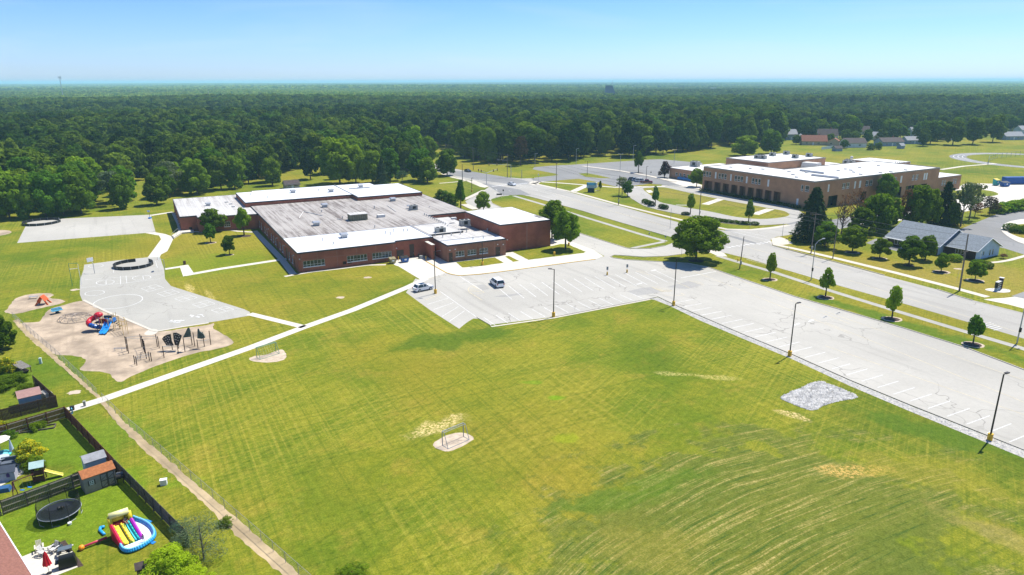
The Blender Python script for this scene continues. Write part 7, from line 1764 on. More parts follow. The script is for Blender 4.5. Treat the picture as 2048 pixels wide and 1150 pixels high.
MB().box((0, 0, .65), (1.9, 1.1, .12)).build('deck', bl, t); MB().box((0, .35, .95), (1.7, .1, .35)).build('seat_back', bl, t); MB().box((0, -.35, .95), (1.7, .1, .35)).build('seat_back', bl, t); MB().box((0, 0, .3), (.5, .5, .6)).build('spring_base', mat('navy', (.01, .03, .06), .6), t)
# dome of bent bars
x, y = P(*V('y8', (965, 885))[0]); t = thing('dome_climber', 'low dome climber of bent grey bars on the chips', 'climber', (x, y, 0)); dm = mat('dull_tan_bar', (.30, .25, .21), .6)
ex, ey = 3.3, 2.6
for k in range(6):
    a = math.pi * k / 6
    MB().tube([(ex * math.cos(a) * math.cos(b), ey * math.sin(a) * math.cos(b), 1.1 * math.sin(b)) for b in [i * math.pi / 10 for i in range(11)]], .045, 5).build('bar', dm, t)
for f_ in (.45, .75, 1.0): MB().tube([(ex * f_ * math.cos(b), ey * f_ * math.sin(b), 1.1 * math.sqrt(max(0, 1 - f_ * f_)) + .05) for b in [i * math.pi / 10 for i in range(21)]], .045, 5).build('ring', dm, t)
# red and blue play tower with slides
c0 = P(*V('y8', (1300, 1010))[0]); t = thing('play_tower', 'red and blue play tower with a spiral tube slide and yellow climbing bars', 'playground', (*c0, 0), R(-2))
def lp(view, p, z=0): x_, y_ = P(*V(view, p)[0], z); x_, y_ = x_ - c0[0], y_ - c0[1]; a = -R(-2); return (x_ * math.cos(a) - y_ * math.sin(a), x_ * math.sin(a) + y_ * math.cos(a), z)
yb_ = mat('cream_post', (.60, .42, .14), .5); pm = mat('purple_post', (.22, .10, .25), .5)
for q in ((1250, 1030), (1290, 1045), (1320, 1055), (1335, 990), (1400, 1050), (1460, 1030), (1475, 990), (1410, 985)): a = lp('y8', q); MB().cyl(a, (a[0], a[1], 2.9), .06, n=6).build('post', yb_ if q[0] > 1300 else pm, t)
d0 = lp('y8', (1275, 1030)); d1 = lp('y8', (1425, 1020))
MB().box((d0[0], d0[1] + .4, 1.6), (1.3, 1.3, .12)).build('deck', mat('navy', (.01, .03, .06), .6), t); MB().box((d1[0], d1[1] + .3, 1.5), (1.4, 1.3, .12)).build('deck', MATS['navy'], t)
MB().box(((d0[0] + d1[0]) / 2, d0[1] + .5, 1.45), (2.0, .9, .1)).build('bridge', MATS['navy'], t)
rp_ = MB(); mx_, my_ = (d0[0] + d1[0]) / 2, d0[1] - .05
rp_.box((mx_, my_, 1.95), (1.35, .08, .95)); rp_.build('red_panel', red_plastic, t)
for k in range(3): MB().box((mx_ - .35 + .35 * k, my_ - .06, 1.95), (.22, .05, .6)).build('panel_slot', mat('dark_maroon', (.08, .01, .01), .6), t)
for s in (-1, 1): MB().box((d1[0] + s * .7, d1[1] + .2, 2.0), (.08, 1.2, .8)).build('side_panel', blue_plastic, t)
MB().cyl((d1[0] - .7, d1[1] - .35, 2.75), (d1[0] + .7, d1[1] - .35, 2.75), .28, n=8).build('canopy', mat('navy', (.01, .03, .06), .6), t)
MB().box((d1[0], d1[1] - .38, 2.0), (1.0, .07, .5)).build('window_panel', siding_b, t)
pts_ = []                                               # spiral tube slide
sx_, sy__ = d0[0] - .9, d0[1] + .1
for i in range(15):
    f_ = i / 14; a = R(60 + 330 * f_); pts_.append((sx_ + .95 * math.cos(a) * (1 - .1 * f_), sy__ + .85 * math.sin(a), 2.6 - 2.1 * f_))
MB().tube(pts_[:9], .48, 10).build('tube_slide', red_plastic, t); MB().tube(pts_[8:], .42, 10).build('tube_slide_end', mat('deep_blue_plastic', (.01, .09, .35), .35), t)
MB().sphere((d0[0] - .2, d0[1] + .7, 2.9), (.8, .8, .55), 10, 6).build('tube_entrance', red_plastic, t)
mb = MB(); sp = [(d1[0], d1[1] - .4 - 2.4 * i / 8, 1.55 * (1 - (i / 8)) ** 1.0 + .18 + .1 * math.sin(i)) for i in range(9)]
for a, b in zip(sp, sp[1:]):
    for x0_, x1_, z_ in ((-.55, .55, 0), ):
        mb.add([(a[0] + x0_, a[1], a[2]), (a[0] + x1_, a[1], a[2]), (b[0] + x1_, b[1], b[2]), (b[0] + x0_, b[1], b[2]), (a[0] + x0_, a[1], a[2] - .08), (a[0] + x1_, a[1], a[2] - .08), (b[0] + x1_, b[1], b[2] - .08), (b[0] + x0_, b[1], b[2] - .08)], [(3, 2, 1, 0), (4, 5, 6, 7), (0, 1, 5, 4), (2, 3, 7, 6)])
    for s in (-.6, 0, .6): mb.cyl((a[0] + s, a[1], a[2] + .12), (b[0] + s, b[1], b[2] + .12), .10, n=6)
mb.build('blue_slide', mat('bright_blue_plastic', (.03, .32, .80), .3), t)
for q in ((1500, 960), (1540, 880), (1580, 1090), (1640, 1070), (1610, 900), (1530, 1010)): a = lp('y8', q if q[1] > 950 else (q[0], q[1] + 130)); MB().cyl(a, (a[0], a[1], 2.7), .045, n=6).build('climbing_post', yb_, t)
e0, e1, e2 = lp('y8', (1480, 1000)), lp('y8', (1580, 1090)), lp('y8', (1640, 1070))
for z in (2.6, 1.7): MB().tube([(e0[0], e0[1], z), (e1[0], e1[1], z), (e2[0], e2[1], z), (lp('y8', (1610, 1030))[0], lp('y8', (1610, 1030))[1], z), (e0[0], e0[1], z)], .035, 5).build('climbing_bar', yb_, t)
for k in range(4): MB().cyl((e0[0] + .1 + .28 * k, e0[1] - .3, 1.3 - .28 * k), (e0[0] + .1 + .28 * k, e0[1] + .4, 1.3 - .28 * k), .09, n=6).build('step', black_metal, t)
# brown post adventure frames
c1 = P(*V('x5', (800, 700))[0]); t = thing('climbing_course', 'brown post climbing course with nets and overhead bars, left part of the big playground', 'playground', (*c1, 0))
bp = mat('brown_post', (.055, .03, .022), .55)
def g2(p, c): x_, y_ = P(*V('x5', p)[0]); return (x_ - c[0], y_ - c[1])
posts = {}
for i, (bx_, by_, top_) in enumerate(((603, 655, 470), (622, 683, 478), (790, 600, 440), (810, 632, 460), (830, 680, 505), (850, 752, 525), (822, 660, 500), (990, 600, 445), (1013, 618, 470), (703, 822, 712), (728, 835, 725), (888, 775, 665), (915, 783, 675))):
    a = g2((bx_, by_), c1); yy = a[1] + c1[1]; tp = V('x5', (bx_, top_))[0]; h = CAM_H + ray(*tp)[2] * yy / ray(*tp)[1]; posts[i] = (*a, h)
    MB().cyl((*a, 0), (*a, h), .07, n=7).build('post', bp, t); MB().sphere((*a, h), .09, 8, 4).build('post_cap', bp, t)
silver_bar = mat('silver_bar', (.40, .42, .43), .4, .5)
def bar(i, j, zi, zj, r=.03, m=silver_bar, parent=t, P_=posts): a, b = P_[i], P_[j]; MB().cyl((a[0], a[1], zi * a[2]), (b[0], b[1], zj * b[2]), r, n=5).build('bar', m, parent)
for i, j, a, b in ((1, 3, .97, .8), (0, 2, .95, .9), (0, 1, .9, .9), (0, 1, .5, .5), (2, 3, .9, .9), (3, 4, .85, .9), (4, 5, .8, .9), (5, 6, .5, .5), (7, 8, .9, .9), (3, 8, .75, .85), (2, 7, .85, .85), (9, 11, .8, .8), (10, 12, .7, .7), (9, 10, .8, .8), (11, 12, .8, .8), (5, 11, .3, .6)): bar(i, j, a, b)
for k in range(6):
    a, b = posts[5], posts[9]; f_ = k / 6; MB().tube([(a[0] + (b[0] - a[0]) * f_, a[1] + (b[1] - a[1]) * f_, 1.5 - 1.1 * f_), (a[0] - .8 + (b[0] - a[0]) * f_, a[1] + .6 + (b[1] - a[1]) * f_, 1.2 - .9 * f_), (a[0] - 1.2, a[1] + .4, .1)], .022, 4).build('net_rope', mat('rope', (.25, .22, .2), .9), t)
b0, b1 = g2((430, 650), c1), g2((600, 655), c1)
for s in (-.22, .22): MB().cyl((b0[0], b0[1] + s, .45), (b1[0], b1[1] + s, .6), .05, n=5).build('balance_rail', silver_bar, t)
for f_ in (.1, .6): MB().cyl((b0[0] + (b1[0] - b0[0]) * f_, b0[1], 0), (b0[0] + (b1[0] - b0[0]) * f_, b0[1], .5), .05, n=5).build('rail_leg', silver_bar, t)
c2 = P(*V('x5', (1300, 650))[0]); t2_ = thing('rock_wall_climber', 'brown post climber with two dark holed climbing walls and two grey rock fins', 'playground', (*c2, 0))
ps2 = {}
for i, (bx_, by_, top_) in enumerate(((1075, 737, 590), (1182, 640, 560), (1258, 688, 575), (1262, 620, 560), (1342, 662, 485), (1433, 575, 395), (1467, 592, 415), (1508, 617, 505), (1590, 597, 410), (1672, 572, 392))):
    a = g2((bx_, by_), c2); yy = a[1] + c2[1]; tp = V('x5', (bx_ - (bx_ > 0) * 0, top_))[0]; h = CAM_H + ray(*tp)[2] * yy / ray(*tp)[1]; ps2[i] = (*a, h)
    MB().cyl((*a, 0), (*a, h), .07, n=7).build('post', bp, t2_)
for i, j, a, b in ((0, 2, .95, .9), (1, 3, .9, .9), (0, 1, .95, .9), (4, 5, .9, .5), (5, 6, .6, .6), (6, 8, .8, .8), (7, 8, .9, .45), (8, 9, .4, .4), (2, 4, .8, .5)): bar(i, j, a, b, .035, silver_bar, t2_, ps2)
def fin(parent, view_pts, base_pt, m, name, holes=(), z_off=0):
    """upright slab whose outline was measured in the plane facing the playground edge"""
    a = g2(base_pt, c2); yy = a[1] + c2[1]; pl = []
    for p_ in view_pts:
        q = V('x5', p_)[0]; d = ray(*q); k = yy / d[1]; pl.append((d[0] * k - c2[0], CAM_H + d[2] * k))
    n = len(pl); mb = MB(); vs = [(x_, a[1] - .06, z_) for x_, z_ in pl] + [(x_ * 1.0, a[1] + .10, z_) for x_, z_ in pl]
    mb.add(vs, [tuple(range(n)), tuple(range(n, 2 * n))[::-1]] + [(i, (i + 1) % n, n + (i + 1) % n, n + i) for i in range(n)])
    o = mb.build(name, m, parent)
    for p_ in holes:
        q = V('x5', p_)[0]; d = ray(*q); k = yy / d[1]; x_, z_ = d[0] * k - c2[0], CAM_H + d[2] * k
        MB().cyl((x_, a[1] - .07, z_), (x_, a[1] - .10, z_), .10, n=10).build('hole', mat('hole_tan', (.50, .43, .36), .9), o)
dkp = mat('dark_slate_panel', (.022, .022, .025), .5); rock = mat('grey_green_rock', (.09, .115, .105), .85, 0, 1.5, .4)
fin(t2_, [(1050, 495), (1070, 465), (1110, 445), (1155, 435), (1170, 520), (1195, 580), (1110, 585)], (1180, 640), dkp, 'climbing_wall', [(1075, 490), (1100, 480), (1125, 465), (1145, 500), (1120, 500), (1095, 515), (1105, 545), (1130, 530), (1150, 560), (1125, 560), (1100, 470), (1140, 475)])
fin(t2_, [(1190, 420), (1235, 418), (1300, 455), (1280, 520), (1260, 580), (1215, 575), (1198, 520)], (1260, 640), dkp, 'climbing_wall', [(1215, 440), (1240, 435), (1265, 450), (1225, 470), (1250, 480), (1275, 475), (1230, 505), (1255, 515), (1240, 545), (1215, 500)])
fin(t2_, [(1313, 480), (1345, 420), (1375, 355), (1392, 352), (1412, 400), (1408, 470)], (1380, 640), rock, 'rock_fin')
fin(t2_, [(1500, 488), (1502, 370), (1515, 365), (1530, 400), (1575, 430), (1600, 480), (1560, 495)], (1550, 610), rock, 'rock_fin')
sheet('bare_spot', [(P(*V('x5', (1240, 640))[0])[0] + 2.2 * math.cos(a), P(*V('x5', (1240, 640))[0])[1] + 1.3 * math.sin(a)) for a in [i * .6 for i in range(10)]], 0.012, dirt)

# ------------------------------------------------------------------ fences
def picket_fence(name, label, pts, h, m, gap=.015, board=.14, rails_side=1, post_every=2.4, z0=.05, cap=None):
    """pts are ground points; boards are parts of their bays, posts and rails parts of the fence"""
    o = Vector(pts[0]); t = thing(name, label, 'fence', (o.x, o.y, 0)); key = None
    bm_ = MB().bx(-board / 2, board / 2, -.012, .012, z0, h).mesh('board', m); cnt_ = 0; total = sum((Vector(b) - Vector(a)).length for a, b in zip(pts, pts[1:])) / (board + gap)
    step = board + gap
    if total > 290: pass
    extra = MB()
    for a, b in zip(pts, pts[1:]):
        a, b = Vector(a), Vector(b); L = (b - a).length; d = (b - a) / L; rz = math.atan2(d.y, d.x); nn = Vector((-d.y, d.x)) * rails_side
        k = int(L / step)
        for i in range(k):
            p_ = a + d * (step * (i + .5)) - o; dz = random.uniform(-.012, .012)
            if cnt_ < 295:
                c = link('board', bm_, t, (p_.x, p_.y, dz), rz); cnt_ += 1
            else: extra.box((p_.x, p_.y, (z0 + h) / 2 + dz), (board, .024, h - z0), rz)
        n = max(1, round(L / post_every))
        for i in range(n + 1):
            p_ = a + d * (L * i / n) - o + nn * .07; MB().box((p_.x, p_.y, h / 2 + .03), (.1, .1, h + .06), rz).build('post', m, t)
        for z in (.3, h * .52, h - .2):
            p_ = (a + b) / 2 - o + nn * .04; MB().box((p_.x, p_.y, z), (L, .04, .09), rz).build('rail', cap or m, t)
    if extra.v: extra.build('boards', m, t)['kind'] = 'stuff'
    return t
redwood = mat('red_brown_stain', (.20, .062, .038), .8, 0, 2.5, .4); darkwood = mat('dark_brown_stain', (.14, .07, .042), .85, 0, 2.0, .4); greywood = mat('weathered_grey_wood', (.13, .11, .088), .9, 0, 2.0, .45); palerail = mat('weathered_rail', (.42, .36, .29), .9, 0, 2, .2)
h_ = 1.8
def topline(px, z=h_): return [P(*p_, z) for p_ in px]
picket_fence('wooden_fence', 'dark brown solid board fence behind the pink roofed shed', topline([(-60, 834), (0, 819), (111, 791)]) , h_, darkwood, rails_side=1)
picket_fence('wooden_fence', 'dark brown board fence running up beside the lattice rack', topline([(109.5, 790.5), (66, 751)]), h_, darkwood, rails_side=1)
picket_fence('wooden_fence', 'red brown picket fence with pale rails at the top of the middle garden', topline([(-40, 862), (12.5, 847.5), (128.4, 813)]), h_, redwood, gap=.02, rails_side=-1, cap=palerail)
picket_fence('wooden_fence', 'red brown board fence down the long side of the middle garden', topline([(128.8, 813.5), (229, 918.5)]), h_, redwood, rails_side=-1)
picket_fence('wooden_fence', 'grey brown weathered board fence between the lower garden and the verge', topline([(230, 919.5), (374.7, 1063.7)]), h_, greywood, rails_side=-1, post_every=2.2)
picket_fence('wooden_fence', 'grey board fence with pale rails between the two gardens', topline([(-60, 1022), (0, 1001), (228, 919)]), h_, greywood, rails_side=-1, cap=palerail)
# chain link fence along the footpath verge
fpx = [(26, 636), (62, 668), (112, 711), (158, 754.5), (196, 793)], [(205, 801), (245, 841), (323.5, 908), (404, 978.5), (500, 1062), (625, 1173)]
for line_, lab in zip(fpx, ('upper run of the grey chain link fence beside the playground chips', 'lower run of the grey chain link fence along the field edge')):
    pts_ = G(line_); o = Vector(pts_[0]); t = thing('chain_link_fence', lab, 'fence', (o.x, o.y, 0)); cm = mat('fence_steel', (.28, .28, .27), .6, .3); H_ = 1.25; wm_ = MB()
    for a, b in zip(pts_, pts_[1:]):
        a, b = Vector(a), Vector(b); L = (b - a).length; d = (b - a) / L; n = max(1, round(L / 2.6))
        for i in range(n): p_ = a + d * (L * i / n) - o; MB().cyl((p_.x, p_.y, 0), (p_.x, p_.y, H_ + .05), .03, n=5).build('post', cm, t)
        MB().cyl((a.x - o.x, a.y - o.y, H_), (b.x - o.x, b.y - o.y, H_), .022, n=5).build('top_rail', cm, t)
        k = int(L / .28)
        for i in range(k):
            for s in (0, 1):
                p_, q = a + d * (L * i / k) - o, a + d * min(L, L * i / k + 1.1) - o
                wm_.cyl((p_.x, p_.y, .05 + s * (H_ - .1)), (q.x, q.y, H_ - .05 - s * (H_ - .1)), .0035, n=3, caps=False)
    wm_.build('wire_mesh', cm, t)['kind'] = 'stuff'
# chain link of the track
pts_ = G(V('w3', (1720, 318), (1722, 290), (1800, 262), (2048, 236), (2200, 225))); o = Vector(pts_[0]); t = thing('chain_link_fence', 'tall blue grey chain link fence around the running track', 'fence', (o.x, o.y, 0)); cm = mat('blue_grey_steel', (.20, .26, .32), .6)
for a, b in zip(pts_, pts_[1:]):
    a, b = Vector(a), Vector(b); L = (b - a).length; d = (b - a) / L; n = max(1, round(L / 5))
    for i in range(n): p_ = a + d * (L * i / n) - o; MB().cyl((p_.x, p_.y, 0), (p_.x, p_.y, 3.2), .07, n=5).build('post', cm, t)
    for z in (1.0, 3.2): MB().cyl((a.x - o.x, a.y - o.y, z), (b.x - o.x, b.y - o.y, z), .05, n=4).build('rail', cm, t)
# ------------------------------------------------------------------ back gardens
def shed(label, ridge_px, eave_px, wm, rm, zr=2.5, ze=1.9, front_extra=0.15, doors=True, name='garden_shed'):
    r0, r1 = Vector(P(*ridge_px[0], zr)), Vector(P(*ridge_px[1], zr)); d = (r1 - r0); L = d.length; d /= L; n = Vector((-d.y, d.x))
    e0 = Vector(P(*eave_px[0], ze)); half = abs((e0 - r0).dot(n)); c = (r0 + r1) / 2
    t = thing(name, label, 'shed', (c.x, c.y, 0), math.atan2(d.y, d.x)); a, b = L / 2, half
    mb = MB(); wb = b - front_extra; wa = a - .12
    ops = [[wa * 1.18, wa * 1.18 + .55, .9, 1.4]] if doors else []
    c4_ = [(-wa, -wb), (wa, -wb), (wa, wb), (-wa, wb)]; hw_ = ze + .05
    ops = [[.55, 1.0, .95, 1.45]] if doors else []
    for i in range(4): wall_run(mb, c4_[i], c4_[(i + 1) % 4], 0, hw_, ops if i == 0 else (), .06)
    for s, f in ((-1, (2, 1, 0)), (1, (0, 1, 2))): mb.add([(s * wa, -wb, hw_), (s * wa, wb, hw_), (s * wa, 0, zr - .06)], [f])
    mb.build('wall', wm, t)
    for s in (-1, 1):
        vs = [(-a, s * b, ze), (a, s * b, ze), (a, 0, zr), (-a, 0, zr)]; vs += [(p_[0], p_[1], p_[2] + .07) for p_ in vs]; fs = [(0, 1, 2, 3), (7, 6, 5, 4), (0, 4, 5, 1), (1, 5, 6, 2), (2, 6, 7, 3), (3, 7, 4, 0)]
        MB().add(vs, fs if s > 0 else [f[::-1] for f in fs]).build('roof', rm, t)
    if doors:
        window(t, c4_[0], c4_[1], .55, 1.0, .95, 1.45, nx=2, rows=(1, 1), depth=.06, sill=False, t=.05)
        mb = MB()
        for s in (-1, 1): mb.bx(-wa + .775 + s * .31 - .06, -wa + .775 + s * .31 + .06, -wb - .04, -wb - .003, .9, 1.5)
        mb.build('shutter', mat('brown_trim', (.09, .065, .05), .8), t)
        for k in (0, 1):
            x0 = .05 + k * (wa - .15) * .5; x1 = x0 + (wa - .15) * .48
            dd = MB().bx(x0, x1, -wb - .03, -wb - .003, .1, ze - .1).build('door', wm, t)
            mb = MB(); y_ = -wb - .055; mb.bx(x0, x0 + .07, y_, -wb - .031, .1, ze - .1); mb.bx(x1 - .07, x1, y_, -wb - .031, .1, ze - .1); mb.bx(x0 + .07, x1 - .07, y_, -wb - .031, .1, .18); mb.bx(x0 + .07, x1 - .07, y_, -wb - .031, ze - .18, ze - .1); mb.bx(x0 + .07, x1 - .07, y_, -wb - .031, .92, 1.0)
            for u_ in (0, 1): mb.cyl((x0 + .08, y_ + .01, .5 + u_ * .9 - .3), (x1 - .08, y_ + .01, .5 + u_ * .9 + .1), .025, n=4)
            mb.build('door_trim', MATS['brown_trim'], dd)
    return t
taupe = mat('taupe_siding', (.30, .255, .225), .8, 0, 2.0, .12)
shed('taupe garden shed with an orange brown roof and double doors by the grey fence', [(156.5, 943.8), (223.8, 921)], [(168.5, 959.4)], taupe, mat('orange_shingles', (.36, .13, .045), .85, 0, 4, .25), 2.55, 1.95)
shed('pale blue shed with a grey shingle roof behind the taupe shed', [(161.8, 914), (207.6, 899.9)], [(172.5, 927.6)], siding_b, shingle_g, 2.3, 1.8, doors=False)
shed('grey blue shed with a pinkish ribbed metal roof behind the dark brown fence', [(31.3, 786.5), (79.8, 775.5)], [(37.0, 799)], siding_g, mat('pink_metal_roof', (.33, .19, .155), .5, 0, 3, .15), 2.3, 1.9, doors=False)
# wood rack and lattice
t = thing('lean_to', 'grey board lean-to roof over a wood pile in the upper garden', 'shelter', (*P(*V('y6', (285, 400))[0]), 0), R(-32))
for k in range(7): MB().box((-1.5 + .5 * k, 0, 1.25 - .04 * k), (.47, 1.5, .05)).build('roof_board', mat('grey_board', (.22, .20, .17), .9, 0, 3, .3), t)
for sx in (-1.5, 1.5):
    for sy_2 in (-.65, .65): MB().bx(sx - .05, sx + .05, sy_2 - .05, sy_2 + .05, 0, 1.15).build('post', darkwood, t)
for k in range(6): MB().cyl((-1.2 + .45 * k, -.5, .25), (-1.2 + .45 * k, .5, .25), .18, n=7).build('log', bark, t)
t = thing('lattice_rack', 'stacked white slatted rack beside the pink roofed shed', 'rack', (*P(*V('y6', (590, 665))[0], 1.1), 0), R(-38)); t.scale = (.85, .75, 1); wl_ = mat('pale_slat', (.55, .52, .47), .8)
for k in range(9): MB().box((-1.0 + .25 * k, 0, 1.15), (.08, 1.3, .05)).build('slat', wl_, t)
for s in (-.6, 0, .6): MB().box((0, s, 1.09), (2.3, .08, .05)).build('rail', wl_, t)
for s in (-1, 1): MB().box((s, 0, .54), (.08, 1.1, 1.05)).build('leg_panel', wl_, t)
# trampoline
tx_, ty_ = P(118.3, 1020, .75); t = thing('trampoline', 'large round black trampoline with a safety net', 'trampoline', (tx_, ty_, 0)); rr_ = 2.05
MB().cyl((0, 0, .74), (0, 0, .76), rr_ - .3, n=32).build('mat', mat('black_mat', (.015, .018, .022), .5), t)
mb = MB(); mb.tube([(rr_ * math.cos(a), rr_ * math.sin(a), .75) for a in [i * math.pi / 16 for i in range(33)]], .05, 6); mb.build('frame_ring', galv, t)
mb = MB(); n = 32; vs = [((rr_ - .32) * math.cos(i * math.pi / 16), (rr_ - .32) * math.sin(i * math.pi / 16), .79) for i in range(n)] + [((rr_ + .04) * math.cos(i * math.pi / 16), (rr_ + .04) * math.sin(i * math.pi / 16), .77) for i in range(n)]
mb.add(vs, [(i, n + i, n + (i + 1) % n, (i + 1) % n) for i in range(n)]); mb.build('edge_pad', mat('pad_dark', (.025, .035, .045), .5), t)
for k in range(8):
    a = k * math.pi / 4 + .2; c, s = math.cos(a), math.sin(a)
    MB().tube([(rr_ * c, rr_ * s, .75), (rr_ * c, rr_ * s, .03), (rr_ * math.cos(a + .35), rr_ * math.sin(a + .35), .03)], .03, 5).build('leg', galv, t)
    MB().tube([(1.03 * rr_ * c, 1.03 * rr_ * s, .3), (1.06 * rr_ * c, 1.06 * rr_ * s, 1.3), (.97 * rr_ * c, .97 * rr_ * s, 2.3)], .03, 5).build('net_pole', black_metal, t)
nm, nt, nb_ = nodes_of('safety_net'); nb_.inputs['Base Color'].default_value = (.02, .02, .022, 1); nb_.inputs['Alpha'].default_value = .55
mb = MB(); n = 32; vs = []
for z, q in ((.8, 1.0), (1.5, 1.0), (2.25, .98)): vs += [(rr_ * q * math.cos(i * math.pi / 16), rr_ * q * math.sin(i * math.pi / 16), z - (.28 * (i % 4 in (1, 2, 3)) if z > 2 and i > 16 else 0)) for i in range(n)]
mb.add(vs, [(r_ * n + i, r_ * n + (i + 1) % n, (r_ + 1) * n + (i + 1) % n, (r_ + 1) * n + i) for r_ in (0, 1) for i in range(n)]); mb.build('safety_net', nm, t)
single('play_ball', MB().sphere((0, 0, .97), .2, 10, 8).sphere((.25, .15, .95), .18, 10, 8), black_metal, 'dark ball and bag lying in the middle of the trampoline', 'ball', (tx_, ty_))
# inflatable water slide with pool
ix, iy = P(*V('z1', (1180, 760))[0]); D1 = Vector(P(*V('z1', (1300, 900))[0])) - Vector(P(*V('z1', (900, 420))[0], 0))
t = thing('inflatable_water_slide', 'rainbow inflatable water slide with a blue ringed pool', 'inflatable', (ix, iy, 0), R(-62))
# local frame: +x down the slide, +y to the right of the picture
infm = lambda n_, c_: mat('vinyl_' + n_, c_, .35, 0, 0, .1, .5)
yel, red_, blu, cya, pur, pool = infm('yellow', (.85, .62, .03)), infm('red', (.62, .01, .05)), infm('blue', (.02, .35, .75)), infm('cyan', (.05, .62, .72)), infm('purple', (.45, .02, .45)), infm('pool', (.66, .80, .86))
def loc_px(view, p_, z): x_, y_ = P(*V(view, p_)[0], z); x_ -= ix; y_ -= iy; a = R(62); return (x_ * math.cos(a) - y_ * math.sin(a), x_ * math.sin(a) + y_ * math.cos(a), z)
ringp = [loc_px('z1', q, .22) for q in ((1060, 950), (1110, 1030), (1220, 1065), (1340, 1040), (1500, 970), (1640, 880), (1740, 790), (1765, 700), (1720, 590), (1640, 510), (1520, 440), (1400, 400), (1330, 370))]
cl_ = [(p_[0], p_[1]) for p_ in ringp]; sm_ = smooth_open(cl_, 3)
MB().tube([(a, b, .22) for a, b in sm_], .19, 10).build('pool_ring', blu, t, smooth=True)
MB().tube([(a, b, .42) for a, b in sm_], .11, 8).build('upper_ring', infm('light_blue', (.16, .55, .85)), t, smooth=True)
mb = MB(); pp = sm_ + [loc_px('z1', (1300, 560), .0)[:2], loc_px('z1', (1130, 640), 0)[:2], loc_px('z1', (1000, 800), 0)[:2]]
if sum(a[0] * b[1] - a[1] * b[0] for a, b in zip(pp, pp[1:] + pp[:1])) < 0: pp = pp[::-1]
mb.prism(pp, .03, .10); mb.build('pool_floor', pool, t)
bk = [loc_px('z1', q, .15) for q in ((720, 560), (640, 570), (622, 630), (720, 720))]; MB().tube(bk, .15, 8).build('rear_ring', blu, t, smooth=True)
tl_, tr_ = loc_px('z1', (905, 560), 1.45), loc_px('z1', (1260, 440), 1.45); bl_, br_ = loc_px('z1', (1130, 930), .3), loc_px('z1', (1480, 790), .3)
tlv, trv, blv, brv = Vector(tl_), Vector(tr_), Vector(bl_), Vector(br_)
for i, m_ in enumerate((yel, infm('lime', (.62, .75, .10)), cya)):
    f0, f1 = i / 3, (i + 1) / 3; mb = MB(); rows_ = []
    for k in range(7):
        q = k / 6; zz = (1 - q) ** 1.25
        a, b = tlv.lerp(blv, q), trv.lerp(brv, q); a.z = b.z = .3 + 1.15 * zz
        rows_.append((a.lerp(b, f0 + .03), a.lerp(b, f1 - .03)))
    vs = [tuple(v) for r_ in rows_ for v in r_] + [(v.x, v.y, v.z - .2) for r_ in rows_ for v in r_]
    mb.add(vs, [(2 * k, 2 * k + 1, 2 * k + 3, 2 * k + 2) for k in range(6)] + [(14 + 2 * k + 2, 14 + 2 * k + 3, 14 + 2 * k + 1, 14 + 2 * k) for k in range(6)]); mb.build('slide_lane', m_, t, smooth=True)
    MB().tube([tuple(a.lerp(b, f0) + Vector((0, 0, .10))) for a, b in rows_], .10, 8).build('lane_divider', (yel, yel, infm('teal', (.01, .42, .40)))[i], t, smooth=True)
for f_, m_, hh_ in ((-.10, red_, .0), (1.08, pur, .0)):                     # side bolsters reaching the ground
    mb = MB(); rows_ = []
    for k in range(7):
        q = k / 6; a, b = tlv.lerp(blv, q), trv.lerp(brv, q); c = a.lerp(b, f_); zt_ = .45 + 1.35 * (1 - q) ** 1.1; rows_.append((c.x, c.y, zt_))
    w2 = (trv - tlv).normalized() * .16
    vs = []
    for x_, y_, z_ in rows_: vs += [(x_ - w2.x, y_ - w2.y, z_ - .1), (x_, y_, z_), (x_ + w2.x, y_ + w2.y, z_ - .1), (x_ + w2.x * 1.1, y_ + w2.y * 1.1, .0), (x_ - w2.x * 1.1, y_ - w2.y * 1.1, .0)]
    fs = []
    for k in range(6):
        for j in range(5): fs.append((5 * k + j, 5 * k + (j + 1) % 5, 5 * k + 5 + (j + 1) % 5, 5 * k + 5 + j))
    fs += [(0, 1, 2, 3, 4), (34, 33, 32, 31, 30)]
    mb.add(vs, fs); mb.build('side_bolster', m_, t, smooth=False)
dn = (blv - tlv); dn.z = 0; dn.normalize(); ac = (trv - tlv); ac.z = 0; Lw = ac.length; ac.normalize(); bk_ = tlv - dn * .55
mb = MB(); rot_ = math.atan2(ac.y, ac.x); cc = tlv + ac * Lw / 2 - dn * .5
mb.box((cc.x, cc.y, .8), (Lw + .35, .8, 1.6), rot_); mb.build('tower_body', red_, t)
for s in (0, 1):
    e = tlv + ac * (Lw * s + (.12 if s else -.12)); MB().tube([(e.x - dn.x * .2, e.y - dn.y * .2, 1.3), (e.x - dn.x * .35, e.y - dn.y * .35, 2.45)], .22, 10).build('arch_leg', yel, t, smooth=True)
ea, eb = tlv - ac * .12 - dn * .4, tlv + ac * (Lw + .12) - dn * .4
MB().tube([(ea.x, ea.y, 2.5), (eb.x, eb.y, 2.5)], .33, 12).build('arch_top', infm('pale_yellow', (.86, .78, .35)), t, smooth=True)
mb = MB(); q_ = (ea + eb) / 2 - dn * .42; mb.box((q_.x, q_.y, 1.95), (Lw + .1, .14, 1.0), rot_); mb.build('back_panel', yel, t)
MB().tube([(ea.x - dn.x * .25, ea.y - dn.y * .25, 1.9), (eb.x - dn.x * .25, eb.y - dn.y * .25, 1.9)], .30, 10).build('arch_back', yel, t, smooth=True)
ca, cb = loc_px('z1', (770, 780), .35), loc_px('z1', (240, 995), .25)
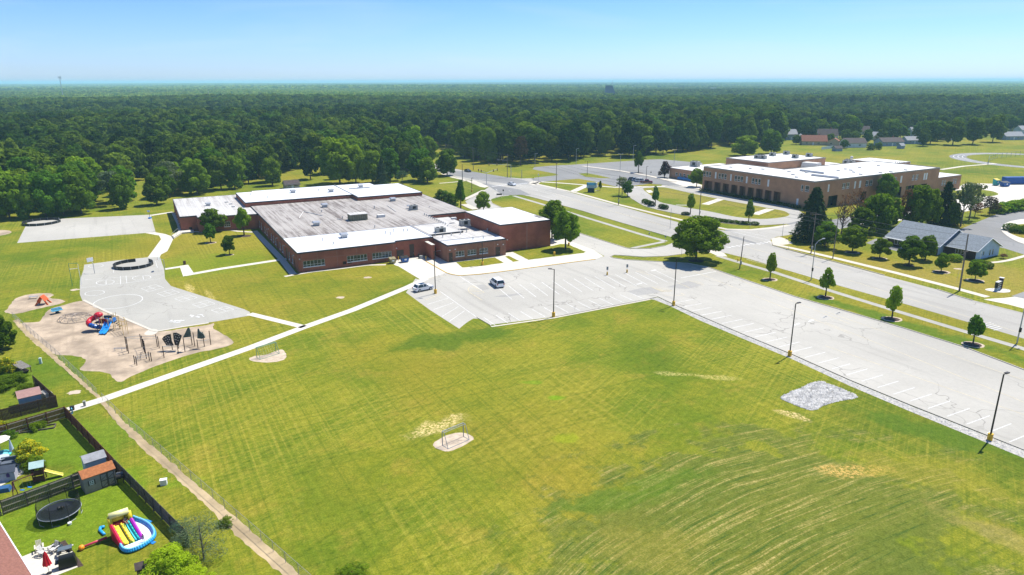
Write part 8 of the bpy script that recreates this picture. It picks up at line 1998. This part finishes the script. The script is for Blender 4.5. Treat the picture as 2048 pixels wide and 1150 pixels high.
MB().tube([ca, cb], .13, 8).build('water_cannon_tube', infm('pink_red', (.55, .05, .09)), t, smooth=True); MB().sphere(cb, (.3, .3, .28), 10, 8).build('blower_end', infm('orange', (.85, .30, .01)), t)
mb = MB(); q1, q2 = loc_px('z1', (1600, 450), .05), loc_px('z1', (1700, 880), .04)
for q, w_ in ((q1, (1.1, .55)), (q2, (.9, .4))): mb.box((q[0], q[1], .05), (*w_, .05), R(40))
mb.build('splash_mat', infm('mat_blue', (.03, .22, .55)), t)
# two children playing on it
def small_person(label, loc, rz, pose, shirt, hair, skin=(.38, .22, .15), s=.62):
    t = thing('person', label, 'person', loc, rz); t.scale = (s, s, s)
    J = dict(pel=(0, 0, .95), chest=(0, 0, 1.32), neck=(0, 0, 1.5), head=(0, .01, 1.64), top=(0, 0, 1.74))
    if pose == 'sit':
        for k in J: J[k] = (J[k][0], J[k][1], J[k][2] - .80)
        legs = [[(s_ * .1, 0, .13), (s_ * .14, -.42, .2), (s_ * .12, -.80, .02), (s_ * .12, -.92, .02)] for s_ in (-1, 1)]
        arms_ = [[(s_ * .19, 0, .64), (s_ * .28, -.08, .40), (s_ * .26, -.28, .25), (s_ * .25, -.36, .24)] for s_ in (-1, 1)]
    else:
        legs = [[(s_ * .1, 0, .9), (s_ * .12, -.04, .5), (s_ * .13, .03, .08), (s_ * .13, -.1, .04)] for s_ in (-1, 1)]
        arms_ = [[(s_ * .19, 0, 1.43), (s_ * .33, -.05, 1.2), (s_ * .42, -.2, 1.05), (s_ * .44, -.28, 1.05)] for s_ in (-1, 1)]
    vs, es, rad_ = [], [], []
    def add(p_, r_, par=None):
        vs.append(p_); rad_.append(r_)
        if par is not None: es.append((par, len(vs) - 1))
        return len(vs) - 1
    a = add(J['pel'], .13); c = add(J['chest'], .15, a); n_ = add(J['neck'], .055, c); h1 = add(J['head'], .10, n_); add(J['top'], .085, h1)
    for L_ in legs:
        q = a
        for p_, r_ in zip(L_, (.09, .065, .042, .035)): q = add(p_, r_, q)
    for L_ in arms_:
        q = c
        for p_, r_ in zip(L_, (.055, .042, .032, .03)): q = add(p_, r_, q)
    def skinmesh(nm_, idx, grow, m_):
        me = bpy.data.meshes.new(nm_); mp = {i: k for k, i in enumerate(idx)}; me.from_pydata([vs[i] for i in idx], [(mp[p_], mp[q]) for p_, q in es if p_ in mp and q in mp], [])
        o = link(nm_, me, t); me.materials.append(m_); sk = o.modifiers.new('skin', 'SKIN')
        for i in idx: v = me.skin_vertices[0].data[mp[i]]; v.radius = (rad_[i] * grow, rad_[i] * grow)
        me.skin_vertices[0].data[0].use_root = True; o.modifiers.new('sub', 'SUBSURF').levels = 1; o.modifiers['sub'].render_levels = 1
        return o
    skinmesh('body', list(range(len(vs))), 1.0, mat('skin', skin, .6)); skinmesh('shirt', [0, 1], 1.18, shirt)
    hd = J['head']; MB().sphere((hd[0], hd[1] + .02, hd[2] + .04), (.125, .125, .12), 10, 5).build('hair', hair, t)
    return t
dkh = mat('dark_hair', (.015, .01, .008), .8)
wx_ = t.matrix_basis.copy()
tm = Matrix.Translation((ix, iy, 0)) @ Matrix.Rotation(R(-62), 4, 'Z')
sp_ = tm @ Vector((*(tlv.lerp(trv, .75) - dn * .12).xy, 1.50))
small_person('small child in a teal shirt sitting at the top of the water slide', (sp_.x, sp_.y, sp_.z), R(0) + math.atan2((tm.to_3x3() @ dn).y, (tm.to_3x3() @ dn).x) + R(90), 'sit', mat('teal_cloth', (.03, .28, .28), .8), dkh)
p_ = P(*V('z1', (1548, 885))[0]); small_person('small dark haired child standing in the pool of the water slide', (*p_, .10), R(20), 'stand', mat('grey_cloth', (.35, .33, .36), .8), dkh, s=.5)
# patio furniture
x, y = P(98.6, 1147); t = thing('patio_umbrella', 'closed red patio umbrella on the concrete patio', 'umbrella', (x, y, 0))
MB().cyl((0, 0, 0), (0, 0, 2.45), .025, n=6).build('pole', galv, t); MB().cyl((0, 0, 0), (0, 0, .09), .25, .22, 12).build('base', black_metal, t)
mb = MB(); vs = []; n = 16
for z, q in ((2.5, .03), (2.1, .16), (1.5, .24), (1.05, .34)): vs += [(q * (1 + .22 * (i % 2)) * math.cos(i * math.pi / 8), q * (1 + .22 * (i % 2)) * math.sin(i * math.pi / 8), z - (.05 if i % 2 and z < 1.2 else 0)) for i in range(n)]
mb.add(vs, [(r_ * n + i, (r_ + 1) * n + i, (r_ + 1) * n + (i + 1) % n, r_ * n + (i + 1) % n) for r_ in range(3) for i in range(n)]); mb.build('canopy', mat('red_canvas', (.50, .008, .02), .8), t)
x, y = P(137, 1132); t = thing('covered_grill', 'large grill under a black cover on the patio', 'grill', (x, y, 0), R(28))
mb = MB(); mb.box((0, 0, .5), (1.5, .75, 1.0), 0, 0, .92); mb.cyl((-.62, 0, .98), (.62, 0, .98), .36, n=12); mb.build('cover', mat('black_cover', (.012, .014, .014), .45), t); MB().box((-.85, 0, .7), (.3, .6, .1)).build('side_shelf', MATS['black_cover'], t)
def chair_adirondack(px, py, rz, label, m):
    x, y = P(px, py); t = thing('garden_chair', label, 'chair', (x, y, 0), rz)
    MB().box((0, 0, .36), (.55, .5, .04)).build('seat', m, t)
    for k in range(4): MB().add([(-.24 + .125 * k, .24, .34), (-.14 + .125 * k, .24, .34), (-.14 + .125 * k, .48, 1.0), (-.24 + .125 * k, .48, 1.0), (-.24 + .125 * k, .27, .34), (-.14 + .125 * k, .27, .34), (-.14 + .125 * k, .51, 1.0), (-.24 + .125 * k, .51, 1.0)], [(0, 1, 2, 3), (4, 5, 6, 7), (0, 1, 5, 4), (1, 2, 6, 5), (2, 3, 7, 6), (3, 0, 4, 7)]).build('back_slat', m, t)
    for s in (-1, 1):
        MB().box((s * .34, .02, .58), (.13, .75, .03)).build('armrest', m, t)
        for yy in (-.25, .25): MB().box((s * .31, yy, .29), (.06, .07, .58)).build('leg', m, t)
cream = mat('cream_plastic', (.62, .58, .45), .6)
chair_adirondack(80, 1102, R(35), 'cream wooden armchair at the back edge of the patio', cream); chair_adirondack(88, 1110, R(80), 'pale armchair behind the red umbrella', off_white)
chair_adirondack(108, 1104, R(-20), 'small white patio chair between the umbrella and the fire pit', off_white)
x, y = P(113, 1095); t = thing('fire_pit', 'round black fire pit at the patio edge', 'fire pit', (x, y, 0)); MB().cyl((0, 0, .15), (0, 0, .4), .3, .42, 14).build('bowl', black_metal, t); MB().cyl((0, 0, 0), (0, 0, .15), .25, .2, 10).build('stand', black_metal, t)
x, y = P(132, 1108); t = thing('picnic_table', 'dark picnic table with pale bench boards on the patio', 'table', (x, y, 0), R(28)); MB().box((0, 0, .7), (1.2, .7, .06)).build('table_top', mat('slate_top', (.1, .13, .15), .5), t)
for s in (-1, 1): MB().box((0, s * .62, .42), (1.3, .2, .05)).build('bench', cream, t); MB().box((s * .45, 0, .35), (.08, 1.2, .7)).build('leg', black_metal, t)
x, y = P(121, 1100); t = thing('side_table', 'small glass side table beside the picnic table', 'table', (x, y, 0)); MB().cyl((0, 0, .44), (0, 0, .47), .3, n=12).build('table_top', window_glass, t)
for k in range(3): MB().cyl((.22 * math.cos(k * 2.1), .22 * math.sin(k * 2.1), 0), (.22 * math.cos(k * 2.1), .22 * math.sin(k * 2.1), .44), .02).build('leg', galv, t)
x, y = P(242, 966); t = thing('kettle_grill', 'black barrel grill standing between the shed and the fence', 'grill', (x, y, 0), R(30)); MB().cyl((-.4, 0, .85), (.4, 0, .85), .28, n=12).build('barrel', black_metal, t)
for sx in (-.3, .3):
    for sy2 in (-.2, .2): MB().cyl((sx, sy2, 0), (sx, sy2, .8), .025).build('leg', black_metal, t)
MB().box((.0, .3, 1.15), (.7, .05, .25), 0).build('shelf', galv, t)
# left garden
x, y = P(*V('z2', (715, 800))[0]); t = thing('play_house_tower', 'small wooden play tower with a pale green roof and a yellow slide', 'playground', (x, y, 0), R(25)); dw = mat('red_cedar', (.10, .035, .025), .8, 0, 3, .3)
for sx in (-.55, .55):
    for sy2 in (-.5, .5): MB().bx(sx - .05, sx + .05, sy2 - .05, sy2 + .05, 0, 2.0).build('post', dw, t)
MB().box((0, 0, 1.0), (1.2, 1.1, .08)).build('deck', dw, t); MB().box((0, -.55, 1.3), (1.2, .05, .55)).build('front_rail', dw, t); MB().box((-.6, 0, 1.3), (.05, 1.1, .55)).build('side_rail', dw, t); MB().box((0, -.55, .5), (1.2, .04, .7)).build('lower_panel', dw, t)
for s in (-1, 1):
    vs = [(-.75, s * .72, 1.95), (.75, s * .72, 1.95), (.75, 0, 2.5), (-.75, 0, 2.5)]; vs += [(p_[0], p_[1], p_[2] + .05) for p_ in vs]; fs = [(0, 1, 2, 3), (7, 6, 5, 4), (0, 4, 5, 1), (1, 5, 6, 2), (2, 6, 7, 3), (3, 7, 4, 0)]
    MB().add(vs, fs if s > 0 else [f[::-1] for f in fs]).build('roof_panel', mat('pale_green_roof', (.40, .55, .50), .6), t)
mb = MB(); prev = None
for k in range(7):
    q = k / 6; c_ = (.6 + 1.7 * q, 0, 1.02 * (1 - q) ** 1.1 + .12)
    if prev: mb.add([(prev[0], -.25, prev[2]), (prev[0], .25, prev[2]), (c_[0], .25, c_[2]), (c_[0], -.25, c_[2]), (prev[0], -.25, prev[2] - .06), (prev[0], .25, prev[2] - .06), (c_[0], .25, c_[2] - .06), (c_[0], -.25, c_[2] - .06)], [(0, 1, 2, 3), (7, 6, 5, 4)])
    if prev:
        for s in (-.27, .27): mb.cyl((prev[0], s, prev[2] + .06), (c_[0], s, c_[2] + .06), .05, n=5)
    prev = c_
mb.build('slide', mat('slide_yellow', (.80, .68, .12), .4), t)
a_, b_ = Vector(P(*V('z2', (590, 690))[0], 1.9)), Vector(P(*V('z2', (215, 830))[0], 1.9)); t = thing('swing_beam', 'wooden swing beam running from the play tower to an A-frame', 'swing', (a_.x, a_.y, 0)); d_ = b_ - a_
MB().cyl((0, 0, 1.9), (d_.x, d_.y, 1.9), .06, n=6).build('beam', dw, t)
for s in (-1, 1): MB().cyl((d_.x, d_.y, 1.9), (d_.x + .5 * s * -.3, d_.y + .6 * s, 0), .05, n=6).build('leg', dw, t)
for f_ in (.3, .65):
    for s in (-.2, .2): MB().cyl((d_.x * f_ + s, d_.y * f_, 1.9), (d_.x * f_ + s, d_.y * f_, .5), .012, n=4).build('chain', galv, t)
    MB().box((d_.x * f_, d_.y * f_, .5), (.5, .2, .04)).build('swing_seat', blue_plastic, t)
x, y = P(*V('z2', (165, 770))[0]); t = thing('play_cottage', 'small grey play cottage with a dark roof and an arched purple window', 'playhouse', (x, y, 0), R(20))
MB().bx(-.8, .8, -.6, .6, 0, 1.2).build('wall', mat('lilac_grey', (.42, .42, .50), .7), t)
for s in (-1, 1):
    vs = [(-.95, s * .75, 1.12), (.95, s * .75, 1.12), (.95, 0, 1.75), (-.95, 0, 1.75)]; vs += [(p_[0], p_[1], p_[2] + .05) for p_ in vs]; fs = [(0, 1, 2, 3), (7, 6, 5, 4), (0, 4, 5, 1), (1, 5, 6, 2), (2, 6, 7, 3), (3, 7, 4, 0)]
    MB().add(vs, fs if s > 0 else [f[::-1] for f in fs]).build('roof', mat('slate_roof', (.06, .075, .10), .7), t)
mb = MB(); mb.bx(-.02, .32, -.63, -.602, .5, .85); mb.cyl((.15, -.63, .85), (.15, -.602, .85), .17, n=12); mb.build('window', mat('violet_pane', (.10, .05, .22), .3), t)
x, y = P(*V('z2', (190, 520))[0]); t = thing('patio_sofa', 'dark grey patio sofa set on the stone patio', 'sofa', (x, y, 0), R(22)); sg = mat('slate_cushion', (.10, .12, .15), .8)
MB().bx(-1.0, 1.0, -.4, .4, .1, .42).build('seat', sg, t); MB().bx(-1.0, 1.0, .4, .6, .1, .85).build('backrest', sg, t)
for s in (-1, 1): MB().bx(s * 1.0 - .1, s * 1.0 + .1, -.4, .6, .1, .62).build('armrest', sg, t)
x, y = P(*V('z2', (60, 480))[0]); t = thing('glass_table', 'pale patio table at the left edge by the sofa', 'table', (x, y, 0)); MB().cyl((0, 0, .7), (0, 0, .74), .75, n=16).build('table_top', mat('pale_table', (.45, .5, .52), .4), t); MB().cyl((0, 0, 0), (0, 0, .7), .07).build('leg', black_metal, t)
x, y = P(*V('z2', (235, 375))[0]); t = thing('patio_umbrella', 'closed pale blue umbrella beside the stone patio', 'umbrella', (x, y, 0)); MB().cyl((0, 0, 0), (0, 0, 2.3), .025).build('pole', galv, t); MB().cyl((0, 0, .75), (0, 0, 2.35), .3, .04, 10).build('canopy', mat('ice_blue_canvas', (.42, .52, .58), .8), t)
x, y = P(*V('z2', (30, 330))[0]); t = thing('patio_umbrella', 'open cream umbrella over a small teal pool at the left edge', 'umbrella', (x, y, 0)); MB().cyl((0, 0, 0), (0, 0, 2.2), .03).build('pole', galv, t)
mb = MB(); n = 8; mb.add([(0, 0, 2.45)] + [(1.25 * math.cos(i * math.pi / 4), 1.25 * math.sin(i * math.pi / 4), 1.95) for i in range(n)], [(0, i + 1, (i + 1) % n + 1) for i in range(n)]); mb.build('canopy', mat('cream_canvas', (.66, .62, .52), .8), t)
x, y = P(*V('z2', (20, 375))[0]); t = thing('paddling_pool', 'small teal paddling pool under the cream umbrella', 'pool', (x, y, 0)); MB().tube([(1.0 * math.cos(i * math.pi / 8), 1.0 * math.sin(i * math.pi / 8), .2) for i in range(17)], .14, 6).build('pool_ring', mat('teal_vinyl', (.10, .50, .52), .4), t); MB().cyl((0, 0, .1), (0, 0, .14), .95, n=16).build('water', mat('pool_water', (.18, .50, .55), .1), t)
x, y = P(6, 982); single('blue_tarp', MB().box((0, 0, .25), (1.6, 1.0, .5), R(20), 0, .85), mat('tarp_blue', (.03, .10, .22), .6), 'dark blue covered box at the left end of the grey fence', 'box', (x, y))
x, y = P(*V('z2', (300, 440))[0]); t = thing('planter_group', 'pale stone planters beside the patio sofa', 'planter', (x, y, 0))
for dx, dy in ((0, 0), (.4, -.3), (.1, -.7)): MB().cyl((dx, dy, 0), (dx, dy, .35), .16, .22, 10).build('pot', off_white, t)
# small utility things by the verge
def pedestal(px, py, label, m, w=.5, d=.4, h=.9, rz=.3): single('utility_pedestal', MB().box((0, 0, h * .45), (w, d, h * .9)).box((0, 0, h * .95), (w * 1.1, d * 1.1, h * .1)), m, label, 'utility box', P(px, py), rz)
pedestal(82, 727, 'pale green utility pedestal on the grass left of the dry verge', mat('mint', (.5, .6, .52), .5), .35, .35, 1.0)
pedestal(328, 969, 'white utility pedestal on the grass between fence and verge', white_paint, .7, .5, .7)
pedestal(145, 820, 'black and white utility box at the end of the footpath', black_metal, .5, .4, .6)
pedestal(170, 812, 'small grey post box beside the footpath where it meets the verge', grey_unit, .3, .3, .8)
pedestal(950, 443, 'unused', grey_unit) if False else None
x, y = P(148, 841); t = thing('hose_reel', 'bright blue plastic chair shape hung on the red brown fence', 'chair', (x, y, 0), R(-45)); MB().box((0, 0, 1.5), (.35, .12, .75)).build('backrest', bl, t); MB().box((0, -.25, 1.15), (.38, .45, .1)).build('seat', bl, t)
single('white_bucket', MB().cyl((0, 0, 0), (0, 0, .25), .16, .2, 10), white_paint, 'small white bucket on the grass below the trampoline', 'bucket', P(140, 1049))
# timber garden bed
t = thing('garden_bed', 'timber edged planting bed inside the red brown fence', 'garden bed', (*P(76, 858), 0), R(21))
for s in (-1, 1): MB().box((0, s * .6, .1), (4.0, .12, .2)).build('edging_board', greywood, t); MB().box((s * 2.0, 0, .1), (.12, 1.1, .2)).build('edging_board', greywood, t)
# house with the reddish roof at the lower left corner
e0, e1 = Vector(P(0, 1050, 2.7)), Vector(P(62, 1150, 2.7)); d_ = (e1 - e0).normalized(); n_ = Vector((-d_.y, d_.x))
if n_.x > 0: n_ = -n_
c = (e0 + e1) / 2; rz_ = math.atan2(d_.y, d_.x)
t = thing('house', 'house with a reddish shingle roof cut by the lower left corner of the picture', 'house', (c.x, c.y, 0), rz_)
sgn = 1 if (Vector((-math.sin(rz_), math.cos(rz_))).dot(n_) > 0) else -1
rm_ = mat('reddish_shingles', (.24, .105, .075), .9, 0, 5, .25)
for k, (y0_, z0_, y1_, z1_) in enumerate(((0, 2.7, 5.0, 4.6), (10.0, 2.7, 5.0, 4.6))):
    vs = [(-7, sgn * y0_, z0_), (9, sgn * y0_, z0_), (9, sgn * y1_, z1_), (-7, sgn * y1_, z1_)]; vs += [(p_[0], p_[1], p_[2] + .15) for p_ in vs]
    MB().add(vs, [(0, 1, 2, 3), (7, 6, 5, 4), (0, 4, 5, 1), (1, 5, 6, 2), (2, 6, 7, 3), (3, 7, 4, 0)]).build('roof', rm_, t)
MB().bx(-6.6, 8.6, min(sgn * .5, sgn * 9.5), max(sgn * .5, sgn * 9.5), 0, 2.75).build('wall', siding_t, t); MB().bx(-7, 9, sgn * -.06 - .05, sgn * -.06 + .05, 2.72, 2.86).build('gutter', white_paint, t)
shed('small dark shingled shed roof peeping out under the lime tree at the bottom edge', [(268, 1128), (292, 1121)], [(262, 1146)], darkwood, shingle_b, 2.4, 1.9, doors=False)

# ------------------------------------------------------------------ air
hz = bpy.data.materials.new('haze'); hz.use_nodes = True; nt = hz.node_tree
for n in list(nt.nodes): nt.nodes.remove(n)
pv = nt.nodes.new('ShaderNodeVolumePrincipled'); om_ = nt.nodes.new('ShaderNodeOutputMaterial'); pv.inputs['Color'].default_value = (.50, .86, 1.0, 1); pv.inputs['Density'].default_value = HAZE_D; pv.inputs['Anisotropy'].default_value = 0.0
nt.links.new(pv.outputs[0], om_.inputs['Volume'])
tag(MB().bx(-27000, 27000, -400, 27000, -1.0, 62).build('haze', hz), kind='stuff')
